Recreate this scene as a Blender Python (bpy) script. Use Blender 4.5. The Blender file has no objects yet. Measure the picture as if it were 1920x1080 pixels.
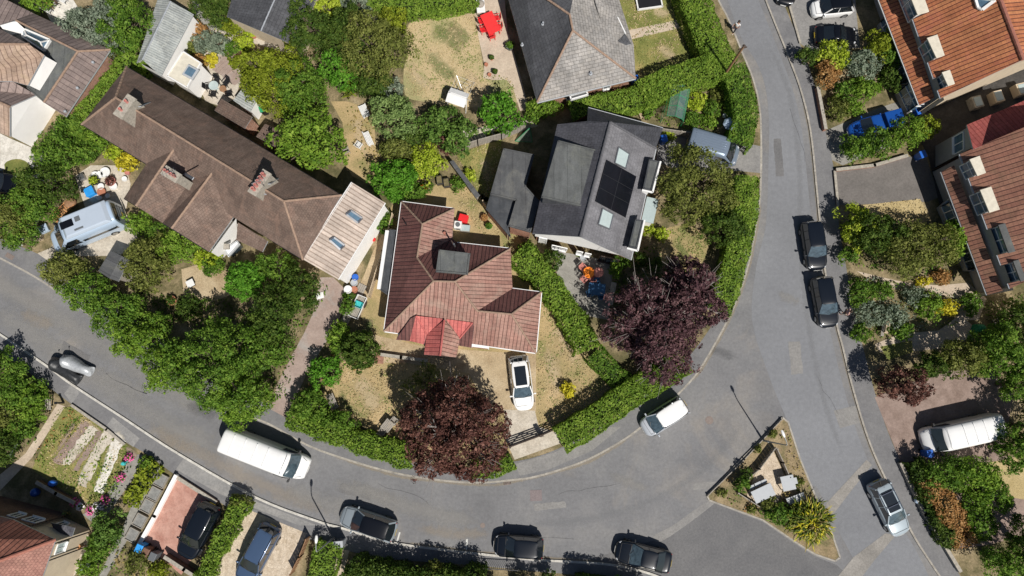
import bpy, bmesh, math, random
import numpy as np
from mathutils import Vector, Matrix
from mathutils.geometry import tessellate_polygon
R = math.radians
SC = bpy.context.scene
COL = SC.collection
rnd = random.Random(7)
# ------------------------------------------------------------------ camera geometry
F = 1280.0; TH = R(8.5); HC = 57.0
cT, sT = math.cos(TH), math.sin(TH)
def G(px, py, h=0.0):
    """world point at height h seen at photo pixel (px,py) of the 1920x1080 photo"""
    x = (px-960)/F; y = -(py-540)/F
    Y = y*cT + sT; Z = y*sT - cT
    t = (HC-h)/(-Z)
    return Vector((x*t, Y*t, h))
def GP(pts, h=0.0):
    return [G(p[0], p[1], p[2] if len(p) > 2 else h) for p in pts]
def cr(pts, n=6, closed=False):
    out = []; N = len(pts)
    rng = range(N if closed else N-1)
    for i in rng:
        g = (lambda k: pts[k % N]) if closed else (lambda k: pts[max(0, min(N-1, k))])
        p0, p1, p2, p3 = g(i-1), g(i), g(i+1), g(i+2)
        for j in range(n):
            t = j/n
            out.append(tuple(0.5*((2*p1[k])+(-p0[k]+p2[k])*t+(2*p0[k]-5*p1[k]+4*p2[k]-p3[k])*t*t+(-p0[k]+3*p1[k]-3*p2[k]+p3[k])*t**3) for k in (0, 1)))
    if not closed: out.append(tuple(pts[-1][:2]))
    return out
# ------------------------------------------------------------------ materials
MATS = {}
def _new(name):
    m = bpy.data.materials.new(name); m.use_nodes = True
    nt = m.node_tree; nt.nodes.clear()
    out = nt.nodes.new('ShaderNodeOutputMaterial'); MATS[name] = m
    return m, nt, out
def _ramp(nt, stops):
    r = nt.nodes.new('ShaderNodeValToRGB'); e = r.color_ramp.elements
    while len(e) < len(stops): e.new(0.5)
    for i, (p, c) in enumerate(stops):
        e[i].position = p; e[i].color = (*c[:3], 1)
    return r
def _noise(nt, scale, detail=4, rough=.6, vec=None, dist=0.0):
    n = nt.nodes.new('ShaderNodeTexNoise'); n.inputs['Scale'].default_value = scale
    n.inputs['Detail'].default_value = detail; n.inputs['Roughness'].default_value = rough
    n.inputs['Distortion'].default_value = dist
    if vec is not None: nt.links.new(vec, n.inputs['Vector'])
    return n
def _mix(nt, fac, a, b, mode='MIX'):
    m = nt.nodes.new('ShaderNodeMix'); m.data_type = 'RGBA'; m.blend_type = mode
    for s, v in ((0, fac), (6, a), (7, b)):
        if isinstance(v, (int, float)): m.inputs[s].default_value = v
        elif isinstance(v, tuple): m.inputs[s].default_value = (*v[:3], 1)
        else: nt.links.new(v, m.inputs[s])
    return m.outputs[2]
def plain(name, c, rough=.6, metal=0, coat=0, var=.12, scale=3.0, spec=.5, bump=0, bscale=20, dirt=None, dirt_amt=.4, trans=0, alpha=1):
    m, nt, out = _new(name)
    b = nt.nodes.new('ShaderNodeBsdfPrincipled')
    tc = nt.nodes.new('ShaderNodeTexCoord'); v = tc.outputs['Object']
    n = _noise(nt, scale, 5, .65, v)
    lo = tuple(x*(1-var) for x in c); hi = tuple(min(1, x*(1+var)) for x in c)
    r = _ramp(nt, [(.3, lo), (.7, hi)]); nt.links.new(n.outputs['Fac'], r.inputs[0])
    colr = r.outputs[0]
    if dirt:
        n2 = _noise(nt, scale*.4, 6, .7, v, .5)
        r2 = _ramp(nt, [(.45, (0, 0, 0)), (.68, (dirt_amt,)*3)]); nt.links.new(n2.outputs['Fac'], r2.inputs[0])
        colr = _mix(nt, r2.outputs[0], colr, dirt)
    nt.links.new(colr, b.inputs['Base Color'])
    b.inputs['Roughness'].default_value = rough; b.inputs['Metallic'].default_value = metal
    b.inputs['Coat Weight'].default_value = coat; b.inputs['Coat Roughness'].default_value = .05
    b.inputs['Specular IOR Level'].default_value = spec
    b.inputs['Transmission Weight'].default_value = trans
    b.inputs['Alpha'].default_value = alpha
    if bump:
        n3 = _noise(nt, bscale, 4, .6, v); bp = nt.nodes.new('ShaderNodeBump')
        bp.inputs['Strength'].default_value = bump; bp.inputs['Distance'].default_value = .03
        nt.links.new(n3.outputs['Fac'], bp.inputs['Height']); nt.links.new(bp.outputs[0], b.inputs['Normal'])
    nt.links.new(b.outputs[0], out.inputs[0]); return m
def ground(name, stops, scale=.5, stops2=None, scale2=6, bump=.3, patch=None, patch_scale=.25, patch_rng=(.5, .6), rough=.95, fine=.25, stretch=None, rot=0):
    """several octaves of mottling: large patches, medium stains, fine speckle"""
    m, nt, out = _new(name)
    b = nt.nodes.new('ShaderNodeBsdfPrincipled'); b.inputs['Roughness'].default_value = rough
    b.inputs['Specular IOR Level'].default_value = .25
    tc = nt.nodes.new('ShaderNodeTexCoord'); v = tc.outputs['Object']
    vs = v
    if stretch:
        mp = nt.nodes.new('ShaderNodeMapping'); mp.inputs['Scale'].default_value = stretch; mp.inputs['Rotation'].default_value = (0, 0, rot)
        nt.links.new(v, mp.inputs[0]); vs = mp.outputs[0]
    n = _noise(nt, scale, 8, .62, vs, .3)
    r = _ramp(nt, stops); nt.links.new(n.outputs['Fac'], r.inputs[0]); c = r.outputs[0]
    if patch:
        n4 = _noise(nt, patch_scale, 5, .6, v, .8)
        r4 = _ramp(nt, [(patch_rng[0], (0, 0, 0)), (patch_rng[1], (1, 1, 1))]); nt.links.new(n4.outputs['Fac'], r4.inputs[0])
        c = _mix(nt, r4.outputs[0], c, patch)
    n2 = _noise(nt, scale2, 6, .75, v)
    r2 = _ramp(nt, [(.3, (1-fine,)*3), (.7, (1+fine,)*3)]); nt.links.new(n2.outputs['Fac'], r2.inputs[0])
    c = _mix(nt, 1.0, c, r2.outputs[0], 'MULTIPLY')
    n5 = _noise(nt, 45, 3, .7, v)
    r5 = _ramp(nt, [(.3, (.8,)*3), (.7, (1.2,)*3)]); nt.links.new(n5.outputs['Fac'], r5.inputs[0])
    c = _mix(nt, 1.0, c, r5.outputs[0], 'MULTIPLY')
    nt.links.new(c, b.inputs['Base Color'])
    if bump:
        bp = nt.nodes.new('ShaderNodeBump'); bp.inputs['Strength'].default_value = bump; bp.inputs['Distance'].default_value = .04
        nt.links.new(n2.outputs['Fac'], bp.inputs['Height']); nt.links.new(bp.outputs[0], b.inputs['Normal'])
    nt.links.new(b.outputs[0], out.inputs[0]); return m
def tiles(name, c1, c2, groove, cw=.3, ch=.34, offset=0, gs=.03, lichen=None, lichen_amt=.5, lscale=.5, rowdark=.15, bump=.6, rough=.8, wave=True, squash=1):
    """roof covering laid out in the roof face's own metres (UV): courses, columns, weathering"""
    m, nt, out = _new(name)
    b = nt.nodes.new('ShaderNodeBsdfPrincipled'); b.inputs['Roughness'].default_value = rough
    b.inputs['Specular IOR Level'].default_value = .3
    uv = nt.nodes.new('ShaderNodeUVMap').outputs[0]
    tc = nt.nodes.new('ShaderNodeTexCoord'); ob = tc.outputs['Object']
    wn = _noise(nt, .8, 3, .6, ob); va = nt.nodes.new('ShaderNodeVectorMath'); va.operation = 'MULTIPLY_ADD'; va.inputs[1].default_value = (.09, .12, 0)
    nt.links.new(wn.outputs['Color'], va.inputs[0]); nt.links.new(uv, va.inputs[2]); uv = va.outputs[0]
    br = nt.nodes.new('ShaderNodeTexBrick'); nt.links.new(uv, br.inputs['Vector'])
    br.offset = offset; br.inputs['Scale'].default_value = 1
    br.inputs['Brick Width'].default_value = cw; br.inputs['Row Height'].default_value = ch if offset else 60
    br.inputs['Mortar Size'].default_value = gs; br.inputs['Mortar Smooth'].default_value = .6
    br.inputs['Color1'].default_value = (*c1, 1); br.inputs['Color2'].default_value = (*c2, 1); br.inputs['Mortar'].default_value = (*groove, 1)
    c = br.outputs['Color']
    if not offset and ch < 5:                                # per-tile tone and a soft shadow line at every course
        b2 = nt.nodes.new('ShaderNodeTexBrick'); nt.links.new(uv, b2.inputs['Vector']); b2.offset = 0; b2.inputs['Scale'].default_value = 1
        b2.inputs['Brick Width'].default_value = cw; b2.inputs['Row Height'].default_value = ch; b2.inputs['Mortar Size'].default_value = .035; b2.inputs['Mortar Smooth'].default_value = 1
        b2.inputs['Color1'].default_value = (.93, .93, .93, 1); b2.inputs['Color2'].default_value = (1.08, 1.07, 1.05, 1); b2.inputs['Mortar'].default_value = (.78, .76, .76, 1)
        c = _mix(nt, 1.0, c, b2.outputs['Color'], 'MULTIPLY')
    n = _noise(nt, .6, 6, .65, ob, .6)
    r = _ramp(nt, [(.3, (.72,)*3), (.7, (1.25,)*3)]); nt.links.new(n.outputs['Fac'], r.inputs[0])
    c = _mix(nt, 1.0, c, r.outputs[0], 'MULTIPLY')
    # streaks down the slope
    mp = nt.nodes.new('ShaderNodeMapping'); mp.inputs['Scale'].default_value = (3.0, .35, 1); nt.links.new(uv, mp.inputs[0])
    n3 = _noise(nt, 1.0, 5, .7, mp.outputs[0]); r3 = _ramp(nt, [(.3, (.82,)*3), (.7, (1.18,)*3)]); nt.links.new(n3.outputs['Fac'], r3.inputs[0])
    c = _mix(nt, 1.0, c, r3.outputs[0], 'MULTIPLY')
    if lichen:
        n2 = _noise(nt, lscale, 8, .72, ob, .8)
        r2 = _ramp(nt, [(.5, (0, 0, 0)), (.66, (lichen_amt,)*3)]); nt.links.new(n2.outputs['Fac'], r2.inputs[0])
        c = _mix(nt, r2.outputs[0], c, lichen)
    n6 = _noise(nt, 9, 4, .7, ob); r6 = _ramp(nt, [(.3, (.85,)*3), (.7, (1.15,)*3)]); nt.links.new(n6.outputs['Fac'], r6.inputs[0])
    c = _mix(nt, 1.0, c, r6.outputs[0], 'MULTIPLY')
    nt.links.new(c, b.inputs['Base Color'])
    bp = nt.nodes.new('ShaderNodeBump'); bp.inputs['Strength'].default_value = bump; bp.inputs['Distance'].default_value = .05; bp.invert = True
    nt.links.new(br.outputs['Fac'], bp.inputs['Height']); nt.links.new(bp.outputs[0], b.inputs['Normal'])
    nt.links.new(b.outputs[0], out.inputs[0]); return m
def leafmat(name, dark, mid, light, trans=.25, patch=.35):
    m, nt, out = _new(name)
    ge = nt.nodes.new('ShaderNodeNewGeometry'); tc = nt.nodes.new('ShaderNodeTexCoord')
    n = _noise(nt, 1.1, 6, .7, tc.outputs['Object'])
    ma = nt.nodes.new('ShaderNodeMath'); ma.operation = 'MULTIPLY_ADD'; ma.inputs[1].default_value = .42; nt.links.new(ge.outputs['Random Per Island'], ma.inputs[0])
    mb = nt.nodes.new('ShaderNodeMath'); mb.operation = 'MULTIPLY_ADD'; mb.inputs[1].default_value = 1.7; mb.inputs[2].default_value = -.55
    nt.links.new(n.outputs['Fac'], mb.inputs[0]); nt.links.new(mb.outputs[0], ma.inputs[2])
    r = _ramp(nt, [(0.05, dark), (.45, mid), (.95, light)]); nt.links.new(ma.outputs[0], r.inputs[0])
    d = nt.nodes.new('ShaderNodeBsdfPrincipled'); nt.links.new(r.outputs[0], d.inputs['Base Color'])
    d.inputs['Roughness'].default_value = .6; d.inputs['Specular IOR Level'].default_value = .14
    t = nt.nodes.new('ShaderNodeBsdfTranslucent')
    c2 = _mix(nt, 1.0, r.outputs[0], (1.1, 1.25, .6), 'MULTIPLY'); nt.links.new(c2, t.inputs[0])
    mx = nt.nodes.new('ShaderNodeMixShader'); mx.inputs[0].default_value = trans
    nt.links.new(d.outputs[0], mx.inputs[1]); nt.links.new(t.outputs[0], mx.inputs[2])
    nt.links.new(mx.outputs[0], out.inputs[0]); return m
# ------------------------------------------------------------------ mesh builder
class MB:
    def __init__(s): s.v = []; s.f = []; s.m = []
    def add(s, vs, fs, mi=0):
        o = len(s.v); s.v += [tuple(v) for v in vs]
        for f in fs: s.f.append(tuple(i+o for i in f)); s.m.append(mi)
        return s
    def box(s, c, d, rz=0, mi=0, taper=1.0):
        cx, cy, cz = c; x, y, z = d[0]/2, d[1]/2, d[2]/2; co, si = math.cos(rz), math.sin(rz)
        vs = []
        for k, (a, b_, e) in enumerate(((-1,-1,-1),(1,-1,-1),(1,1,-1),(-1,1,-1),(-1,-1,1),(1,-1,1),(1,1,1),(-1,1,1))):
            t = taper if e > 0 else 1
            X, Y = a*x*t, b_*y*t
            vs.append((cx+X*co-Y*si, cy+X*si+Y*co, cz+e*z))
        return s.add(vs, [(0,3,2,1),(4,5,6,7),(0,1,5,4),(1,2,6,5),(2,3,7,6),(3,0,4,7)], mi)
    def bar(s, a, b, w, h=None, mi=0):
        """square bar from a to b"""
        a = Vector(a); b = Vector(b); h = h or w; d = (b-a)
        if d.length < 1e-6: return s
        d.normalize(); up = Vector((0,0,1)) if abs(d.z) < .95 else Vector((1,0,0))
        sd = d.cross(up).normalized(); u = sd.cross(d).normalized()
        vs = [p+sd*i*w/2+u*j*h/2 for p in (a, b) for (i, j) in ((-1,-1),(1,-1),(1,1),(-1,1))]
        return s.add(vs, [(0,1,2,3),(7,6,5,4),(0,4,5,1),(1,5,6,2),(2,6,7,3),(3,7,4,0)], mi)
    def cyl(s, a, b, r0, r1=None, n=10, mi=0, cap=True):
        a = Vector(a); b = Vector(b); r1 = r0 if r1 is None else r1; d = (b-a)
        if d.length < 1e-6: return s
        d.normalize(); up = Vector((0,0,1)) if abs(d.z) < .95 else Vector((1,0,0))
        sd = d.cross(up).normalized(); u = sd.cross(d).normalized(); vs = []
        for p, r in ((a, r0), (b, r1)):
            for i in range(n):
                t = 2*math.pi*i/n; vs.append(p+sd*math.cos(t)*r+u*math.sin(t)*r)
        fs = [(i, (i+1) % n, n+(i+1) % n, n+i) for i in range(n)]
        if cap: fs += [tuple(reversed(range(n))), tuple(range(n, 2*n))]
        return s.add(vs, fs, mi)
    def lathe(s, c, prof, n=14, mi=0):
        vs = []; fs = []; m = len(prof)
        for r, z in prof:
            for i in range(n):
                t = 2*math.pi*i/n; vs.append((c[0]+r*math.cos(t), c[1]+r*math.sin(t), c[2]+z))
        for k in range(m-1):
            for i in range(n): fs.append((k*n+i, k*n+(i+1) % n, (k+1)*n+(i+1) % n, (k+1)*n+i))
        fs.append(tuple(reversed(range(n)))); fs.append(tuple(range((m-1)*n, m*n)))
        return s.add(vs, fs, mi)
    def prism(s, pts, z0, z1, mi=0, side=None, bottom=True):
        P = [(p[0], p[1]) for p in pts]; n = len(P)
        ar = sum(P[i][0]*P[(i+1) % n][1]-P[(i+1) % n][0]*P[i][1] for i in range(n))
        if ar < 0: P.reverse()
        vs = [(x, y, z0) for x, y in P]+[(x, y, z1) for x, y in P]
        tri = tessellate_polygon([[Vector((x, y, 0)) for x, y in P]])
        o = len(s.v)
        def up(t):
            a, b, c = (Vector((*P[i], 0)) for i in t)
            return t if (b-a).cross(c-a).z > 0 else t[::-1]
        tri = [up(t) for t in tri]
        s.add(vs, [tuple(i+n for i in t) for t in tri]+([tuple(reversed(t)) for t in tri] if bottom else []), mi)
        for i in range(n):
            j = (i+1) % n; s.f.append((o+i, o+j, o+n+j, o+n+i)); s.m.append(mi if side is None else side)
        return s
    def sheet(s, pts, z, mi=0):
        P = [Vector((p[0], p[1], 0)) for p in pts]
        tri = tessellate_polygon([P]); fs = []
        for t in tri:
            a, b, c = (P[i] for i in t); fs.append(t if (b-a).cross(c-a).z > 0 else t[::-1])
        return s.add([(p.x, p.y, z) for p in P], fs, mi)
    def poly(s, pts, mi=0): return s.add(pts, [tuple(range(len(pts)))], mi)
    def grid(s, rows, mi=0, closed=False):
        n = len(rows[0]); vs = [p for r in rows for p in r]; fs = []
        for k in range(len(rows)-1):
            for i in range(n if closed else n-1):
                j = (i+1) % n; fs.append((k*n+i, k*n+j, (k+1)*n+j, (k+1)*n+i))
        return s.add(vs, fs, mi)
    def build(s, name, mats, parent=None, smooth=False, subsurf=0, bevel=0, loc=None, uv=False):
        if not isinstance(mats, (list, tuple)): mats = [mats]
        off = Vector((0,0,0))
        if loc is not None: off = Vector(loc)
        elif parent is not None and parent.get('_w'):
            off = WLOC[parent.name]
        me = bpy.data.meshes.new(name)
        me.from_pydata([(v[0]-off.x, v[1]-off.y, v[2]-off.z) for v in s.v], [], s.f)
        for m in mats: me.materials.append(MATS[m] if isinstance(m, str) else m)
        me.polygons.foreach_set('material_index', s.m)
        if smooth: me.polygons.foreach_set('use_smooth', [True]*len(s.f))
        if uv: face_uv(me)
        me.update()
        o = bpy.data.objects.new(name, me); COL.objects.link(o)
        if parent is not None: o.parent = parent
        elif loc is not None: o.location = off
        if parent is not None and parent.get('_w'):
            o['_w'] = 1; WLOC[o.name] = off.copy()
        if bevel:
            b = o.modifiers.new('b', 'BEVEL'); b.width = bevel; b.segments = 2; b.limit_method = 'ANGLE'
        if subsurf:
            b = o.modifiers.new('s', 'SUBSURF'); b.levels = b.render_levels = subsurf
        return o
def face_uv(me, grp=None):
    uvl = me.uv_layers.get('UVMap') or me.uv_layers.new(name='UVMap'); gn = {}
    if grp:
        for p in me.polygons[:len(grp)]: gn[grp[p.index]] = gn.get(grp[p.index], Vector((0, 0, 0)))+p.normal*p.area
    for p in me.polygons:
        n = gn[grp[p.index]].normalized() if grp and p.index < len(grp) else p.normal
        h = Vector((0,0,1)).cross(n)
        h = h.normalized() if h.length > 1e-3 else Vector((1,0,0))
        u = n.cross(h)
        for li in p.loop_indices:
            co = me.vertices[me.loops[li].vertex_index].co
            uvl.data[li].uv = (co.dot(h)+200, co.dot(u)+330)
WLOC = {}
def empty(name, loc, label, cat, group=None, rz=0, world=True):
    o = bpy.data.objects.new(name, None); COL.objects.link(o); o.empty_display_size = .3
    o.location = Vector(loc)
    o.rotation_euler = (0, 0, rz); tag(o, label, cat, group)
    if world: o['_w'] = 1; WLOC[o.name] = Vector(loc)
    return o
def tag(o, label=None, cat=None, group=None, kind=None):
    if label: o['label'] = label
    if cat: o['category'] = cat
    if group: o['group'] = group
    if kind: o['kind'] = kind
    return o
def struct(name, mb, mat, **k):
    o = mb.build(name, mat, **k); o['kind'] = 'structure'; return o
# ------------------------------------------------------------------ foliage
def leaf_mesh(name, pos, nor, size, mat, aspect=1.7, seed=0, off=None, mats=None, midx=None):
    """many small folded leaf faces: pos (N,3), nor (N,3), size (N,)"""
    rg = np.random.default_rng(seed); N = len(pos)
    nor = nor/(np.linalg.norm(nor, axis=1, keepdims=True)+1e-9)
    r = rg.normal(size=(N, 3)); t = r-(r*nor).sum(1, keepdims=True)*nor; t /= (np.linalg.norm(t, axis=1, keepdims=True)+1e-9)
    b = np.cross(nor, t); s = size[:, None]
    v = np.empty((N, 4, 3)); 
    v[:, 0] = pos-t*s*aspect*.5; v[:, 1] = pos+b*s*.5+nor*s*.12; v[:, 2] = pos+t*s*aspect*.5; v[:, 3] = pos-b*s*.5+nor*s*.12
    if off is not None: v -= np.array(off)[None, None]
    return _quads(name, v, mat, midx)
def _quads(name, v, mat, midx=None):
    N = len(v); me = bpy.data.meshes.new(name)
    me.vertices.add(N*4); me.vertices.foreach_set('co', v.reshape(-1).astype(np.float32))
    me.loops.add(N*4); me.loops.foreach_set('vertex_index', np.arange(N*4, dtype=np.int32))
    me.polygons.add(N); me.polygons.foreach_set('loop_start', np.arange(0, N*4, 4, dtype=np.int32)); me.polygons.foreach_set('loop_total', np.full(N, 4, dtype=np.int32))
    for m in (mat if isinstance(mat, (list, tuple)) else [mat]): me.materials.append(MATS[m])
    if midx is not None: me.polygons.foreach_set('material_index', midx.astype(np.int32))
    me.update(calc_edges=True); 
    return me
def child(name, me, parent):
    o = bpy.data.objects.new(name, me); COL.objects.link(o); o.parent = parent; return o
def clump_points(rg, C, rad, nleaf, rc, low=-.25, lump=.22, spread=.6):
    """leaf positions on many small clumps spread through the outer crown"""
    rad = np.array(rad); area = 2*math.pi*rad[0]*rad[1]*1.5
    k = max(8, int(area/(rc*rc*1.35)))
    d = rg.normal(size=(k*3, 3)); d /= np.linalg.norm(d, axis=1, keepdims=True); d = d[d[:, 2] > low][:k]; k = len(d)
    ph = rg.uniform(0, 6.28, 4); am = rg.uniform(.4, 1, 4)*lump
    th = np.arctan2(d[:, 1], d[:, 0])
    f = 1+am[0]*np.sin(2*th+ph[0])*.6+am[1]*np.sin(3*th+ph[1]+d[:, 2]*3)+am[2]*.7*np.sin(5*th+ph[2])+rg.normal(size=k)*.06
    cp = d*rad[None]*(f-.55*rc/rad.mean())[:, None]*np.where(rg.random(k) < .3, rg.uniform(.35, .8, k), rg.uniform(.82, 1.02, k))[:, None]
    cr_ = rc*rg.uniform(.6, 1.3, k)
    i = rg.choice(k, nleaf, p=cr_**2/(cr_**2).sum())
    e = rg.normal(size=(nleaf, 3)); e /= np.linalg.norm(e, axis=1, keepdims=True)
    e = e+.7*d[i]; e[:, 2] += .25; e /= np.linalg.norm(e, axis=1, keepdims=True)
    pos = cp[i]+e*cr_[i][:, None]*(1-spread*rg.random(nleaf)**1.5)[:, None]
    nor = e+rg.normal(size=(nleaf, 3))*.55
    return pos+np.array(C)[None], nor, cp+np.array(C)[None]
def limbs(mb, base, top, targets, r0, rg, n=7):
    base = Vector(base); top = Vector(top)
    mb.cyl(base, top, r0, r0*.6, n=8)
    for t in targets:
        t = Vector(t); s = base.lerp(top, .45+.5*rg.random()); m = s.lerp(t, .5)+Vector((0, 0, .12*(t-s).length))
        mb.cyl(s, m, r0*.4, r0*.25, n=5, cap=False); mb.cyl(m, t, r0*.25, r0*.07, n=5, cap=False)
        for q in range(2):
            e = t+Vector(rg.normal(size=3))*.35*(t-m).length*.5
            mb.cyl(m.lerp(t, .4), e, r0*.14, r0*.04, n=4, cap=False)
SEED = [100]
LEAFTOT = [0]
def tree(px, py, r, h, mat, label, cat='tree', name=None, ry=None, group=None, leaf=.094, dens=1.0, rc=None, flat=.55, bark='bark', lump=.2, limb_n=14, base=.0, hc=None, twigs=0):
    """crown centred on the photo pixel at crown height; r in photo pixels"""
    SEED[0] += 1; rg = np.random.default_rng(SEED[0])
    name = name or ('tree' if cat == 'tree' else 'shrub')
    hc = h*.55 if hc is None else hc
    c = G(px, py, hc); m = (G(px+1, py, hc)-c).length; rx = r*m; ryy = (ry or r)*m; rz = min(h-hc, max(rx, ryy)*1.1)
    C = (c.x, c.y, hc)
    rc = rc or max(.2, min(.62, .16*rx+.12))
    n = int(2*math.pi*rx*ryy*.75*(.5+.5*rz/max(rx, .1))*74*dens*(.21/leaf)**2)
    n = max(160, min(n, 80000)); LEAFTOT[0] += n
    pos, nor, cp = clump_points(rg, C, (rx, ryy, rz), n, rc, lump=lump)
    pos[:, 2] = np.maximum(pos[:, 2], .15)
    o = empty(name, (c.x, c.y, .1), label, cat, group)
    me = leaf_mesh('crown', pos, nor, leaf*np.clip(rg.lognormal(-.05, .38, n), .4, 2.2), mat, seed=SEED[0], off=(c.x, c.y, .1))
    child('crown' if cat == 'tree' else 'foliage', me, o)
    tb = MB(); r0 = .035*h+.03*rx
    tg = [cp[rg.integers(len(cp))] for _ in range(limb_n)]
    tb_top = (c.x, c.y, max(.3, hc*.9))
    limbs(tb, (c.x, c.y, 0), tb_top, tg, r0, rg)
    for q in range(twigs):                                   # pale bare twigs that break the surface of the crown
        a = Vector(cp[rg.integers(len(cp))]); d = (a-Vector(C)).normalized(); a = a+d*.1; tb.cyl(tb_top, a-d*.45, .035, .02, n=4, cap=False)
        for w in range(3):
            e = a+(d+Vector(rg.normal(size=3))*.6)*rg.uniform(.4, .9); tb.cyl(a-d*.5, e, .022, .008, n=4, cap=False)
    tb.build('trunk' if cat == 'tree' else 'stem', bark, o)
    return o
def hedge(path, w, h, mat, label, leaf=.088, dens=1.0, name='hedge', cat='hedge', rough=.085, group=None, round_=.35):
    """clipped hedge along a path of photo pixels read at its top; width in metres"""
    SEED[0] += 1; rg = np.random.default_rng(SEED[0])
    P = np.array([tuple(G(x, y, h))[:2] for x, y in cr(path, 6)]); seg = np.linalg.norm(np.diff(P, axis=0), axis=1); L = seg.sum(); cum = np.concatenate([[0], np.cumsum(seg)])
    per = w+2*h*.8; n = int(L*per*88*dens*(.17/leaf)**2*.8); LEAFTOT[0] += n
    s = rg.uniform(-w*.3, L+w*.3, n); sc = np.clip(s, 0, L-1e-3); i = np.clip(np.searchsorted(cum, sc, side='right')-1, 0, len(seg)-1)
    T = (P[i+1]-P[i])/seg[i][:, None]; base = P[i]+T*(sc-cum[i])[:, None]; Nn = np.stack([-T[:, 1], T[:, 0]], 1)
    u = rg.uniform(-1, 1, n)*(w/2+h*.8); 
    side = np.abs(u) > w/2
    x = np.where(side, np.sign(u)*w/2, u); z = np.where(side, h-(np.abs(u)-w/2)/.8, h)
    # rounded shoulders, bulges
    x = x*(1-.0*z); edge = np.clip((np.abs(x)-w/2+round_)/round_, 0, 1); z = np.where(side, z, z-round_*.5*edge**2)
    bul = .5*np.sin(s*1.9+rg.uniform(0, 6))+.5*np.sin(s*3.7+x*2.1+rg.uniform(0, 6))+.4*np.sin(s*.7+1.3)
    z = z+np.where(side, 0, rough*bul)+rg.normal(size=n)*rough*.45; x = x+np.where(side, np.sign(u)*rough*bul, 0)+rg.normal(size=n)*rough*.35
    z = np.clip(z, .12, None); endz = np.clip((s-sc), -1, 1)
    pos = np.stack([base[:, 0]+Nn[:, 0]*x+T[:, 0]*(s-sc)*.9, base[:, 1]+Nn[:, 1]*x+T[:, 1]*(s-sc)*.9, z-np.abs(endz)*.5*rg.random(n)], 1)
    nz = np.where(side, .25, 1.0)[:, None]*np.array([[0, 0, 1.]]); sd = np.where(side, np.sign(u), 0)[:, None]*np.concatenate([Nn, np.zeros((n, 1))], 1)
    nor = nz+sd+rg.normal(size=(n, 3))*.55
    c = P[len(P)//2]; o = empty(name, (c[0], c[1], .1), label, cat, group)
    child('foliage', leaf_mesh('foliage', pos, nor, leaf*np.clip(rg.lognormal(-.05, .38, n), .4, 2.2), mat, seed=SEED[0], off=(c[0], c[1], .1)), o)
    mb = MB(); k = .32*w; rows = []
    for j in range(len(P)):
        t = P[min(j+1, len(P)-1)]-P[max(j-1, 0)]; t /= np.linalg.norm(t)+1e-9; q = np.array([-t[1], t[0]])
        a = P[j]+q*k; b = P[j]-q*k
        rows.append([(a[0], a[1], .05), (a[0]*.9+b[0]*.1, a[1]*.9+b[1]*.1, h*.78), (b[0]*.9+a[0]*.1, b[1]*.9+a[1]*.1, h*.78), (b[0], b[1], .05)])
    mb.grid(rows); mb.poly(rows[0]); mb.poly(rows[-1][::-1]); mb.build('branches', 'hedge_core', o)
    return o
def inpoly(pts, x, y):
    c = np.zeros(len(x), bool); n = len(pts); j = n-1
    for i in range(n):
        xi, yi = pts[i]; xj, yj = pts[j]
        c ^= ((yi > y) != (yj > y)) & (x < (xj-xi)*(y-yi)/(yj-yi+1e-12)+xi); j = i
    return c
def cover(poly, h, mats, name='ground_cover', dens=80, leaf=.11, bump=.6, z0=.12, weights=None, label=None, cat='ground cover', stuff=True):
    """low vegetation nobody could count"""
    SEED[0] += 1; rg = np.random.default_rng(SEED[0]); P = [tuple(G(x, y))[:2] for x, y in poly]
    xs, ys = zip(*P); A = 0.0
    for i in range(len(P)): A += P[i][0]*P[(i+1) % len(P)][1]-P[(i+1) % len(P)][0]*P[i][1]
    A = abs(A)/2; n = int(A*dens); bb = (max(xs)-min(xs))*(max(ys)-min(ys)); k = int(n*bb/A)
    x = rg.uniform(min(xs), max(xs), k); y = rg.uniform(min(ys), max(ys), k); q = inpoly(P, x, y); x = x[q]; y = y[q]; n = len(x); LEAFTOT[0] += n
    f = .5+.25*np.sin(x*2.3+y*1.1+SEED[0])+.25*np.sin(y*2.9-x*1.7)+.3*np.sin(x*5.1+3*np.sin(y*4.3)); f = np.clip(f, 0, 1.3)
    keep = rg.random(n) < np.clip(f+.35, 0, 1); x, y, f = x[keep], y[keep], f[keep]; n = len(x)
    z = z0+h*f*rg.uniform(.5, 1, n); pos = np.stack([x, y, z], 1); nor = rg.normal(size=(n, 3))*.6+np.array([[0, 0, 1.]])
    mi = None
    if len(mats) > 1:
        g = .5+.5*np.sin(x*1.3+SEED[0]*1.7+2*np.sin(y*.9)); mi = np.clip(((g*.7+rg.random(n)*.3)*len(mats)).astype(int), 0, len(mats)-1)
    me = leaf_mesh(name, pos, nor, leaf*rg.uniform(.5, 1.4, n), mats, seed=SEED[0], midx=mi)
    o = bpy.data.objects.new(name, me); COL.objects.link(o)
    if stuff: tag(o, label, cat, kind='stuff')
    return o
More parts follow.
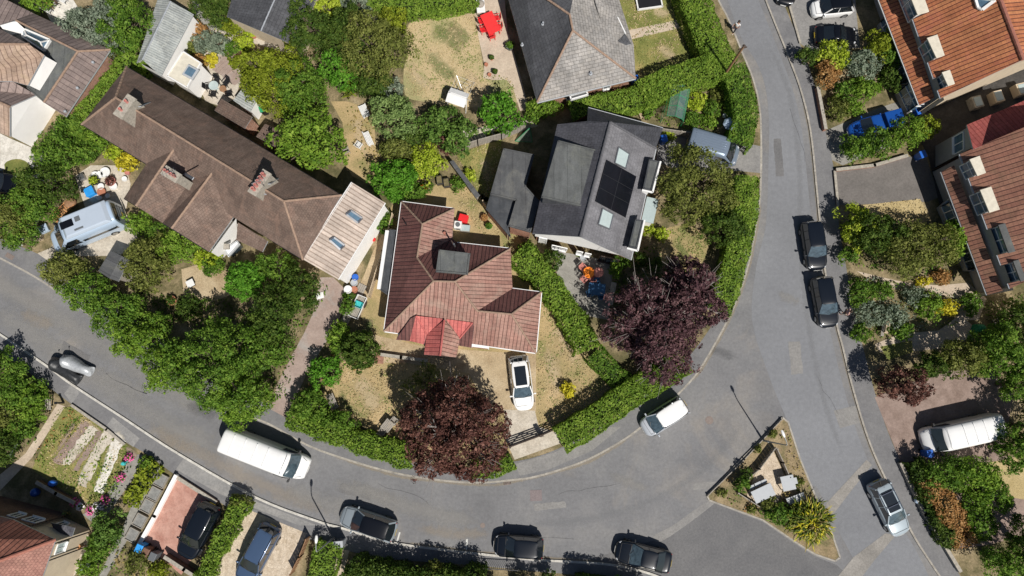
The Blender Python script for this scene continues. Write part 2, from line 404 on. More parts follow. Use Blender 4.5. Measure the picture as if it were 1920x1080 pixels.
def spiky(px, py, r, h, mats, label, n=160, name='spiky_plant', w=.06, cat='plant'):
    SEED[0] += 1; rg = np.random.default_rng(SEED[0]); c = G(px, py, h*.5); m = (G(px+1, py, h)-G(px, py, h)).length*r
    v = np.empty((n*3, 4, 3)); a = rg.uniform(0, 6.283, n); el = rg.uniform(.15, 1.0, n); k = 0; ct = rg.normal(size=(n, 2))*m*.18
    for i in range(n):
        d = np.array([math.cos(a[i]), math.sin(a[i])]); sd = np.array([-d[1], d[0]]); L = m*(1-.45*el[i])*rg.uniform(.7, 1.1)
        p = [np.array([c.x+ct[i, 0], c.y+ct[i, 1], .12])]; 
        for q in (.4, .75, 1.0): p.append(np.array([c.x+ct[i, 0]+d[0]*L*q, c.y+ct[i, 1]+d[1]*L*q, .12+h*(el[i]+.3)*math.sin(min(q*2.1, 2.6)*.9)]))
        ws = (w*.6, w, w*.8, w*.12)
        for q in range(3):
            s0 = np.array([*sd, 0])*ws[q]; s1 = np.array([*sd, 0])*ws[q+1]
            v[k] = [p[q]-s0, p[q]+s0, p[q+1]+s1, p[q+1]-s1]; k += 1
    v[:, :, 2] = np.maximum(v[:, :, 2], .1)
    v -= np.array([c.x, c.y, .1])
    mi = np.repeat(rg.integers(0, len(mats), n), 3)
    o = bpy.data.objects.new(name, _quads(name, v, mats, mi)); COL.objects.link(o); o.location = (c.x, c.y, .1)
    tag(o, label, cat); return o

def soft_strip(name, path, wd, z, mat, ragged=.5):
    """a stain or worn band along a path whose edges fade out (UV v: 0 edge, 1 middle)"""
    P = [G(x, y) for x, y in cr(path, 5)]; n = len(P); mb = MB(); rows = []; vv = []
    for i, p in enumerate(P):
        t = (P[min(i+1, n-1)]-P[max(i-1, 0)]).normalized(); q = Vector((-t.y, t.x, 0)); f = min(1, i/3, (n-1-i)/3)
        w_ = wd[i*(len(wd)-1)//max(1, n-1)] if isinstance(wd, (list, tuple)) else wd
        rows.append([(p.x+q.x*w_*k, p.y+q.y*w_*k, z) for k in (-.5, -.25, 0, .25, .5)]); vv.append([0, .6*f, 1*f, .6*f, 0])
    rows = [r[::-1] for r in rows]; mb.grid(rows); o = mb.build(name, mat); me = o.data; uvl = me.uv_layers.new(name='UVMap'); fl = [v for r in vv for v in r]
    for l in me.loops: uvl.data[l.index].uv = (0, fl[l.vertex_index])
    o['kind'] = 'structure'; return o
def softmat(name, c, lo=.35, hi=.75, scale=2.0, amt=1.0):
    m, nt, out = _new(name); b = nt.nodes.new('ShaderNodeBsdfPrincipled'); b.inputs['Roughness'].default_value = .95; b.inputs['Specular IOR Level'].default_value = .2
    tc = nt.nodes.new('ShaderNodeTexCoord'); uv = nt.nodes.new('ShaderNodeUVMap'); sp = nt.nodes.new('ShaderNodeSeparateXYZ'); nt.links.new(uv.outputs[0], sp.inputs[0])
    n = _noise(nt, scale, 7, .7, tc.outputs['Object'], .5); n2 = _noise(nt, 9, 5, .7, tc.outputs['Object'])
    r = _ramp(nt, [(.3, tuple(x*.8 for x in c)), (.7, tuple(x*1.2 for x in c))]); nt.links.new(n2.outputs['Fac'], r.inputs[0]); nt.links.new(r.outputs[0], b.inputs['Base Color'])
    ad = nt.nodes.new('ShaderNodeMath'); ad.operation = 'MULTIPLY_ADD'; ad.inputs[1].default_value = .75; nt.links.new(sp.outputs[1], ad.inputs[0]); nt.links.new(n.outputs['Fac'], ad.inputs[2])
    r2 = _ramp(nt, [(.0, (0,)*3), (.62, (0,)*3), (1.0, (amt*.62,)*3)]); r2.color_ramp.interpolation = 'EASE'; 
    sc = nt.nodes.new('ShaderNodeMath'); sc.operation = 'MULTIPLY'; sc.inputs[1].default_value = .8; nt.links.new(ad.outputs[0], sc.inputs[0]); nt.links.new(sc.outputs[0], r2.inputs[0])
    ml = nt.nodes.new('ShaderNodeMath'); ml.operation = 'MULTIPLY'; mn = nt.nodes.new('ShaderNodeMath'); mn.operation = 'MINIMUM'; mn.inputs[1].default_value = 1.0
    k = nt.nodes.new('ShaderNodeMath'); k.operation = 'MULTIPLY'; k.inputs[1].default_value = 3.0; nt.links.new(sp.outputs[1], k.inputs[0]); nt.links.new(k.outputs[0], mn.inputs[0]); nt.links.new(mn.outputs[0], ml.inputs[0]); nt.links.new(r2.outputs[0], ml.inputs[1])
    tr = nt.nodes.new('ShaderNodeBsdfTransparent'); mx = nt.nodes.new('ShaderNodeMixShader'); nt.links.new(ml.outputs[0], mx.inputs[0]); nt.links.new(tr.outputs[0], mx.inputs[1]); nt.links.new(b.outputs[0], mx.inputs[2]); nt.links.new(mx.outputs[0], out.inputs[0]); return m

def ragged(name, pts, z, mat, amp=5, seed=1):
    r = random.Random(seed); out = []
    for i in range(len(pts)):
        a, b = pts[i], pts[(i+1) % len(pts)]; L = math.hypot(b[0]-a[0], b[1]-a[1]); k = max(1, int(L/6))
        for j in range(k): t = j/k; out.append((a[0]+(b[0]-a[0])*t+r.uniform(-amp, amp)*.5, a[1]+(b[1]-a[1])*t+r.uniform(-amp, amp)*.5))
    mb = MB(); mb.sheet([G(x, y, z) for x, y in out], z); return struct(name, mb, mat)
# ------------------------------------------------------------------ material table
ground('asphalt', [(.25, (.145, .145, .15)), (.5, (.185, .185, .19)), (.75, (.235, .23, .225))], .22, bump=.25, fine=.16, scale2=4, patch=(.27, .245, .215), patch_scale=.16, patch_rng=(.54, .8))
ground('asphalt_smooth', [(.3, (.178, .183, .195)), (.7, (.222, .228, .242))], .12, bump=.2, fine=.12, scale2=3)
ground('asphalt_dark', [(.25, (.12, .12, .125)), (.75, (.175, .172, .172))], .4, bump=.3, fine=.2, scale2=6)
ground('asphalt_patch', [(.25, (.2, .195, .19)), (.75, (.27, .262, .25))], 1.2, bump=.25, fine=.2)
ground('asphalt_worn', [(.3, (.2, .19, .175)), (.5, (.255, .24, .22)), (.75, (.34, .32, .295))], .5, bump=.3, fine=.22)
ground('pavement', [(.25, (.14, .14, .147)), (.75, (.215, .212, .212))], .5, bump=.3, fine=.16, scale2=5)
ground('pavement_light', [(.25, (.2, .2, .2)), (.75, (.31, .3, .285))], .7, bump=.3, fine=.2)
ground('kerb', [(.3, (.26, .24, .21)), (.7, (.42, .39, .34))], 1.5, bump=.3, fine=.2)
ground('lawn_dry', [(.3, (.17, .19, .06)), (.42, (.31, .25, .12)), (.6, (.43, .32, .17)), (.8, (.54, .42, .25))], .45, bump=.8, fine=.3, scale2=9)
ground('lawn_mixed', [(.3, (.24, .26, .11)), (.43, (.33, .3, .15)), (.52, (.47, .37, .21)), (.75, (.53, .42, .27))], .2, bump=.8, fine=.3, scale2=9)
ground('lawn_green', [(.3, (.1, .13, .03)), (.5, (.2, .2, .06)), (.72, (.36, .29, .12))], .5, bump=.8, fine=.35, scale2=9)
ground('lawn_straw', [(.3, (.36, .28, .13)), (.7, (.5, .4, .22))], .6, bump=.8, fine=.3, scale2=9)
ground('soil', [(.28, (.06, .065, .025)), (.45, (.14, .12, .06)), (.6, (.28, .22, .13)), (.75, (.36, .3, .2))], .5, bump=.8, fine=.4, scale2=7)
ground('sand', [(.3, (.3, .22, .13)), (.5, (.42, .33, .21)), (.75, (.5, .41, .28))], .6, bump=.5, fine=.3, scale2=8)
ground('patio', [(.3, (.42, .34, .26)), (.7, (.55, .46, .36))], .8, bump=.3, fine=.18)
ground('patio_grey', [(.3, (.2, .19, .17)), (.7, (.32, .31, .28))], .7, bump=.3, fine=.2)
ground('pink_drive', [(.3, (.27, .2, .17)), (.7, (.4, .32, .28))], .5, bump=.3, fine=.15, patch=(.34, .32, .3), patch_scale=.4, patch_rng=(.5, .7))
ground('red_paving', [(.3, (.36, .18, .14)), (.7, (.52, .31, .25))], 1.4, bump=.3, fine=.15)
ground('brown_paving', [(.3, (.2, .145, .12)), (.7, (.33, .25, .215))], .8, bump=.3, fine=.2)
ground('gravel', [(.3, (.4, .32, .23)), (.7, (.62, .53, .42))], 3, bump=.8, fine=.35, scale2=12)
ground('concrete', [(.3, (.4, .35, .28)), (.7, (.58, .53, .45))], .9, bump=.4, fine=.25)
ground('concrete_white', [(.3, (.5, .47, .41)), (.7, (.75, .72, .66))], 1.2, bump=.4, fine=.25)
ground('hill_green', [(.3, (.05, .08, .02)), (.7, (.13, .14, .05))], .08, bump=.3)
# roofs
tiles('roof_brown', (.15, .105, .085), (.18, .13, .105), (.11, .075, .06), cw=.2, ch=.22, offset=.5, gs=.012, lichen=(.26, .165, .125), lichen_amt=.6, lscale=.9)
tiles('roof_cream', (.44, .365, .31), (.5, .42, .36), (.3, .23, .185), cw=.33, ch=60, offset=0, gs=.05)
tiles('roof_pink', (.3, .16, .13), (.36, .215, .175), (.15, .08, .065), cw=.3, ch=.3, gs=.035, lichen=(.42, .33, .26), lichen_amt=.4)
tiles('roof_maroon_shade', (.13, .055, .05), (.17, .08, .07), (.075, .035, .035), cw=.3, ch=.3, gs=.045)  # dark copy of the pink tiles, shade of the slopes coloured in
tiles('roof_clean_red', (.46, .12, .11), (.52, .17, .15), (.36, .09, .09), cw=.32, ch=.3, gs=.04)
tiles('roof_terracotta', (.42, .15, .07), (.52, .22, .1), (.16, .055, .04), cw=.33, ch=.3, gs=.05, lichen=(.33, .1, .08), lichen_amt=.5, lscale=.6)
tiles('roof_terracotta_worn', (.26, .12, .085), (.34, .175, .12), (.15, .07, .055), cw=.36, ch=.3, gs=.055, lichen=(.2, .13, .08), lichen_amt=.5, lscale=.8)
tiles('roof_rust', (.21, .085, .06), (.28, .12, .085), (.09, .04, .035), cw=.3, ch=.3, gs=.045)
tiles('roof_rust_pale', (.3, .15, .12), (.36, .19, .15), (.22, .11, .09), cw=.2, ch=.22, offset=.5, gs=.012)
tiles('roof_red_plain', (.3, .075, .07), (.36, .1, .085), (.3, .06, .05), cw=.35, ch=.3, gs=.04)
tiles('roof_slate_shaded', (.05, .052, .062), (.06, .062, .072), (.04, .04, .045), cw=.3, ch=.28, offset=.5, gs=.015)  # darker slate copy, shade of the north slopes put into its colour
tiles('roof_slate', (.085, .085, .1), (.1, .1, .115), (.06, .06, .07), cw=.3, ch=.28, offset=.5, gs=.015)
tiles('roof_slate_sunlit', (.16, .158, .17), (.17, .168, .18), (.135, .135, .145), cw=.3, ch=.28, offset=.5, gs=.01)  # paler slate copy, sunlight on the east slope put into its colour
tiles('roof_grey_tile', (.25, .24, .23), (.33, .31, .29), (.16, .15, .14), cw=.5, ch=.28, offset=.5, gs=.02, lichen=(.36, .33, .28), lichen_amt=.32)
tiles('roof_charcoal_and_shade', (.07, .072, .08), (.085, .087, .095), (.05, .05, .055), cw=.5, ch=.28, offset=.5, gs=.015)  # workshop's own colour; on the grey bungalow it paints the slopes' shade
tiles('roof_tan', (.36, .26, .2), (.44, .33, .26), (.2, .13, .1), cw=.42, ch=.34, gs=.035, lichen=(.4, .3, .2), lichen_amt=.5)
tiles('roof_plum', (.19, .15, .14), (.24, .19, .175), (.12, .09, .085), cw=.42, ch=.34, gs=.03)
tiles('roof_sheet', (.3, .32, .31), (.36, .38, .37), (.2, .22, .22), cw=.2, ch=8, gs=.03, lichen=(.46, .47, .43), lichen_amt=.7, lscale=3)
tiles('brick', (.33, .15, .1), (.42, .21, .14), (.35, .3, .25), cw=.23, ch=.075, offset=.5, gs=.01)
tiles('brick_dark', (.12, .065, .05), (.16, .09, .065), (.16, .13, .11), cw=.23, ch=.075, offset=.5, gs=.01)
tiles('flat_felt', (.085, .088, .092), (.1, .103, .106), (.06, .06, .065), cw=1.05, ch=60, gs=.03, lichen=(.17, .165, .14), lichen_amt=.5, lscale=.6, bump=.2)
tiles('flat_green', (.095, .1, .1), (.108, .114, .114), (.065, .07, .07), cw=1.05, ch=60, gs=.03, lichen=(.17, .175, .15), lichen_amt=.45, lscale=.7, bump=.2)
tiles('flat_charcoal', (.055, .06, .068), (.065, .07, .078), (.04, .042, .048), cw=1.05, ch=60, gs=.025, lichen=(.1, .1, .1), lichen_amt=.5, lscale=.6, bump=.2)
plain('flat_cream', (.62, .58, .48), .8, dirt=(.4, .36, .28), dirt_amt=.3)
plain('render_white', (.88, .87, .85), .8, var=.03, dirt=(.7, .68, .63), dirt_amt=.2, scale=1.2)
plain('render_cream', (.6, .5, .37), .9, var=.08, dirt=(.4, .32, .24), dirt_amt=.3, bump=.4, bscale=30)
plain('render_grey', (.33, .32, .31), .9, var=.08, bump=.3)
plain('trim_white', (.78, .78, .77), .45, var=.05)
plain('trim_grey', (.4, .42, .44), .5, var=.05)
plain('glass', (.03, .045, .06), .06, spec=.9, var=.1, coat=.5)
plain('glass_pale', (.42, .5, .5), .12, spec=.8, var=.06, coat=.6)
plain('glass_blue', (.1, .17, .24), .1, spec=.9, var=.2, coat=.5)
tiles('solar', (.007, .008, .012), (.008, .009, .014), (.011, .012, .016), cw=.17, ch=.17, offset=.0001, gs=.008, bump=0, rough=.18)
plain('solar_frame', (.022, .022, .026), .4)
plain('lead', (.32, .34, .37), .55, var=.2, scale=4)
plain('mortar_ridge', (.3, .205, .15), .9, var=.25, scale=5)
plain('ridge_dark', (.1, .1, .11), .8, var=.15)
plain('ridge_red', (.35, .14, .1), .8, var=.2, scale=5)
plain('terracotta', (.42, .17, .1), .8, var=.15)
plain('pot_pink', (.5, .2, .17), .8, var=.15)
plain('bark', (.11, .085, .06), .9, var=.25, scale=8)
plain('bark_pale', (.3, .27, .25), .9, var=.2, scale=8)
plain('hedge_core', (.012, .018, .006), 1, var=.3)
plain('wood', (.27, .15, .08), .75, var=.25, scale=6)
plain('wood_orange', (.5, .24, .1), .7, var=.2, scale=6)
plain('wood_grey', (.33, .3, .26), .85, var=.2, scale=6, dirt=(.2, .18, .14))
plain('wood_dark', (.06, .04, .03), .7, var=.2, scale=6)
plain('wood_pale', (.5, .4, .28), .8, var=.2, scale=6)
plain('plastic_white', (.75, .75, .74), .4, var=.05, dirt=(.5, .5, .46), dirt_amt=.2)
plain('plastic_black', (.015, .015, .017), .4)
plain('plastic_blue', (.02, .12, .5), .4)
plain('plastic_blue_light', (.03, .3, .75), .45)
plain('plastic_brown', (.17, .09, .06), .5)
plain('plastic_green', (.02, .25, .1), .5)
plain('plastic_grey', (.12, .13, .14), .5)
plain('plastic_red', (.7, .02, .025), .45)
plain('turquoise', (.05, .45, .45), .5)
plain('cloth_red', (.75, .03, .03), .8)
plain('cloth_orange', (.85, .22, .01), .7)
plain('cloth_blue', (.02, .09, .2), .7)
plain('cloth_pink', (.7, .15, .35), .7)
plain('metal_grey', (.35, .36, .38), .35, metal=.8)
plain('metal_dark', (.05, .05, .055), .4, metal=.5)
plain('metal_pole', (.3, .31, .3), .5, metal=.3)
plain('rubber', (.012, .012, .012), .8)
plain('rim', (.4, .41, .42), .3, metal=.9)
plain('chrome', (.7, .7, .7), .12, metal=1)
plain('head_lamp', (.6, .62, .65), .1, spec=.8, coat=1)
plain('tail_lamp', (.35, .01, .012), .2, coat=1)
plain('plate_white', (.75, .75, .72), .5)
plain('plate_yellow', (.75, .55, .05), .5)
plain('car_trim', (.02, .02, .022), .45)
for nm, c, me_ in (('paint_white', (.8, .8, .79), 0), ('paint_black', (.004, .005, .008), .1), ('paint_navy', (.02, .035, .065), .4), ('paint_silver', (.5, .53, .57), .4), ('paint_bluegrey', (.2, .25, .32), .5), ('paint_grey', (.27, .31, .34), .3), ('paint_dull_silver', (.36, .42, .46), .3), ('paint_blue', (.01, .075, .33), .3), ('paint_silverblue', (.45, .56, .7), .2), ('paint_pale', (.46, .53, .62), .15), ('paint_steel', (.06, .1, .18), .4), ('paint_charcoal', (.006, .009, .015), .1)):
    plain(nm, c, .3, metal=me_*.6, coat=.8, var=.03, scale=2, spec=.25)
plain('car_glass', (.012, .016, .02), .05, spec=1, coat=1, var=.1)
plain('car_glass_light', (.06, .09, .11), .05, spec=1, coat=1, var=.4, scale=4)
plain('cover_black', (.025, .027, .03), .45, var=.3, scale=5, bump=.6, bscale=6)
plain('cover_silver', (.42, .44, .46), .4, metal=.2, var=.2, scale=5, bump=.6, bscale=6)
plain('skin', (.5, .3, .22), .6); plain('hair', (.04, .025, .015), .8)
plain('shirt_white', (.75, .75, .75), .9); plain('trousers_dark', (.03, .03, .04), .9); plain('shirt_pink', (.6, .35, .33), .9); plain('shorts_beige', (.4, .33, .25), .9); plain('shoe', (.5, .5, .5), .7)
plain('greenhouse_film', (.2, .33, .3), .2, spec=.6, trans=.35, alpha=.55, var=.2)
plain('net', (.3, .38, .3), .8, alpha=.5)
plain('stone', (.35, .32, .27), .9, var=.3, scale=5, bump=.5)
plain('stone_grey', (.22, .22, .21), .9, var=.3, scale=4, bump=.5)
plain('road_paint', (.6, .6, .57), .8, var=.3, scale=8)
plain('manhole', (.2, .16, .14), .7, var=.3, scale=20)
plain('drain_red', (.2, .165, .165), .8, var=.2, scale=10)
plain('flower_pink', (.65, .1, .3), .7); plain('flower_white', (.75, .7, .72), .7)
# foliage
leafmat('lf_mid', (.026, .06, .008), (.095, .19, .022), (.25, .36, .055))
leafmat('lf_bright', (.035, .085, .009), (.14, .25, .026), (.3, .41, .06))
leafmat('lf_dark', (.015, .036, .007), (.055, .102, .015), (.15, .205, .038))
leafmat('lf_olive', (.038, .05, .011), (.135, .16, .034), (.3, .31, .085))
leafmat('lf_yellow', (.06, .085, .006), (.19, .24, .018), (.36, .4, .045))
leafmat('lf_lime', (.14, .22, .01), (.33, .42, .03), (.55, .6, .1))
leafmat('lf_pale', (.06, .11, .03), (.19, .28, .085), (.34, .44, .16))
leafmat('lf_grey', (.09, .12, .08), (.2, .25, .18), (.36, .4, .3))
leafmat('lf_conifer', (.022, .058, .01), (.095, .18, .032), (.23, .34, .075))
leafmat('lf_purple', (.022, .012, .015), (.082, .038, .046), (.24, .14, .14), trans=.14)
leafmat('lf_bronze', (.024, .01, .01), (.1, .042, .034), (.27, .135, .1), trans=.14)
leafmat('lf_orange', (.18, .08, .03), (.38, .2, .07), (.55, .36, .16))
leafmat('lf_straw', (.2, .16, .05), (.36, .28, .1), (.55, .45, .2))
leafmat('lf_gold', (.3, .25, .01), (.55, .48, .03), (.75, .68, .1))

softmat('worn_light', (.31, .3, .285), amt=.75); softmat('worn_dark', (.13, .13, .135), amt=.5); softmat('worn_tan', (.36, .31, .25), amt=.6); softmat('track_smooth', (.26, .265, .275), amt=.4)
softmat('dust', (.36, .3, .21), amt=.7); softmat('grass_patch', (.14, .2, .06), amt=.85, scale=1.2); softmat('dry_patch', (.6, .48, .31), amt=.9, scale=1.2)

ground('kerb_pale', [(.3, (.42, .4, .36)), (.7, (.6, .58, .53))], 1.5, bump=.3, fine=.2)
ground('island_soil', [(.3, (.12, .12, .05)), (.5, (.25, .19, .11)), (.75, (.38, .3, .18))], .8, bump=.8, fine=.4, scale2=8)
leafmat('gr_straw', (.3, .23, .11), (.44, .35, .19), (.58, .48, .29), trans=.1); leafmat('gr_green', (.12, .15, .04), (.22, .25, .08), (.36, .36, .14), trans=.1)
softmat('slab_pale', (.62, .58, .5), amt=1.5, scale=1.6); softmat('slab_brown', (.34, .26, .2), amt=1.4, scale=1.6)

ground('alley_shade', [(.3, (.04, .038, .036)), (.7, (.075, .07, .066))], .8, bump=.3, fine=.3)  # near-black because the passage's shadow is put into the ground colour

softmat('crack', (.09, .09, .09), amt=1.0, scale=5); leafmat('lf_hedge', (.04, .085, .01), (.145, .245, .028), (.3, .4, .065)); softmat('moss', (.16, .17, .06), amt=1.0, scale=3)

ground('tarmac_brown', [(.3, (.13, .12, .112)), (.7, (.18, .165, .155))], .6, bump=.3, fine=.2, scale2=6)

leafmat('lf_emerald', (.03, .09, .008), (.085, .235, .018), (.2, .4, .05))
# ------------------------------------------------------------------ buildings
def inset_poly(P, d):
    n = len(P); ar = sum(P[i][0]*P[(i+1) % n][1]-P[(i+1) % n][0]*P[i][1] for i in range(n)); sg = 1 if ar > 0 else -1
    out = []
    for i in range(n):
        a, b, c = Vector(P[i-1][:2]), Vector(P[i][:2]), Vector(P[(i+1) % n][:2])
        e1 = (b-a).normalized(); e2 = (c-b).normalized()
        n1 = Vector((-e1.y, e1.x))*sg; n2 = Vector((-e2.y, e2.x))*sg
        k = n1+n2; k = k/max(.35, k.length_squared)*2 if k.length > 1e-4 else n1
        out.append(b+k*d)
    return out
class House:
    def __init__(s, name, label, cat, cpx, group=None):
        c = G(*cpx, 0); s.root = empty(name, (c.x, c.y, 0), label, cat, group); s.c = c; s.roofo = None
    def roof(s, faces, thick=.13, name='roof'):
        mats = []; vm = {}; vs = []; fs = []; ms = []; grp = []
        def vi(p):
            if isinstance(p, Vector): vs.append(p.copy()); return len(vs)-1
            k = (round(p[0]), round(p[1]), round(p[2], 1))
            if k not in vm: vm[k] = len(vs); vs.append(G(*p))
            return vm[k]
        for gi, (mt, pts) in enumerate(faces):
            if mt not in mats: mats.append(mt)
            ids = [vi(p) for p in pts]; P = [vs[i] for i in ids]
            ar = sum(P[i].x*P[(i+1) % len(P)].y-P[(i+1) % len(P)].x*P[i].y for i in range(len(P)))
            if ar < 0: ids.reverse()
            if len(ids) > 3:                                 # fan-free triangulation of large faces keeps them clean
                P = [vs[i] for i in ids]
                for t in tessellate_polygon([[Vector((p.x, p.y, 0)) for p in P]]):
                    a, b, c = (P[i] for i in t); t = t if (b-a).cross(c-a).z > 0 else t[::-1]
                    fs.append(tuple(ids[i] for i in t)); ms.append(mats.index(mt)); grp.append(gi)
            else: fs.append(tuple(ids)); ms.append(mats.index(mt)); grp.append(gi)
        ed = {}
        for f in fs:
            for i in range(len(f)):
                e = (f[i], f[(i+1) % len(f)]); ed[e] = 1
        n = len(vs); vs2 = vs+[v-Vector((0, 0, thick)) for v in vs]; sk = len(mats); mats.append('trim_grey'); f2 = []; m2 = []
        for e in ed:
            if (e[1], e[0]) not in ed: f2.append((e[1], e[0], e[0]+n, e[1]+n)); m2.append(sk)
        for f in fs: f2.append(tuple(i+n for i in reversed(f))); m2.append(sk)
        mb = MB(); mb.v = [tuple(v) for v in vs2]; mb.f = fs+f2; mb.m = ms+m2
        o = mb.build(name, mats, s.root, uv=True); face_uv(o.data, grp)
        if s.roofo is None: s.roofo = o
        return o
    def ridges(s, lines, mat='mortar_ridge', r=.1, name='ridge_tiles', par=None):
        for a, b in lines:
            mb = MB(); A, B = G(*a), G(*b); L = (B-A).length; k = max(1, int(L/.45))
            for i in range(k):
                p = A.lerp(B, i/k); q = A.lerp(B, (i+1.02)/k); mb.cyl(p+Vector((0, 0, -.02)), q+Vector((0, 0, .01)), r*(1.06 if i % 2 else 1), n=8)
            mb.build(name, mat, par or s.roofo)
    def gutter(s, pts, mat='trim_white', r=.07):
        mb = MB()
        for a, b in zip(pts, pts[1:]):
            mb.bar(G(*a)+Vector((0, 0, -.1)), G(*b)+Vector((0, 0, -.1)), r*2, r*1.8)
        return mb.build('gutter', mat, s.root)
    def walls(s, pts, inset=.35, mat='render_white', top=-.12, name='wall', z0=0):
        W = [G(*p) for p in pts]; I = inset_poly(W, inset); n = len(W); mb = MB()
        for i in range(n):
            j = (i+1) % n; a, b = I[i], I[j]
            mb.poly([(a.x, a.y, z0), (b.x, b.y, z0), (b.x, b.y, W[j].z+top), (a.x, a.y, W[i].z+top)])
        s.I = I; return mb.build(name, mat, s.root, uv=True)
    def gable(s, pts, push=.3, mat='render_white', name='gable_wall', top=-.1, z0=0):
        W = [G(*p) for p in pts]; a, b = W[0], W[-1]; d = (b-a); d.z = 0; nn = Vector((-d.y, d.x, 0)).normalized()
        if (s.c-a).dot(nn) < 0: nn = -nn
        d.normalize()
        T = [w+nn*push+Vector((0, 0, top)) for w in W]; T[0] += d*push*.6; T[-1] -= d*push*.6
        mb = MB(); mb.poly([(T[0].x, T[0].y, z0)]+list(T)+[(T[-1].x, T[-1].y, z0)]); o = mb.build(name, mat, s.root, uv=True)
        s.gw = (T[0], T[-1], -nn); return o
    def flat(s, pts, h, mat='flat_felt', name='flat_roof', wall='render_white', th=.18, inset=.12, z0=0, kerb=True, trim='trim_grey', wname='wall', par=None):
        W = [G(p[0], p[1], h) for p in pts]; mb = MB(); mb.prism(W, h-th, h, 0, 1)
        o = mb.build(name, [mat, trim], par or s.root, uv=True)
        if kerb:
            k = MB(); I = inset_poly(W, .06)
            for i in range(len(I)):
                a, b = I[i], I[(i+1) % len(I)]; k.bar((a.x, a.y, h+.03), (b.x, b.y, h+.03), .11, .07)
            k.build('roof_edge', trim, o)
        if wall:
            w = MB(); w.prism(inset_poly(W, inset), z0, h-th-.003, bottom=False); w.build(wname, wall, par or s.root, uv=True)
        return o
    def chimney(s, px, py, h, dx, dy, rot, zb, mat='brick', pots=2, potmat='terracotta', pr=.13, ph=.35):
        c = G(px, py, h); mb = MB(); mb.box((c.x, c.y, (zb+h)/2-.1), (dx, dy, h-zb-.2), rot); mb.box((c.x, c.y, h-.1), (dx+.14, dy+.14, .18), rot, 1)
        o = mb.build('chimney', [mat, 'stone'], s.roofo or s.root, uv=True)
        o2 = s.roofo; pm = MB(); dirv = Vector((math.cos(rot), math.sin(rot), 0))
        for i in range(pots):
            t = (i-(pots-1)/2)*(dx*.85/max(1, pots)); p = c+dirv*t
            pm.lathe((p.x, p.y, h-.01), [(pr*1.05, 0), (pr*.9, ph*.3), (pr*.85, ph*.8), (pr*1.1, ph*.85), (pr*1.1, ph), (pr*.7, ph), (pr*.7, ph*.6)], 10)
        if pots: pm.build('chimney_pots', potmat, s.roofo)
        fl = MB(); fl.box((c.x, c.y, zb+.12), (dx+.34, dy+.34, .06), rot); return o
    def window(s, a, b, t0, t1, z0, z1, out, glass='glass', frame='trim_white', bars=1, hbars=0, par=None, prop=.04):
        """a,b: world ends of the wall, t0..t1 along it, out: outward normal"""
        a = Vector((a.x, a.y, 0)); b = Vector((b.x, b.y, 0)); p = a.lerp(b, t0)+out*prop; q = a.lerp(b, t1)+out*prop; U = Vector((0, 0, 1))
        f = MB(); w = .075
        f.bar(p+U*z0, q+U*z0, w, w); f.bar(p+U*z1, q+U*z1, w, w); f.bar(p+U*z0, p+U*z1, w, w); f.bar(q+U*z0, q+U*z1, w, w)
        for k in range(bars):
            m = p.lerp(q, (k+1)/(bars+1)); f.bar(m+U*z0, m+U*z1, w*.75, w*.7)
        for k in range(hbars):
            zz = z0+(z1-z0)*(k+1)/(hbars+1); f.bar(p+U*zz, q+U*zz, w*.6, w*.6)
        f.bar(p+U*(z0-.06)+out*.05, q+U*(z0-.06)+out*.05, .16, .05)
        fo = f.build('window', frame, par or s.root); g = MB(); g.poly([p+U*z0-out*.01, q+U*z0-out*.01, q+U*z1-out*.01, p+U*z1-out*.01]); g.build('pane', glass, fo)
        return fo
    def door(s, a, b, t0, t1, out, mat='wood', z1=2.05):
        a = Vector((a.x, a.y, 0)); b = Vector((b.x, b.y, 0)); p = a.lerp(b, t0)+out*.03; q = a.lerp(b, t1)+out*.03; U = Vector((0, 0, 1))
        m = MB(); m.bar(p.lerp(q, .5)+U*.05, p.lerp(q, .5)+U*z1, (q-p).length, .05) if False else m.poly([p+U*.1, q+U*.1, q+U*z1, p+U*z1])
        m.bar(p+U*.1, p+U*z1, .07, .07); m.bar(q+U*.1, q+U*z1, .07, .07); m.bar(p+U*z1, q+U*z1, .07, .07); o = m.build('door', mat, s.root)
        h = MB(); k = p.lerp(q, .85)+U*1.05+out*.05; h.cyl(k, k+out*.06, .03); h.build('handle', 'chrome', o); return o
    def rooflight(s, plane, corners, glass='glass_pale', frame='metal_grey', off=.08, name='rooflight', par=None, grid=None, fw=.09, gl='solar_frame'):
        Q = [onplane(plane, x, y, off) for x, y in corners]; f = MB(); par = par or s.roofo or s.root
        for i in range(4): f.bar(Q[i], Q[(i+1) % 4], fw, .12)
        o = f.build(name, frame, par); g = MB(); g.poly(Q); g.build('pane', glass, o)
        return o
def onplane(pl, px, py, off=0.0):
    """point seen at pixel (px,py) lying on the plane through three roof points, raised by off"""
    A, B, C = (G(*p) for p in pl); n = (B-A).cross(C-A).normalized(); n = n if n.z > 0 else -n
    o = Vector((0, 0, HC)); d = (G(px, py, 0)-o); t = (A+n*off-o).dot(n)/d.dot(n); return o+d*t
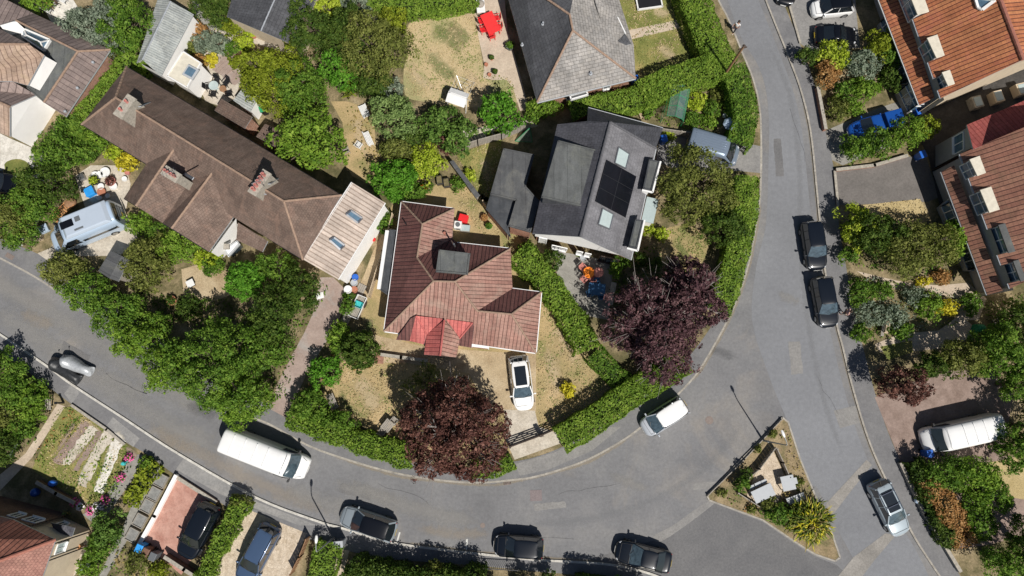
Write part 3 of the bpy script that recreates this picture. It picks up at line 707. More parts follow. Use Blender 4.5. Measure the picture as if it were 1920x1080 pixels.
def dormer(H, a, b, z0, z1, depth, roofm='flat_cream', cheek='roof_terracotta', glass='glass_blue', par=None, bars=1, hb=1, over=.18):
    """flat-roofed dormer: sill corner pixels a,b at z0; window faces the street"""
    A, B = G(a[0], a[1], z0), G(b[0], b[1], z0); d = (B-A); d.z = 0; L = d.length; d.normalize(); n = Vector((-d.y, d.x, 0))
    if (H.c-A).dot(n) < 0: n = -n                # n points into the house
    mb = MB(); mb.add([A, B, B+n*depth, A+n*depth]+[p+Vector((0, 0, z1-z0)) for p in (A, B, B+n*depth, A+n*depth)], [(0,1,5,4),(1,2,6,5),(2,3,7,6),(3,0,4,7)])
    o = mb.build('dormer', 'trim_white', par or H.root)
    C = (A+B)/2+n*(depth/2-over/2); r = MB(); rot = math.atan2(d.y, d.x)
    r.box((C.x, C.y, z1+.05), (L+over*1.4, depth+over, .12), rot); r.build('dormer_roof', roofm, o, bevel=.02)
    f = MB(); U = Vector((0, 0, 1)); w = .07; p = A-n*.03; q = B-n*.03; H0, H1 = .05, z1-z0-.1
    for x, y in ((p, q),): f.bar(x+U*H0, y+U*H0, w, .09); f.bar(x+U*H1, y+U*H1, w, .09)
    for k in range(bars+2): m = p.lerp(q, k/(bars+1)); f.bar(m+U*H0, m+U*H1, .09, w)
    for k in range(hb): zz = H0+(H1-H0)*(.68 if hb == 1 else (k+1)/(hb+1)); f.bar(p+U*zz, q+U*zz, w*.8, w*.8)
    f.build('window', 'trim_white', o); g = MB(); g.poly([p+U*H0+n*.01, q+U*H0+n*.01, q+U*H1+n*.01, p+U*H1+n*.01]); g.build('pane', glass, o)
    return o
# ------------------------------------------------------------------ vehicles
def loft(mb, rows, mi=0):
    mb.grid(rows, mi); mb.add(rows[0], [tuple(range(len(rows[0])))], mi); mb.add(rows[-1], [tuple(reversed(range(len(rows[-1]))))], mi)
def vehicle(px0, px1, kind, paint, label, cat='car', roofm=None, name='parked_car', group=None, W=None, Ht=None, glass='car_glass', rails=False, glassroof=False, lightscreen=False):
    """px0 rear, px1 front (photo pixels at bumper height)"""
    a, b = G(px0[0], px0[1], .6), G(px1[0], px1[1], .6); L = (b-a).length; c = (a+b)/2; rot = math.atan2(b.y-a.y, b.x-a.x)
    spec = dict(hatch=(1.78, 1.5), estate=(1.82, 1.5), suv=(1.9, 1.68), mpv=(1.78, 1.62), small=(1.64, 1.48), saloon=(1.82, 1.45), coupe=(1.78, 1.36), van=(2.0, 2.4), lvan=(1.95, 1.98), camper=(1.98, 2.55), pickup=(1.8, 1.75))[kind]
    W = W or spec[0]; Hh = Ht or spec[1]; o = empty(name, (c.x, c.y, .004), label, cat, group, rz=rot, world=False); hw = W/2
    roofm = roofm or paint; isvan = kind in ('van', 'lvan', 'camper'); parts = {}
    # --- lower body
    def sec(x, w, zt, zs, zb=.2, k=.8):
        return [(x, -w*.93, zb), (x, -w, zb+.2), (x, -w, zs*.72), (x, -w*.965, zs), (x, -w*k, zt-.015), (x, -w*.35, zt+.01), (x, w*.35, zt+.01), (x, w*k, zt-.015), (x, w*.965, zs), (x, w, zs*.72), (x, w, zb+.2), (x, w*.93, zb)]
    belt = {'hatch': .93, 'estate': .93, 'suv': 1.08, 'mpv': 1.0, 'small': .93, 'saloon': .92, 'coupe': .86, 'pickup': 1.0}.get(kind, 1.05)
    if not isvan:
        bon = belt-.03
        rear_top = belt+(.02 if kind in ('hatch', 'estate', 'suv', 'mpv', 'small', 'pickup') else .04)
        S = [(-.5, .62*hw, belt*.66, belt*.56, .32), (-.49, .8*hw, belt*.9, belt*.78, .27), (-.462, .92*hw, rear_top, belt*.92, .23), (-.38, .985*hw, rear_top, belt*.96, .2), (-.2, hw, belt+.02, belt*.97, .19), (.05, hw, belt+.02, belt*.97, .19), (.2, .995*hw, belt, belt*.95, .19), (.33, .975*hw, bon-.04, belt*.9, .2), (.41, .9*hw, bon-.11, belt*.8, .22), (.465, .76*hw, bon-.19, belt*.7, .24), (.493, .56*hw, bon-.3, belt*.58, .28), (.502, .42*hw, bon-.42, belt*.5, .32)]
        m = MB(); loft(m, [sec(x*L, w, zt, zs, zb) for x, w, zt, zs, zb in S]); m.build('body', paint, o, smooth=True, subsurf=2)
        # greenhouse
        g = dict(hatch=(-.475, -.37, .09, .27), estate=(-.485, -.43, .06, .25), suv=(-.485, -.42, .08, .26), mpv=(-.485, -.42, .16, .36), small=(-.48, -.36, .12, .31), saloon=(-.38, -.22, .06, .25), coupe=(-.33, -.12, .04, .22), pickup=(-.1, -.06, .14, .27))[kind]
        x0, x1, x2, x3 = (v*L for v in g); zb = belt-.01; zr = Hh-.05; wb = hw*.9; wt = hw*.72
        def arc(x, w, z, bow, n=5):
            return [(x+bow*(1-(2*i/(n-1)-1)**2), w*(1-2*i/(n-1)), z) for i in range(n)]
        fb, ft = arc(x3-.12, wb*.95, zb, .16), arc(x2-.05, wt, zr, .08); m = MB(); m.grid([ft, fb]); m.build('windscreen', 'car_glass_light' if lightscreen else glass, o, smooth=True)
        rb, rt = arc(x0+.08, wb*.92, zb, -.1), arc(x1+.04, wt, zr, -.06); m = MB(); m.grid([rb, rt]); m.build('rear_window', glass, o, smooth=True)
        for sg in (-1, 1):
            p = [(x0+.1, sg*wb, zb), (x3-.14, sg*wb, zb), (x2-.06, sg*wt, zr), (x1+.05, sg*wt, zr)]; m = MB(); m.poly(p if sg < 0 else p[::-1]); m.build('side_window', glass, o)
            mx = (x0+x3)/2+.05; PB = [((x3-.13, sg*wb, zb), (x2-.05, sg*wt, zr), .07, .07), ((x0+.09, sg*wb*.98, zb), (x1+.03, sg*wt, zr), .12, .1), ((mx+.02, sg*(wb+.005), zb), (mx, sg*(wt+.01), zr), .05, .05)]
            if kind in ('estate', 'suv', 'mpv'): mq = x0+.28*(x3-x0); PB.append(((mq, sg*(wb+.004), zb), (mq+.04, sg*(wt+.01), zr), .06, .05))
            for pb in PB: pl = MB(); pl.bar(*pb); pl.build('window_pillar', paint, o)
            mr = MB(); mr.box((x3-.2, sg*(hw+.1), belt+.02), (.13, .22, .15), 0, taper=.85); mr.box((x3-.2, sg*(hw-.01), belt-.02), (.08, .1, .05)); mr.build('wing_mirror', paint, o, bevel=.02)
        # roof
        m = MB(); rows = []
        for t, dz, ws in ((-.02, -.04, .72), (.04, .012, .95), (.25, .05, 1.03), (.55, .06, 1.05), (.85, .045, 1.02), (.97, .01, .93), (1.02, -.04, .76)):
            x = x1+(x2-x1)*t; w = wt*ws; rows.append([(x, -w, zr-.02), (x, -w*.97, zr+dz*.4), (x, -w*.6, zr+dz*.9), (x, 0, zr+dz), (x, w*.6, zr+dz*.9), (x, w*.97, zr+dz*.4), (x, w, zr-.02)])
        loft(m, rows); ro = m.build('roof', roofm, o, smooth=True, subsurf=1)
        if glassroof:
            m = MB(); xa, xb = x1+(x2-x1)*.18, x1+(x2-x1)*.92; m.grid([[(x, y*wt*.72, zr+.068-.02*abs(y)) for y in (-1, 0, 1)] for x in (xa, (xa+xb)/2, xb)]); m.build('glass_roof', 'car_glass', o, smooth=True)
        if rails:
            for sg in (-1, 1):
                m = MB(); m.cyl((x1+.1, sg*wt*.93, zr+.1), (x2-.1, sg*wt*.93, zr+.1), .022); 
                for t in (.08, .5, .92): xx = x1+(x2-x1)*t; m.cyl((xx, sg*wt*.93, zr), (xx, sg*wt*.93, zr+.1), .02)
                m.build('roof_rail', 'chrome' if rails == 2 else 'metal_dark', o)
        if rails == 2:
            for t in (.25, .72):
                m = MB(); xx = x1+(x2-x1)*t; m.bar((xx, -wt*.93, zr+.13), (xx, wt*.93, zr+.13), .06, .03); m.build('roof_bar', 'chrome', o)
        m = MB(); xs = x3-.02
        for sg in (-1, 1): m.bar((xs, sg*hw*.8, belt+.012), (.42*L, sg*hw*.68, belt-.13), .018, .014)
        m.bar((xs, -hw*.8, belt+.014), (xs, hw*.8, belt+.014), .03, .014); m.bar((.42*L, -hw*.68, belt-.13), (.42*L, hw*.68, belt-.13), .016, .014)
        m.build('bonnet_seam', 'car_trim', o)
        for sg in (-1, 1): m = MB(); m.bar((x3+.0, sg*hw*.1+.1, belt+.03), (x3-.22, sg*hw*.45+.1, belt+.16), .015, .015); m.build('wiper', 'plastic_black', o)
        m = MB(); m.cyl((x1+.12, 0, zr+.03), (x1-.02, 0, zr+.16), .008); m.build('aerial', 'plastic_black', o)
        if kind == 'pickup':
            m = MB(); m.box((-.3*L, 0, belt+.06), (.36*L, W*.9, .1)); m.box((-.3*L, 0, belt+.42), (.37*L, W*.84, .66), taper=.9); m.build('load_cover', paint, o, bevel=.06)
    else:
        zr = Hh
        prof = {'van': (.30, .395), 'lvan': (.21, .37), 'camper': (.19, .36)}[kind]; xr, xw = prof
        hoodz = 1.22 if kind != 'lvan' else 1.08
        def vs(x, w, z, zb=.25, wt=.86):
            return [(x, -w*.96, zb), (x, -w, zb+.25), (x, -w, min(z*.6, 1.15)), (x, -w*(.98 if z > 1.6 else .96), z*.8), (x, -w*wt, z*.985), (x, -w*.4, z), (x, w*.4, z), (x, w*wt, z*.985), (x, w*(.98 if z > 1.6 else .96), z*.8), (x, w, min(z*.6, 1.15)), (x, w, zb+.25), (x, w*.96, zb)]
        rows = [vs(-.5*L, hw*.95, zr*.95, .3), vs(-.493*L, hw*.985, zr*.985), vs(-.47*L, hw, zr), vs(-.2*L, hw, zr+.01), vs(.1*L, hw, zr), vs((xr-.02)*L, hw*.99, zr-.03), vs(xr*L+.05, hw*.98, zr-.1), vs(xw*L, hw*.97, hoodz+.04), vs(xw*L+.1, hw*.96, hoodz-.06), vs(.455*L, hw*.9, hoodz-.22), vs(.49*L, hw*.76, hoodz-.42, .3), vs(.5*L, hw*.68, hoodz-.55, .34)]
        m = MB(); loft(m, rows); m.build('body', paint, o, smooth=True, subsurf=1)
        def scr(z, x, w, n=5): return [(x+.09*(1-(2*i/(n-1)-1)**2), w*(1-2*i/(n-1)), z) for i in range(n)]
        m = MB(); m.grid([scr(zr-.18, xr*L+.12, hw*.8), scr(hoodz+.07, xw*L+.03, hw*.9)]); m.build('windscreen', 'car_glass_light' if lightscreen else glass, o, smooth=True)
        wb = MB(); wb.bar((xw*L+.13, -hw*.5, hoodz+.07), (xw*L-.05, hw*.2, hoodz+.34), .02, .02); wb.build('wiper', 'plastic_black', o)
        for sg in (-1, 1):
            m = MB(); p = [(xr*L-.75, sg*(hw*.985+.012), 1.15), (xw*L-.1, sg*(hw*.985+.012), 1.15), (xr*L+.05, sg*(hw*.95+.012), zr*.83), (xr*L-.75, sg*(hw*.96+.012), zr*.83)]; m.poly(p if sg < 0 else p[::-1]); m.build('side_window', glass, o)
            if kind != 'van':
                m = MB(); p = [(-.44*L, sg*(hw+.01), 1.2), (xr*L-.9, sg*(hw+.01), 1.2), (xr*L-.9, sg*(hw*.965+.01), min(zr*.8, 1.75)), (-.44*L, sg*(hw*.965+.01), min(zr*.8, 1.75))]; m.poly(p if sg < 0 else p[::-1]); m.build('side_window', glass, o)
            mr = MB(); mr.box((xw*L-.2, sg*(hw+.15), hoodz+.15), (.13, .22, .28)); mr.box((xw*L-.2, sg*(hw+.02), hoodz+.02), (.07, .14, .06)); mr.build('wing_mirror', 'car_trim', o, bevel=.02)
        m = MB(); m.poly([(-.5*L-.012, -hw*.75, zr*.62), (-.5*L-.012, hw*.75, zr*.62), (-.5*L+.0, hw*.7, zr*.86), (-.5*L+.0, -hw*.7, zr*.86)][::-1]); m.build('rear_window', glass, o)
        if kind == 'lvan':
            m = MB()
            for i in range(7): y = (-.6+i*.2)*hw; m.box((-.12*L, y, zr+.015), (.6*L, .05, .02))
            m.build('roof_rib', paint, o)
        if kind == 'van':
            for t in (-.36, -.22, -.08, .06): m = MB(); m.box((t*L, 0, zr+.012), (.06, W*.74, .022)); m.build('roof_rib', paint, o, bevel=.008)
            m = MB(); m.bar(((xr-.02)*L, -hw*.8, zr-.01), ((xr-.02)*L, hw*.8, zr-.01), .02, .02); m.build('roof_seam', 'plastic_grey', o)
            for sg in (-1, 1): m = MB(); m.bar((xw*L+.18, sg*hw*.78, hoodz-.04), (.47*L, sg*hw*.6, hoodz-.3), .02, .016); m.build('bonnet_seam', 'plastic_grey', o)
        if kind == 'camper':
            m = MB(); m.box((-.15*L, 0, zr+.08), (.64*L, W*.93, .3), taper=.84); hi = m.build('high_roof', roofm, o, bevel=.07)
            m = MB(); m.box((.07*L, hw*-.12, zr+.24), (.17*L, .62, .03)); m.build('solar_panel', 'solar', o)
            m = MB(); m.box((-.08*L, hw*-.2, zr+.25), (.42, .42, .07)); m.build('roof_vent', 'plastic_grey', o, bevel=.02)
            m = MB(); m.box((-.06*L, hw*.55, zr+.235), (.75, .16, .04)); m.build('air_intake', 'plastic_grey', o, bevel=.01)
            m = MB()
            for z in (.9, 1.3, 1.7): m.cyl((-.5*L-.18, -.6, z), (-.5*L-.18, .6, z), .025)
            for y in (-.55, .55): m.cyl((-.5*L-.18, y, .7), (-.5*L-.18, y, 1.8), .025); m.cyl((-.5*L, y, 1.6), (-.5*L-.18, y, 1.6), .02)
            m.build('bike_rack', 'metal_dark', o)
    # trim, lamps, plates, wheels
    m = MB(); m.box((.482*L, 0, .36), (.06, W*.5, .2)); m.build('front_bumper', 'car_trim', o, bevel=.03)
    m = MB(); m.box((-.484*L, 0, .36), (.06, W*.62, .2)); m.build('rear_bumper', 'car_trim', o, bevel=.03)
    lz = .66 if not isvan else .85
    for sg in (-1, 1):
        m = MB(); m.box((.437*L, sg*hw*.7, lz-.02), (.26, .18, .12), -sg*.7, taper=.7); m.build('headlight', 'head_lamp', o, bevel=.03)
        m = MB(); m.box((-.466*L, sg*hw*.74, belt*.8), (.1, .2, .2), sg*.5, taper=.8); m.build('tail_light', 'tail_lamp', o, bevel=.03)
        for xx in (.31*L, -.3*L):
            wr = .32 if kind not in ('suv', 'van', 'camper') else .36; yo = sg*(hw-.1)
            m = MB(); y0, y1 = yo-.11, yo+.11; m.lathe((0, 0, 0), [(wr*.6, -.11), (wr*.93, -.11), (wr, -.07), (wr, .07), (wr*.93, .11), (wr*.6, .11)], 20)
            m.v = [(xx+p[0], yo+p[2], wr+p[1]) for p in m.v]; w_ = m.build('wheel', 'rubber', o, smooth=False)
            m = MB(); m.cyl((xx, yo-.115, wr), (xx, yo+.115, wr), wr*.62, n=14); m.build('rim', 'rim', w_)
    m = MB(); m.box((.5*L+.028, 0, .42), (.012, .52, .11)); m.build('number_plate', 'plate_white', o)
    m = MB(); m.box((-.5*L-.028, 0, .62 if not isvan else .8), (.012, .52, .11)); m.build('number_plate', 'plate_yellow', o)
    return o
def motorbike(px0, px1, cover, label):
    a, b = G(*px0, .5), G(*px1, .5); L = (b-a).length; c = (a+b)/2; o = empty('covered_motorbike', (c.x, c.y, .004), label, 'motorbike', None, rz=math.atan2(b.y-a.y, b.x-a.x), world=False)
    rows = []; rg = random.Random(len(label))
    for t, w, z in ((-.5, .42, .4), (-.47, .5, .6), (-.38, .36, .85), (-.2, .4, .95), (-.02, .5, .86), (.14, .56, 1.0), (.24, .66, 1.2), (.3, .6, 1.26), (.4, .48, 1.0), (.47, .36, .66), (.5, .2, .45)):
        x = t*L; ww = w+.09*(rg.random()-.5); z *= .93+.14*rg.random(); rows.append([(x, -ww*.9, .13), (x, -ww*1.02, .35+.05*rg.random()), (x, -ww*.8, z*.72), (x, -ww*.35, z*.96), (x, 0, z), (x, ww*.35, z*.96), (x, ww*.8, z*.72), (x, ww*1.02, .35+.05*rg.random()), (x, ww*.9, .13)])
    m = MB(); loft(m, rows); m.v = [(x+.05*math.sin(9*z+y*7), y+.05*math.sin(11*x+z*5), z+.04*math.sin(13*x+9*y)) for x, y, z in m.v]; m.build('cover', cover, o, smooth=True, subsurf=2)
    for xx in (-.36*L, .36*L):
        m = MB(); m.cyl((xx, -.07, .3), (xx, .07, .3), .3, n=18); w = m.build('wheel', 'rubber', o); m = MB(); m.cyl((xx, -.075, .3), (xx, .075, .3), .17, n=12); m.build('rim', 'rim', w)
    for sg in (-1, 1):
        m = MB(); m.cyl((.25*L, sg*.3, 1.0), (.27*L, sg*.47, 1.2), .015); m.box((.27*L, sg*.5, 1.24), (.05, .13, .1)); m.build('mirror', 'metal_dark', o)
    return o
# ------------------------------------------------------------------ street and garden things
def obj_at(name, label, cat, px, rz=0, group=None, h=0.0, z=None):
    c = G(px[0], px[1], h); return empty(name, (c.x, c.y, h if z is None else z), label, cat, group, rz=rz, world=False)
def ang(p, q): a, b = G(*p), G(*q); return math.atan2(b.y-a.y, b.x-a.x)
def streetlamp(base, label, armrot):
    o = obj_at('street_lamp', label, 'street lamp', base, armrot, z=.1)
    m = MB(); m.cyl((0, 0, 0), (0, 0, 1.1), .09, .085); m.cyl((0, 0, 1.1), (0, 0, 4.7), .06, .045); m.build('pole', 'metal_pole', o)
    m = MB(); pts = [(0, 0, 4.65), (.05, 0, 4.85), (.3, 0, 5.0), (.75, 0, 5.05)]
    for a, b in zip(pts, pts[1:]): m.cyl(a, b, .04, .035)
    m.build('arm', 'metal_pole', o)
    m = MB(); loft(m, [[(x, -w, 5.03), (x, -w*.8, 5.03+t), (x, 0, 5.05+t*1.3), (x, w*.8, 5.03+t), (x, w, 5.03), (x, 0, 4.99)] for x, w, t in ((.65, .06, .03), (.78, .12, .07), (1.0, .13, .08), (1.2, .08, .04))]); h = m.build('lamp_head', 'trim_white', o, smooth=True, subsurf=1)
    m = MB(); m.box((.96, 0, 4.985), (.3, .16, .02)); m.build('lens', 'head_lamp', h)
    return o
def bin_(px, mat, label, rz=0, lid=None, group='wheelie bins', h=1.05):
    o = obj_at('wheelie_bin', label, 'bin', px, rz, group, z=.11); m = MB(); m.box((0, 0, h/2), (.5, .58, h-.08)); 
    m.v = [(x*(.84 if z < .3 else 1), y*(.84 if z < .3 else 1), z) for x, y, z in m.v]; m.build('bin_body', mat, o, bevel=.03)
    m = MB(); m.box((0, -.02, h), (.56, .66, .07), taper=.93); m.build('lid', lid or mat, o, bevel=.02)
    m = MB(); m.cyl((-.2, .35, h-.07), (.2, .35, h-.07), .02); m.build('handle', 'plastic_black', o)
    for s in (-1, 1): m = MB(); m.cyl((s*.22, .26, .1), (s*.28, .26, .1), .1, n=12); m.build('wheel', 'rubber', o)
    return o
def chair(px, rz, mat, label, group=None, cat='chair'):
    o = obj_at('garden_chair', label, cat, px, rz, group, z=.12); m = MB()
    for i in range(5): m.box((-.2+i*.1, 0, .43), (.085, .48, .03))
    m.build('seat', mat, o, bevel=.01); m = MB()
    for i in range(5): m.box((-.27-.02*i, 0, .5+i*.1), (.03, .48, .085))
    m.build('backrest', mat, o)
    for x in (-.22, .2):
        for y in (-.22, .22): m = MB(); m.bar((x*1.05, y*1.05, 0), (x, y, .43), .04); m.build('leg', mat, o)
    for y in (-.26, .26): m = MB(); m.box((-.02, y, .65), (.46, .05, .03)); m.bar((.19, y, .43), (.19, y, .64), .035); m.build('armrest', mat, o)
    return o
def table(px, L, Wd, rz, mat, label, h=.74, round_=False, cloth=None, group=None, name='garden_table', slat=False):
    o = obj_at(name, label, 'table', px, rz, group, z=.12); m = MB()
    if round_: m.lathe((0, 0, h-.04), [(L/2*.97, 0), (L/2, .01), (L/2, .03), (L/2*.98, .04)], 28)
    elif slat:
        k = max(4, int(Wd/.12))
        for i in range(k): m.box((0, -Wd/2+(i+.5)*Wd/k, h-.02), (L, Wd/k*.86, .035))
    else: m.box((0, 0, h-.02), (L, Wd, .04))
    m.build('tabletop', mat, o, bevel=.008)
    if round_:
        m = MB(); m.cyl((0, 0, 0), (0, 0, h-.04), .04); m.box((0, 0, .02), (.5, .08, .04)); m.box((0, 0, .022), (.08, .5, .04)); m.build('leg', mat, o)
    else:
        for x in (-1, 1):
            for y in (-1, 1): m = MB(); m.bar((x*(L/2-.08), y*(Wd/2-.08), 0), (x*(L/2-.08), y*(Wd/2-.08), h-.04), .06); m.build('leg', mat, o)
    return o
def bench(px, L, rz, mat, label, back=True, d=.45, name='garden_bench', cat='bench'):
    o = obj_at(name, label, cat, px, rz, z=.12); m = MB()
    for i in range(4): m.box((0, -d/2+(i+.5)*d/4, .44), (L, d/4*.82, .03))
    m.build('seat', mat, o)
    if back:
        m = MB()
        for i in range(3): m.box((0, d/2+.02+.02*i, .55+.13*i), (L, .03, .09))
        for x in (-L/2+.05, L/2-.05): m.bar((x, d/2, .4), (x, d/2+.06, .9), .05)
        m.build('backrest', mat, o)
    for x in (-1, 1):
        for y in (-1, 1): m = MB(); m.bar((x*(L/2-.08), y*(d/2-.05), 0), (x*(L/2-.08), y*(d/2-.05), .43), .055); m.build('leg', mat, o)
    return o
def lounger(px, rz, mat, label, L=1.8):
    o = obj_at('sun_lounger', label, 'sun lounger', px, rz, z=.12); m = MB()
    for i in range(9): m.box((-L/2+.45+i*(L-.5)/9, 0, .32), ((L-.5)/9*.75, .6, .03))
    m.build('bed', mat, o); m = MB(); m.bar((-L/2+.4, 0, .34), (-L/2, 0, .62), .6, .04); m.build('headrest', mat, o)
    m = MB(); m.box((.1, -.31, .3), (L-.3, .05, .06)); m.box((.1, .31, .3), (L-.3, .05, .06)); m.build('frame', mat, o)
    for x in (-.5, .6):
        for y in (-.27, .27): m = MB(); m.bar((x, y, 0), (x, y, .3), .05); m.build('leg', mat, o)
    return o
def pot(px, r, h, mat, label, plant=None, group=None, name='plant_pot', cat='plant pot'):
    o = obj_at(name, label, cat, px, 0, group, z=.12); m = MB(); m.lathe((0, 0, 0), [(r*.7, 0), (r*.95, h*.8), (r*1.08, h*.82), (r*1.08, h), (r*.9, h), (r*.85, h*.85)], 16); m.build('pot', mat, o)
    m = MB(); m.cyl((0, 0, h*.7), (0, 0, h*.84), r*.84, n=14); m.build('compost', 'soil', o)
    if plant:
        SEED[0] += 1; rg = np.random.default_rng(SEED[0]); n = 160; e = rg.normal(size=(n, 3)); e /= np.linalg.norm(e, axis=1, keepdims=True); e[:, 2] = abs(e[:, 2]); 
        child('foliage', leaf_mesh('foliage', e*r*1.2*rg.uniform(.5, 1, (n, 1))+np.array([[0, 0, h]]), e+rg.normal(size=(n, 3))*.4, .1*rg.uniform(.6, 1.4, n), plant, seed=SEED[0]), o)
    return o
def fence(path, h, mat, label, name='fence', cat='fence', post=1.8, thick=.04, group=None, z0=.08):
    P = [G(x, y, h) for x, y in path]; c = P[0]; o = empty(name, (c.x, c.y, z0), label, cat, group); m = MB(); posts = []
    for a, b in zip(P, P[1:]):
        L = (b-a).length; k = max(1, round(L/post))
        for i in range(k):
            p, q = a.lerp(b, i/k), a.lerp(b, (i+1)/k); n = max(3, int((q-p).length/.14))
            for j in range(n):
                u, v = p.lerp(q, (j+.04)/n), p.lerp(q, (j+.96)/n); off = .008 if j % 2 else -.008; d = (q-p).normalized(); s = Vector((-d.y, d.x, 0))*off
                m.bar(Vector((u.x, u.y, (h+z0)/2))+s, Vector((v.x, v.y, (h+z0)/2))+s, thick*.6, h-z0-.05*rnd.random())
            posts.append(p)
        posts.append(b)
        m.bar((a.x, a.y, h-.05), (b.x, b.y, h-.05), thick*1.6, .06)
    m.build('panel', mat, o)
    for p in posts: m = MB(); m.bar((p.x, p.y, z0), (p.x, p.y, h+.06), .09, .09); m.build('post', mat, o)
    return o
def wall_(path, h, mat, label, w=.22, name='garden_wall', cap='stone', cat='wall', z0=0):
    P = [G(x, y, h) for x, y in path]; c = P[0]; o = empty(name, (c.x, c.y, z0), label, cat); m = MB(); k = MB()
    for a, b in zip(P, P[1:]): 
        d = (b-a).normalized()*w/2; m.bar((a.x-d.x, a.y-d.y, (h+z0)/2), (b.x+d.x, b.y+d.y, (h+z0)/2), w, h-z0); k.bar((a.x-d.x, a.y-d.y, h+.03), (b.x+d.x, b.y+d.y, h+.03), w+.06, .055)
    m.build('wall_face', mat, o, uv=True); k.build('coping', cap, o); return o
def person(px, rz, label, shirt, legs, stride=.25, shorts=False):
    o = obj_at('person', label, 'person', px, rz, z=.02)
    def skinned(name, chain, mat, sub=1):
        me = bpy.data.meshes.new(name); vs = [c[0] for c in chain['v']]; me.from_pydata(vs, chain['e'], []); ob = bpy.data.objects.new(name, me); COL.objects.link(ob); ob.parent = o
        me.materials.append(MATS[mat]); sk = ob.modifiers.new('k', 'SKIN'); ob.modifiers.new('s', 'SUBSURF').levels = sub; ob.modifiers['s'].render_levels = sub; sk.use_smooth_shade = True
        for i, c in enumerate(chain['v']): me.skin_vertices[0].data[i].radius = (c[1], c[1] if len(c) < 3 else c[2])
        me.skin_vertices[0].data[0].use_root = True; return ob
    s = stride
    V = [((0, 0, .95), .13, .16), ((0, 0, 1.15), .11, .14), ((0, 0, 1.38), .12, .18), ((0, 0, 1.5), .055), ((.02, 0, 1.6), .07), ((.03, 0, 1.72), .085),
         ((0, .1, .88), .085), ((s*.5, .1, .5), .058), ((s*.6, .1, .1), .04), ((s*.6+.16, .11, .05), .035),
         ((0, -.1, .88), .085), ((-s*.2, -.1, .5), .058), ((-s, -.1, .12), .04), ((-s+.15, -.11, .05), .035),
         ((0, .19, 1.42), .055), ((-s*.4, .25, 1.15), .042), ((-s*.1, .27, .92), .03), ((0, .27, .85), .035),
         ((0, -.19, 1.42), .055), ((s*.3, -.25, 1.15), .042), ((s*.8, -.26, .95), .03), ((s*.9, -.26, .88), .035)]
    E = [(0,1),(1,2),(2,3),(3,4),(4,5),(0,6),(6,7),(7,8),(8,9),(0,10),(10,11),(11,12),(12,13),(2,14),(14,15),(15,16),(16,17),(2,18),(18,19),(19,20),(20,21)]
    for hb, sx in ((17, .0), (21, s*.9)):
        b = V[hb][0]; sg = 1 if b[1] > 0 else -1
        for k, (dy, ln) in enumerate(((-.024, .075), (-.008, .085), (.008, .08), (.024, .065))):
            V.append(((b[0]+dy, b[1], b[2]-ln*.6), .009)); E.append((hb, len(V)-1)); V.append(((b[0]+dy+.01, b[1]-.01*sg, b[2]-ln), .008)); E.append((len(V)-2, len(V)-1))
        V.append(((b[0]+.045, b[1]-.01*sg, b[2]-.03), .009)); E.append((hb, len(V)-1))
    skinned('body', dict(v=V, e=E), 'skin')
    skinned('shirt', dict(v=[((0, 0, .98), .15, .18), ((0, 0, 1.2), .135, .165), ((0, 0, 1.42), .13, .2), ((0, .2, 1.42), .075), ((-s*.25, .235, 1.24), .062), ((0, -.2, 1.42), .075), ((s*.2, -.235, 1.24), .062)], e=[(0,1),(1,2),(2,3),(3,4),(2,5),(5,6)]), shirt)
    kz = .5 if shorts else .14
    f1 = (s*.5, .1, .5) if shorts else (s*.6, .1, .14); f2 = (-s*.2, -.1, .5) if shorts else (-s, -.1, .16)
    skinned('trousers', dict(v=[((0, 0, .98), .15, .175), ((0, .1, .86), .1), ((s*.5, .1, .52), .075), (f1, .062), ((0, -.1, .86), .1), ((-s*.2, -.1, .52), .075), (f2, .062)], e=[(0,1),(1,2),(2,3),(0,4),(4,5),(5,6)]), legs)
    m = MB(); m.lathe((.0, 0, 1.66), [(.1, 0), (.118, .06), (.105, .13), (.06, .175), (.01, .185)], 14); m.v = [(x-.025 if x > .05 else x-.01, y, z) for x, y, z in m.v]; m.build('hair', 'hair', o, smooth=True)
    m = MB(); m.box((.128, 0, 1.685), (.03, .025, .045)); m.build('nose', 'skin', o, bevel=.008)
    m = MB(); m.box((.118, -.033, 1.715), (.012, .02, .012)); m.box((.118, .033, 1.715), (.012, .02, .012)); m.box((.115, 0, 1.64), (.012, .045, .008)); m.build('face_features', 'hair', o)
    for y, x in ((.11, s*.6), (-.11, -s)): m = MB(); m.box((x+.07, y, .045), (.27, .1, .09), taper=.75); m.build('shoe', 'shoe', o, bevel=.02)
    return o

def notched(F1, F2, dorm, depth, F3, F4):
    """outline of a roof slope with a gap cut at the eaves for every dormer"""
    A, B, C, D = G(*F1), G(*F2), G(*F3), G(*F4); e = B-A; L = e.length; eh = Vector((e.x, e.y, 0)).normalized(); up = (C-B); n = Vector((-eh.y, eh.x, 0)); n = n if n.dot(up) > 0 else -n
    hz = abs(Vector((up.x, up.y, 0)).dot(n)); sl = up.z/hz; out = [A]
    for a, b in dorm:
        P, Q = G(a[0], a[1], 3.6), G(b[0], b[1], 3.6); t0, t1 = sorted(((P-A).dot(eh), (Q-A).dot(eh))); t0 -= .04; t1 += .04
        if t0 > .05: p0 = A+eh*t0; out += [p0, p0+n*depth+Vector((0, 0, depth*sl))]
        else: out[-1] = A+n*depth+Vector((0, 0, depth*sl))
        p1 = A+eh*t1; out += [p1+n*depth+Vector((0, 0, depth*sl)), p1]
    return out+[B, C, D], out
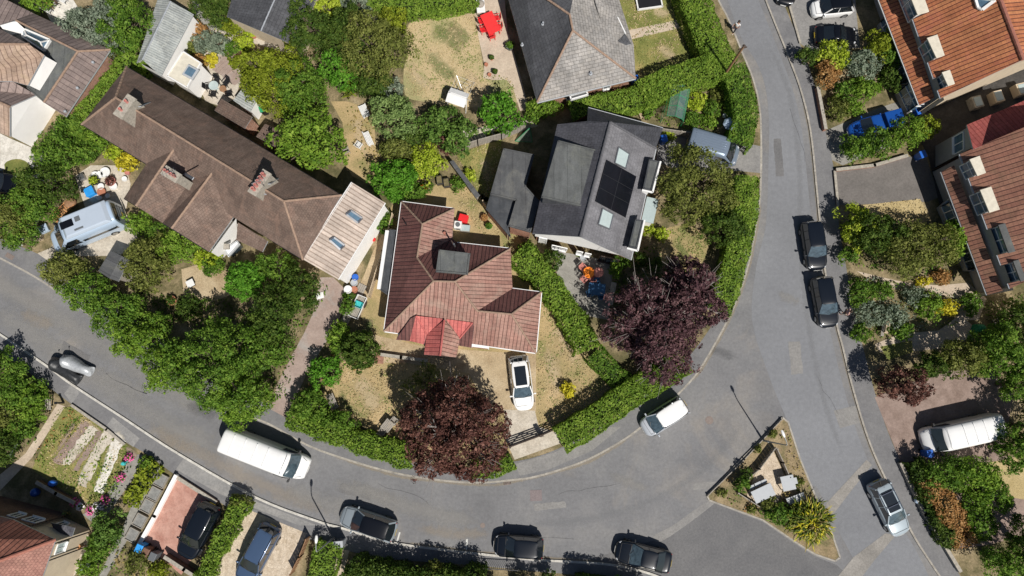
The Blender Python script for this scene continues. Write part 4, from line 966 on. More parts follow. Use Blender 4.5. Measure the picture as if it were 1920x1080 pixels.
def eave_gutters(H, out, B, mat='lead'):
    pts = out+[B]; k = 0
    for a, b in zip(pts, pts[1:]):
        if abs(a.z-b.z) < .02 and abs(a.z-B.z) < .02: m = MB(); m.bar(a-Vector((0, 0, .1)), b-Vector((0, 0, .1)), .14, .12); m.build('gutter', mat, H.root)
# ------------------------------------------------------------------ world, sun, camera
w = bpy.data.worlds.new('World'); SC.world = w; w.use_nodes = True; nt = w.node_tree
sk = nt.nodes.new('ShaderNodeTexSky'); sk.sky_type = 'NISHITA'; sk.sun_disc = False
EL, AZ = R(53), math.atan2(.515, -.857)
sk.sun_elevation = EL; sk.sun_rotation = AZ
nt.links.new(sk.outputs[0], nt.nodes['Background'].inputs[0]); nt.nodes['Background'].inputs[1].default_value = .046
sl = bpy.data.lights.new('sun', 'SUN'); sl.energy = 5.0; sl.angle = R(.5); sl.color = (1, .955, .89)
so = bpy.data.objects.new('sun', sl); COL.objects.link(so)
sd = Vector((.515*math.cos(EL), -.857*math.cos(EL), math.sin(EL))); so.rotation_euler = sd.to_track_quat('Z', 'Y').to_euler(); so.location = (0, 0, 80)
cam = bpy.data.cameras.new('camera'); cam.sensor_width = 36; cam.lens = 36*F/1920; cam.clip_end = 3000; cam.clip_start = 1
co = bpy.data.objects.new('camera', cam); COL.objects.link(co); co.location = (0, 0, HC); co.rotation_euler = (TH, 0, 0); SC.camera = co
SC.view_settings.view_transform = 'Standard'; SC.view_settings.look = 'None'; SC.view_settings.exposure = 0
try: SC.cycles.use_denoising = True; SC.cycles.max_bounces = 6; SC.cycles.transparent_max_bounces = 6
except Exception: pass
# ------------------------------------------------------------------ terrain
def sheet(name, pts, z, mat, smooth=False, n=6):
    P = cr(pts, n, True) if smooth else pts
    mb = MB(); mb.sheet([G(x, y, z) for x, y in P], z); return struct(name, mb, mat)
mb = MB(); mb.sheet([(-700, -700), (700, -700), (700, 700), (-700, 700)], -.06); struct('ground', mb, 'hill_green')
mb = MB(); mb.sheet([G(-420, -260), G(2400, -260), G(2400, 1500), (-90, -60), G(-420, 1400)], 0); struct('road', mb, 'asphalt')
K_C = [(-420, 250), (-200, 375), (-60, 455), (0, 484), (67, 520), (130, 562), (200, 615), (280, 672), (360, 728), (440, 772), (500, 793), (573, 833), (630, 855), (713, 880), (773, 893), (840, 902), (900, 905), (960, 900), (1007, 893), (1087, 868), (1147, 838), (1193, 808), (1240, 768), (1290, 720), (1320, 680), (1362, 605), (1385, 553), (1404, 493), (1418, 420), (1425, 370), (1427, 310), (1427, 250), (1424, 200), (1412, 148), (1391, 97), (1377, 62), (1362, 28), (1345, -5), (1322, -70), (1280, -220)]
K_R = [(1370, -220), (1410, -60), (1433, -8), (1440, 10), (1460, 60), (1483, 117), (1503, 173), (1520, 247), (1532, 360), (1537, 413), (1548, 513), (1570, 613), (1580, 650), (1597, 720), (1627, 820), (1660, 897), (1707, 993), (1740, 1047), (1790, 1120), (1870, 1230), (2000, 1380)]
K_S = [(-420, 360), (-200, 495), (-80, 575), (0, 627), (93, 690), (133, 720), (233, 785), (333, 850), (480, 933), (597, 978), (640, 990), (733, 1017), (840, 1032), (930, 1042), (1010, 1050), (1083, 1054), (1153, 1060), (1210, 1073), (1260, 1092), (1320, 1120), (1400, 1175), (1480, 1260)]
def block(name, kerb, rest, mat):
    P = cr(kerb, 5)+rest; mb = MB(); mb.prism([G(x, y, .1) for x, y in P], -.05, .1, bottom=False); struct(name, mb, mat)
def kerb_line(name, pts, mat='kerb', w=.15, z=.115, closed=False):
    P = [G(x, y, .1) for x, y in cr(pts, 5, closed)]; 
    if closed: P.append(P[0])
    mb = MB(); acc = []
    for a, b in zip(P, P[1:]):
        L = (b-a).length; k = max(1, round(L/.9))
        for i in range(k):
            p, q = a.lerp(b, i/k), a.lerp(b, (i+.985)/k); mb.bar((p.x, p.y, z-.09), (q.x, q.y, z-.09), w, .18)
    struct(name, mb, mat)
block('garden_soil', K_C, [(1200, -300), (-420, -300)], 'soil')
block('garden_soil', K_R, [(2400, 1400), (2400, -300), (1400, -300)], 'soil')
block('garden_soil', K_S, [(1400, 1400), (-420, 1400)], 'soil')
kerb_line('kerb', K_C); kerb_line('kerb', K_R); kerb_line('kerb', K_S, 'kerb_pale', .17)
TRI = [(1467, 783), (1478, 792), (1500, 860), (1535, 945), (1560, 1000), (1575, 1045), (1566, 1052), (1530, 1040), (1500, 1022), (1430, 975), (1330, 938), (1326, 930), (1390, 862), (1440, 812)]
mb = MB(); mb.prism([G(x, y, .1) for x, y in TRI], -.05, .1, bottom=False); struct('garden_soil', mb, 'island_soil')
P = TRI+[TRI[0]]; mb = MB()
for a, b in zip(P, P[1:]): a, b = G(*a, .1), G(*b, .1); mb.bar((a.x, a.y, .04), (b.x, b.y, .04), .13, .16)
struct('kerb', mb, 'kerb')
def strip(name, kerb, outer, z, mat): 
    a = cr(kerb, 5); b = cr(outer, 5); b.reverse(); sheet(name, a+b, z, mat)
# pavements
strip('pavement', [(-420, 250), (-200, 375), (-60, 455), (0, 484), (67, 520), (130, 562), (200, 615), (280, 672), (360, 728), (440, 772), (500, 793), (573, 833), (630, 855), (713, 880), (773, 893), (840, 902), (900, 905), (960, 900), (1007, 893), (1087, 868), (1147, 838), (1193, 808), (1240, 768), (1290, 720), (1320, 680), (1362, 605), (1385, 553), (1404, 493), (1418, 420), (1425, 370)],
      [(-420, 215), (-200, 335), (-60, 415), (0, 447), (75, 478), (150, 525), (220, 580), (300, 630), (380, 690), (460, 740), (512, 760), (545, 790), (640, 830), (720, 855), (773, 866), (840, 878), (900, 876), (960, 866), (1000, 858), (1045, 842), (1100, 815), (1160, 778), (1215, 735), (1265, 695), (1303, 655), (1348, 590), (1370, 545), (1392, 490), (1408, 420), (1416, 370)], .108, 'pavement')
strip('pavement', K_R[1:-1], [(1445, -60), (1465, -8), (1473, 15), (1500, 82), (1528, 160), (1547, 243), (1565, 322), (1570, 360), (1573, 420), (1590, 520), (1605, 600), (1618, 650), (1640, 735), (1665, 810), (1700, 890), (1745, 985), (1785, 1055), (1835, 1130), (1920, 1240)], .108, 'pavement')
strip('pavement', K_S[1:-2], [(-200, 530), (-80, 610), (0, 660), (80, 718), (133, 757), (200, 807), (277, 853), (328, 890), (410, 940), (465, 975), (570, 1008), (640, 1030), (733, 1048), (840, 1056), (930, 1064), (1010, 1072), (1083, 1078), (1153, 1086), (1210, 1098), (1260, 1120)], .108, 'pavement')
# road surface repairs, worn areas and marks
sheet('road_patch', [(1490, 850), (1598, 835), (1612, 872), (1560, 915), (1480, 905)], .009, 'asphalt_smooth')
sheet('road_surface', cr([(1345, -60), (1385, 60), (1425, 130), (1440, 200), (1441, 300), (1436, 420), (1418, 500), (1410, 600), (1440, 700), (1470, 775), (1500, 850), (1540, 930), (1580, 1010), (1640, 1120)], 4)+cr([(1760, 1120), (1722, 1040), (1690, 985), (1643, 895), (1610, 820), (1580, 720), (1555, 615), (1532, 513), (1521, 413), (1516, 360), (1504, 247), (1488, 173), (1468, 117), (1446, 60), (1418, -10), (1400, -60)], 4), .004, 'asphalt_smooth')
sheet('road_patch', [(1570, 1082), (1600, 1045), (1660, 1000), (1680, 1003), (1640, 1050), (1610, 1090)], .012, 'asphalt_worn')
sheet('road_patch', [(1548, 945), (1590, 900), (1625, 862), (1635, 872), (1600, 915), (1562, 965)], .012, 'asphalt_worn')
sheet('road_patch', [(1563, 770), (1618, 757), (1622, 790), (1575, 803)], .008, 'asphalt_patch')
sheet('road_patch', cr([(1225, 1005), (1262, 985), (1318, 945), (1345, 938), (1300, 975), (1240, 1015)], 3, True), .004, 'asphalt_patch')
sheet('road_surface', [(1330, 940), (1430, 979), (1500, 1026), (1530, 1044), (1570, 1060), (1640, 1130), (1400, 1160), (1260, 1090), (1100, 1050), (1230, 1012)], .002, 'asphalt_dark')
sheet('pavement_patch', [(560, 985), (465, 948), (410, 925), (330, 880), (345, 858), (480, 940), (595, 985)], .112, 'pavement_light')
sheet('pavement_patch', [(196, 803), (212, 782), (262, 822), (250, 838)], .114, 'pavement_light')
sheet('pavement_patch', [(120, 738), (132, 722), (150, 735), (135, 757)], .113, 'pavement_light')
sheet('pavement_patch', [(965, 870), (1040, 848), (1130, 800), (1165, 800), (1110, 845), (1030, 880), (975, 892)], .112, 'asphalt_patch')
sheet('parking_mark', [(1182/3+480, 720+872/3), (1192/3+480, 720+872/3), (1186/3+480, 720+935/3), (1180/3+480, 720+935/3)], .008, 'road_paint')
sheet('parking_mark', [(748, 998), (751, 998), (746, 1016), (743, 1016)], .008, 'road_paint')
for nm, c, r, mt in (('manhole_cover', (1330, 788), .33, 'manhole'), ('manhole_cover', (905, 985), .2, 'manhole')):
    c = G(*c); m = MB(); m.cyl((c.x, c.y, .0), (c.x, c.y, .012), r, n=20); m.cyl((c.x, c.y, .0), (c.x, c.y, .016), r*.8, n=20); o = m.build(nm, mt, loc=(c.x, c.y, 0)); tag(o, {'manhole': 'round pale manhole cover in the road near the lamp shadow' if r > .3 else 'small round cover in the dark road below the purple tree'}['manhole'], 'manhole cover')
for c, rz, L, W, lab, mt in (((1005, 929), .03, .95, .85, 'pinkish square inspection cover in the middle of the bend', 'drain_red'), ((951, 905), .1, .6, .35, 'rusty slotted drain grate beside the kerb right of the purple tree', 'manhole'), ((20, 481), -.5, .75, .4, 'pale rectangular utility cover in the pavement at the left edge', 'manhole')):
    c = G(*c, .0); z = .11 if 'pavement' in lab else .008; m = MB(); m.box((c.x, c.y, z), (L, W, .02), rz)
    for i in range(5): m.box((c.x+math.cos(rz)*L*(i-2)/6, c.y+math.sin(rz)*L*(i-2)/6, z+.012), (.04, W*.8, .01), rz)
    tag(m.build('drain_cover', mt, loc=(c.x, c.y, 0)), lab, 'drain cover')
ss = soft_strip
ss('road_stain', [(-60, 500), (60, 570), (180, 640), (300, 720), (420, 790)], 3.4, .008, 'worn_light')
ss('road_stain', [(-40, 570), (60, 625), (150, 690), (230, 745), (330, 805), (450, 860)], 3.2, .012, 'worn_light')
ss('road_stain', [(260, 790), (350, 838), (440, 885), (540, 930), (640, 965)], 2.2, .016, 'worn_tan')
ss('road_stain', [(160, 700), (220, 715), (300, 760)], 2.4, .016, 'worn_light')
ss('road_stain', [(600, 900), (700, 930), (820, 965), (920, 985)], 2.6, .008, 'worn_light')
ss('road_stain', [(520, 905), (600, 940), (680, 960)], 2.8, .02, 'worn_light')
ss('road_stain', [(760, 985), (850, 1000), (940, 1000)], 1.6, .016, 'worn_tan')
ss('road_stain', [(960, 985), (1100, 975), (1220, 940), (1330, 870), (1400, 780)], 1.2, .012, 'track_smooth')
ss('road_stain', [(1430, 60), (1478, 170), (1498, 300), (1502, 450), (1515, 600), (1545, 750), (1590, 880)], .9, .016, 'track_smooth')
ss('gutter_dirt', [(573, 837), (713, 884), (773, 897), (900, 909), (960, 904), (1087, 872), (1147, 842), (1193, 812)], .5, .018, 'dust')
ss('gutter_dirt', [(1292, 723), (1323, 682), (1365, 606), (1388, 553), (1407, 493), (1421, 420), (1428, 370)], .4, .018, 'dust')
ss('gutter_dirt', [(733, 1013), (840, 1028), (930, 1038), (1083, 1050), (1153, 1056)], .4, .022, 'dust')
ss('gutter_dirt', [(1500, 173), (1517, 247), (1529, 360), (1534, 413), (1545, 513), (1567, 613), (1594, 720), (1624, 820), (1657, 897), (1704, 993)], .35, .022, 'dust')
for x, y, a_, w_, m_ in ((1180, 905, 50, 1.4, 'worn_light'), (700, 925, 60, 1.6, 'worn_light'), (1350, 660, 40, 1.5, 'worn_dark'), (70, 600, 40, 2, 'worn_tan'), (380, 770, 40, 2, 'worn_dark'), (1480, 560, 30, 1.5, 'worn_light'), (330, 835, 40, 1.5, 'worn_tan')):
    ss('road_stain', [(x-a_, y-a_*.4), (x, y), (x+a_, y+a_*.35)], w_, .024+.001*(x % 5), m_)
# ------------------------------------------------------------------ garden surfaces
S = sheet
S('lawn', [(762, 60), (775, 38), (830, 20), (885, 8), (896, 60), (908, 135), (920, 150), (958, 148), (972, 188), (940, 200), (860, 200), (790, 190), (760, 178), (757, 130), (765, 100)], .112, 'lawn_mixed', True, 3)
for q, w_, m_ in (([(800, 60), (840, 70), (870, 110)], 2.6, 'grass_patch'), ([(830, 40), (860, 60), (885, 90)], 2.2, 'grass_patch'), ([(790, 90), (830, 130), (860, 150)], 2.4, 'grass_patch'), ([(770, 110), (785, 150), (830, 175)], 1.8, 'dry_patch'), ([(880, 120), (890, 160), (930, 170)], 2.0, 'dry_patch'), ([(900, 60), (885, 30), (850, 25)], 1.2, 'dry_patch')): ss('lawn_patch', q, w_, .118, m_)
S('patio', [(878, -60), (940, -60), (952, 60), (975, 140), (992, 205), (975, 208), (962, 165), (950, 150), (925, 150), (906, 146), (908, 120), (895, 60)], .116, 'patio')
S('patio', [(800, 215), (800, 190), (850, 195), (990, 200), (990, 215)], .105, 'soil')
S('lawn', [(1150, -60), (1290, -60), (1310, 110), (1290, 140), (1200, 165), (1180, 90)], .112, 'lawn_green')
S('garden_path', [(1172, 58), (1272, 37), (1277, 52), (1182, 74)], .118, 'patio')
S('garden_path', [(1160, -60), (1200, -60), (1197, 10), (1165, 0)], .118, 'lawn_green')
S('bare_ground', [(620, 190), (650, 190), (700, 205), (705, 280), (715, 330), (700, 350), (660, 330), (640, 290), (648, 240)], .112, 'lawn_dry')
S('bare_ground', [(425, 20), (360, 0), (365, 30), (400, 60), (445, 60)], .112, 'patio_grey')
S('patio', [(370, 110), (400, 90), (420, 98), (440, 110), (455, 145), (440, 185), (415, 200), (385, 190), (370, 150)], .113, 'concrete')
S('patio', [(395, 55), (425, 60), (490, 70), (555, 92), (540, 100), (480, 82), (430, 80)], .113, 'concrete')
S('patio', [(410, 105), (425, 102), (455, 150), (440, 160), (418, 148)], .117, 'pink_drive')
S('patio', [(860, 245), (990, 225), (1010, 236), (870, 275)], .113, 'concrete')
S('lawn', [(855, 290), (940, 260), (940, 370), (905, 380), (880, 330)], .112, 'lawn_green')
S('bare_ground', [(610, 20), (680, 15), (720, 30), (705, 45), (640, 50), (620, 40)], .112, 'concrete')
S('garden_path', [(640, 205), (690, 205), (690, 320), (650, 320)], .114, 'lawn_dry')
# plot of the brown-tiled bungalow
S('lawn', [(700, 480), (735, 385), (770, 370), (850, 330), (930, 380), (970, 440), (1000, 490), (1060, 570), (1110, 640), (1180, 700), (1150, 740), (1060, 800), (960, 850), (860, 860), (740, 830), (630, 770), (600, 740), (640, 680), (690, 660), (700, 600), (655, 590), (680, 520)], .112, 'lawn_dry')
S('garden_path', [(690, 625), (720, 632), (795, 650), (960, 662), (950, 720), (930, 800), (880, 700), (760, 680), (700, 680)], .116, 'sand')
S('driveway', [(945, 768), (1003, 770), (1010, 800), (1045, 812), (1055, 830), (965, 862), (950, 830)], .12, 'concrete')
S('driveway', [(1005, 662), (945, 660), (940, 770), (1005, 772)], .118, 'sand')
S('driveway', [(600, 520), (625, 520), (650, 545), (640, 590), (612, 640), (575, 700), (560, 735), (545, 762), (540, 785), (508, 768), (520, 720), (548, 665), (570, 625), (590, 580)], .116, 'pink_drive')
S('garden_path', [(655, 590), (700, 470), (722, 430), (727, 440), (705, 500), (690, 560), (675, 600)], .118, 'sand')
# plots on the left
S('driveway', [(95, 465), (110, 440), (160, 390), (140, 330), (170, 310), (235, 310), (245, 345), (235, 400), (262, 440), (225, 480), (195, 480), (130, 480), (120, 510), (70, 475)], .113, 'concrete')
S('patio', [(0, 250), (20, 260), (60, 277), (95, 290), (105, 340), (60, 340), (35, 310), (0, 320)], .113, 'concrete_white')
S('lawn', [(8, 308), (30, 298), (52, 305), (60, 325), (45, 340), (20, 335)], .118, 'lawn_green', True, 3)
S('bare_ground', [(340, 505), (375, 495), (420, 510), (440, 550), (400, 565), (345, 560)], .113, 'sand')
S('patio', [(75, 0), (125, -20), (150, 20), (150, 75), (110, 70), (95, 40)], .113, 'concrete_white')
# the slate house
S('patio', [(1040, 470), (1150, 490), (1145, 560), (1140, 600), (1090, 590), (1045, 520)], .114, 'patio_grey')
S('lawn', [(1238, 440), (1260, 425), (1300, 425), (1330, 455), (1310, 500), (1270, 510), (1235, 480)], .114, 'lawn_dry', True, 3)
S('driveway', [(1237, 250), (1290, 245), (1430, 275), (1430, 325), (1380, 320), (1290, 330), (1230, 300)], .114, 'asphalt_patch')
# right-hand plots
S('driveway', [(1475, 5), (1520, -40), (1600, -40), (1612, 90), (1520, 95), (1498, 80)], .114, 'asphalt_patch')
S('driveway', [(1548, 245), (1560, 300), (1580, 310), (1680, 270), (1700, 215), (1685, 190), (1640, 205)], .114, 'patio_grey')
S('driveway', [(1565, 322), (1735, 288), (1760, 370), (1740, 378), (1572, 385)], .114, 'tarmac_brown')
S('alley', [(1700, 215), (1900, 130), (2100, 60), (2100, 300), (1900, 300), (1765, 400), (1740, 290)], .116, 'alley_shade')
S('lawn', [(1612, 385), (1725, 373), (1745, 410), (1720, 425), (1650, 415)], .116, 'lawn_straw')
S('garden_path', [(1606, 508), (1655, 520), (1700, 530), (1760, 535), (1815, 530), (1850, 560), (1835, 600), (1800, 600), (1795, 560), (1740, 545), (1690, 545), (1640, 530)], .116, 'patio')
S('garden_path', [(1640, 645), (1690, 625), (1760, 620), (1800, 590), (1835, 620), (1790, 650), (1700, 660), (1650, 660)], .117, 'patio')
S('lawn', [(1650, 650), (1710, 638), (1712, 660), (1665, 675)], .118, 'lawn_green')
S('driveway', [(1640, 745), (1700, 720), (1800, 690), (1860, 700), (1900, 740), (1880, 860), (1760, 875), (1690, 870)], .114, 'brown_paving')
S('bare_ground', [(1700, 880), (1830, 850), (1930, 860), (1930, 1000), (1860, 1020), (1800, 1030), (1740, 960)], .113, 'brown_paving')
S('lawn', [(1840, 870), (1940, 850), (1940, 940), (1880, 930)], .118, 'lawn_straw')
# south-west plots
S('driveway', [(328, 893), (402, 942), (400, 985), (340, 1078), (300, 1045), (255, 1020)], .115, 'red_paving')
S('driveway', [(465, 955), (575, 1000), (530, 1110), (370, 1110), (400, 1060)], .115, 'gravel')
S('lawn', [(110, 765), (140, 762), (260, 850), (200, 960), (120, 920), (60, 880)], .114, 'lawn_green')
S('garden_path', [(108, 757), (122, 762), (60, 858), (0, 920), (0, 890), (48, 850)], .118, 'patio')
S('garden_path', [(250, 850), (275, 855), (262, 880), (205, 960), (180, 985), (155, 965), (195, 935)], .119, 'patio_grey')
S('garden_path', [(293, 868), (305, 878), (262, 960), (240, 1010), (200, 1080), (185, 1080), (230, 990), (250, 940)], .119, 'patio_grey')
for q, w_, m_ in (([(146, 785), (125, 820), (100, 862)], .7, 'slab_brown'), ([(163, 795), (140, 830), (112, 870)], .9, 'slab_pale'), ([(180, 802), (158, 838), (130, 878)], .8, 'slab_brown'), ([(198, 812), (180, 850), (160, 885), (148, 915)], 1.0, 'slab_pale'), ([(222, 818), (207, 855), (195, 890), (180, 925)], 1.1, 'slab_pale'), ([(212, 808), (226, 820), (232, 832)], 1.2, 'slab_pale'), ([(150, 782), (175, 800), (195, 812)], .9, 'dry_patch'), ([(235, 835), (250, 850), (262, 858)], 1.0, 'slab_brown')):
    ss('concrete_slab', q, w_, .13, m_); ss('concrete_slab', q, w_*.75, .136, m_)
S('patio', [(104, 1012), (165, 1003), (175, 1040), (120, 1100), (60, 1100)], .118, 'concrete')
S('garden_path', [(635, 1030), (655, 1032), (640, 1090), (620, 1090)], .118, 'patio')

for q, w_, m_ in (([(1040, 590), (1060, 640), (1100, 690)], 3.2, 'dry_patch'), ([(1020, 640), (1040, 700), (1050, 760)], 2.4, 'dry_patch'), ([(1110, 660), (1130, 700), (1110, 740)], 1.8, 'grass_patch'), ([(660, 700), (690, 740), (720, 780)], 2.8, 'dry_patch'), ([(640, 720), (650, 760), (700, 790)], 1.2, 'grass_patch'), ([(900, 700), (940, 690), (1000, 680)], 2.2, 'dry_patch'), ([(700, 590), (690, 620), (705, 650)], 1.2, 'grass_patch'), ([(760, 650), (800, 670), (860, 680)], 2.0, 'dry_patch'), ([(665, 215), (675, 250), (690, 310)], 1.8, 'dry_patch'), ([(900, 290), (910, 320), (915, 350)], 1.6, 'dry_patch'), ([(1220, 10), (1240, 25), (1260, 20)], 2.0, 'dry_patch'), ([(1230, 80), (1250, 100), (1270, 110)], 1.8, 'dry_patch'), ([(1260, 445), (1280, 470), (1295, 490)], 1.5, 'grass_patch'), ([(1830, 990), (1850, 960), (1890, 930)], 2.2, 'dry_patch')): ss('lawn_patch', q, w_, .126, m_)


for i, (q, m_) in enumerate((([(155, 786), (168, 796), (128, 850), (112, 874), (98, 866)], 'brown_paving'), ([(168, 797), (184, 806), (150, 850), (132, 872), (112, 872)], 'concrete'), ([(184, 806), (200, 815), (160, 862), (145, 885), (135, 880)], 'brown_paving'), ([(196, 806), (216, 818), (190, 850), (172, 895), (160, 915), (146, 910), (158, 872)], 'concrete'), ([(216, 812), (234, 826), (222, 852), (205, 890), (192, 925), (176, 922), (192, 880)], 'concrete_white'))):
    ragged('concrete_slab', q, .1385+.002*i, m_, 5, i)

rr = random.Random(5)
for (x, y, dx, dy, n_) in ((700, 900, 20, 9, 5), (1040, 930, 22, -5, 6), (200, 700, 16, 9, 5), (1480, 200, 3, 24, 6), (1530, 700, 7, 22, 5), (960, 1000, 24, 2, 5)):
    q = [(x, y)]
    for i in range(n_): q.append((q[-1][0]+dx*rr.uniform(.6, 1.4)+rr.uniform(-4, 4), q[-1][1]+dy*rr.uniform(.6, 1.4)+rr.uniform(-4, 4)))
    ss('road_crack', q, .05, .0305+.001*n_, 'crack')
for i, q in enumerate(([(1450, 260), (1464, 260), (1470, 330), (1455, 330)], [(1000, 945), (1060, 940), (1062, 952), (1003, 958)], [(640, 905), (700, 922), (694, 938), (634, 922)], [(1385, 900), (1300, 905), (1300, 918), (1384, 914)], [(120, 640), (170, 668), (160, 684), (112, 655)], [(1478, 640), (1500, 640), (1506, 700), (1484, 702)])):
    ragged('road_patch', q, .005+.001*i, 'asphalt_patch' if i % 2 else 'asphalt_dark', 1.5, i)
def Pz(lst, h): return [(x, y, h) for x, y in lst]
# ---------------- central bungalow (pink tiles, maroon where shade is coloured into the slopes)
H = House('bungalow', 'bungalow with pink hipped tile roof, shaded slopes coloured maroon, and bright red porch tiles in the centre', 'house', (850, 530))
e, r1, r2 = 2.6, 4.3, 5.3
a, b, c, d = (753, 378, e), (852, 391, e), (848, 447, e), (857, 455, e); f_, k, g, h = (957, 466, e), (961, 541, e), (1015, 548, e), (1005, 662, e); wv = (720, 621, e)
p1, p2, q1, q2, v, s = (792, 420, r1), (782, 483, r1), (813, 527, r2), (853, 528, r2), (895, 583, 4.35), (959, 589, 4.35)
H.roof([('roof_maroon_shade', [a, b, p1]), ('roof_maroon_shade', [a, p1, p2, q1, wv]), ('roof_pink', [p1, b, c, p2]), ('roof_maroon_shade', [p2, c, d, q1]), ('roof_maroon_shade', [d, f_, q2, q1]),
        ('roof_pink', [q2, f_, k, v]), ('roof_maroon_shade', [v, k, g, s]), ('roof_pink', [s, g, h]), ('roof_pink', [q1, q2, v, s, h, wv])])
H.ridges([(a, p1), (b, p1), (p1, p2), (p2, q1), (q1, q2), (q1, wv), (q2, f_), (q2, v), (v, s), (s, g), (s, h)], 'mortar_ridge', .075)
H.walls([a, b, c, d, f_, k, g, h, wv], .4, 'render_cream')
H.gutter([a, b]); H.gutter([wv, a]); H.gutter([d, f_]); H.gutter([k, g]); H.gutter([g, h]); H.gutter([h, wv])
I = H.I; n_ = len(I)
A_, B_ = I[7], I[8]; out = Vector((B_.y-A_.y, -(B_.x-A_.x), 0)).normalized(); out = out if out.y < 0 else -out
for t0, t1 in ((.06, .2), (.24, .36)): H.window(A_, B_, t0, t1, .9, 2.1, out, bars=2)
A2, B2 = I[8], I[0]; o2 = Vector((-1, 0, 0))
# bays and porch on the south front
def bayroof(faces, mats, nm): return H.roof(list(zip(mats, faces)), .1, nm)
bayroof([[(780, 592, 3.78), (833, 598, 3.75), (800, 627, 2.95), (795, 646, 2.65), (768, 639, 2.65)], [(742, 637, 2.7), (770, 597, 3.62), (780, 592, 3.78), (768, 639, 2.65)]], ['roof_clean_red', 'roof_maroon_shade'], 'bay_roof')
bayroof([[(836, 598, 3.78), (886, 605, 3.78), (862, 634, 3.0)], [(886, 605, 3.78), (889, 612, 3.6), (884, 652, 2.65), (860, 648, 2.65), (862, 634, 3.0)]], ['roof_clean_red', 'roof_maroon_shade'], 'bay_roof')
bayroof([[(833, 600, 3.95), (825, 667, 3.85), (795, 665, 2.75), (800, 627, 2.9)], [(833, 600, 3.95), (862, 634, 2.95), (855, 670, 2.75), (825, 667, 3.85)]], ['roof_clean_red', 'roof_pink'], 'porch_roof')
H.ridges([((833, 600, 3.97), (825, 667, 3.87))], 'roof_clean_red', .08)
H.ridges([((780, 592, 3.8), (800, 627, 2.97))], 'roof_clean_red', .07); H.ridges([((886, 605, 3.8), (862, 634, 3.02))], 'roof_clean_red', .07)
for P_, nm in (([(745, 634), (792, 641), (794, 628), (750, 622)], 'bay_window'), ([(862, 644), (882, 648), (915, 652), (912, 640), (866, 634)], 'bay_window'), ([(799, 661), (852, 666), (856, 640), (801, 632)], 'porch')):
    W_ = [G(x, y, 2.6) for x, y in P_]; m = MB(); m.prism(W_, 0, .75, 0); m.prism(inset_poly(W_, -.06), 2.25, 2.5, 1); m.prism(inset_poly(W_, .03), .76, 2.24, 2)
    for q in W_: m.bar((q.x, q.y, .75), (q.x, q.y, 2.25), .09, .09, mi=1)
    m.build(nm, ['brick', 'trim_white', 'glass'], H.root)
# flat dormer box
H.flat([(823, 468), (882, 475), (877, 515), (817, 510)], 5.35, 'flat_green', 'dormer_roof', 'flat_charcoal', z0=3.2, trim='flat_green', wname='dormer_wall')
m = MB(); p_ = G(853, 462, 4.6); m.cyl(p_, p_+Vector((0, 0, .9)), .07); m.cyl(G(846, 452, 3.1), p_, .06); m.build('vent_pipe', 'metal_grey', H.root)
m = MB(); m.cyl(G(762, 421, 3.4), G(762, 421, 3.4)+Vector((0, 0, .5)), .06); m.build('vent_pipe', 'plastic_black', H.root)
m = MB(); m.cyl(G(834, 438, 3.2), G(834, 438, 3.2)+Vector((0, 0, .25)), .12); m.build('vent_pipe', 'ridge_red', H.root)
# lean-to on the west side
H.flat([(729, 430), (748, 432), (736, 560), (711, 543)], 2.2, 'flat_charcoal', 'lean_to_roof', 'render_white', trim='flat_charcoal')
H.gutter([(726, 432, 2.35), (710, 542, 2.35)], r=.14)
# ---------------- slate house
H = House('slate_house', 'dark slate chalet house with solar panels, two rooflights and flat roof dormers', 'house', (1110, 340))
N1, N2, N3, RN, RS, NW = (1103, 202, 4.6), (1243, 240, 3.2), (1230, 278, 3.1), (1144, 229, 6.8), (1088, 444, 6.8), (1101, 227, 5.6)
W0, W1, E1 = (1045, 233, 4.2), (998, 438, 4.2), (1183, 487, 2.8)
H.roof([('roof_slate', [W0, W1, RS, RN]), ('roof_slate_shaded', [RN, N1, N2, N3]), ('roof_slate', [W0, RN, NW]), ('roof_slate_shaded', [NW, RN, N1]), ('roof_slate_sunlit', [RN, RS, E1, N3])])
H.ridges([(N3, RN), (RN, RS)], 'ridge_dark', .1)
H.walls([W0, W1, (1088, 444, 3.2), E1, N3, N2, N1], .35, 'brick', top=-.35)
H.gable([W1, RS, E1], .35, 'render_white', z0=2.0); gw = H.gw
H.gutter([N1, N2], 'trim_grey'); H.gutter([E1, N3], 'trim_grey')
g0, g1, on = gw
for t0, t1, z0, z1, br in ((.2, .36, .9, 2.0, 2), (.47, .53, .9, 1.9, 0), (.56, .62, .9, 1.9, 0)): H.window(g0, g1, t0, t1, z0, z1, on, bars=br, prop=.42)
H.window(g0, g1, .72, .92, .15, 2.05, on, bars=2, frame='wood_dark', prop=.42); H.door(g0, g1, .05, .13, on*1, 'trim_white')
H.rooflight([RN, RS, E1], [(1160, 276), (1180, 289), (1173, 316), (1153, 306)]); H.rooflight([RN, RS, E1], [(1130, 391), (1150, 402), (1143, 430), (1122, 421)])
pl = [RN, RS, E1]; Q = [onplane(pl, x, y, .14) for x, y in ((1138, 300), (1193, 331), (1173, 408), (1117, 378))]
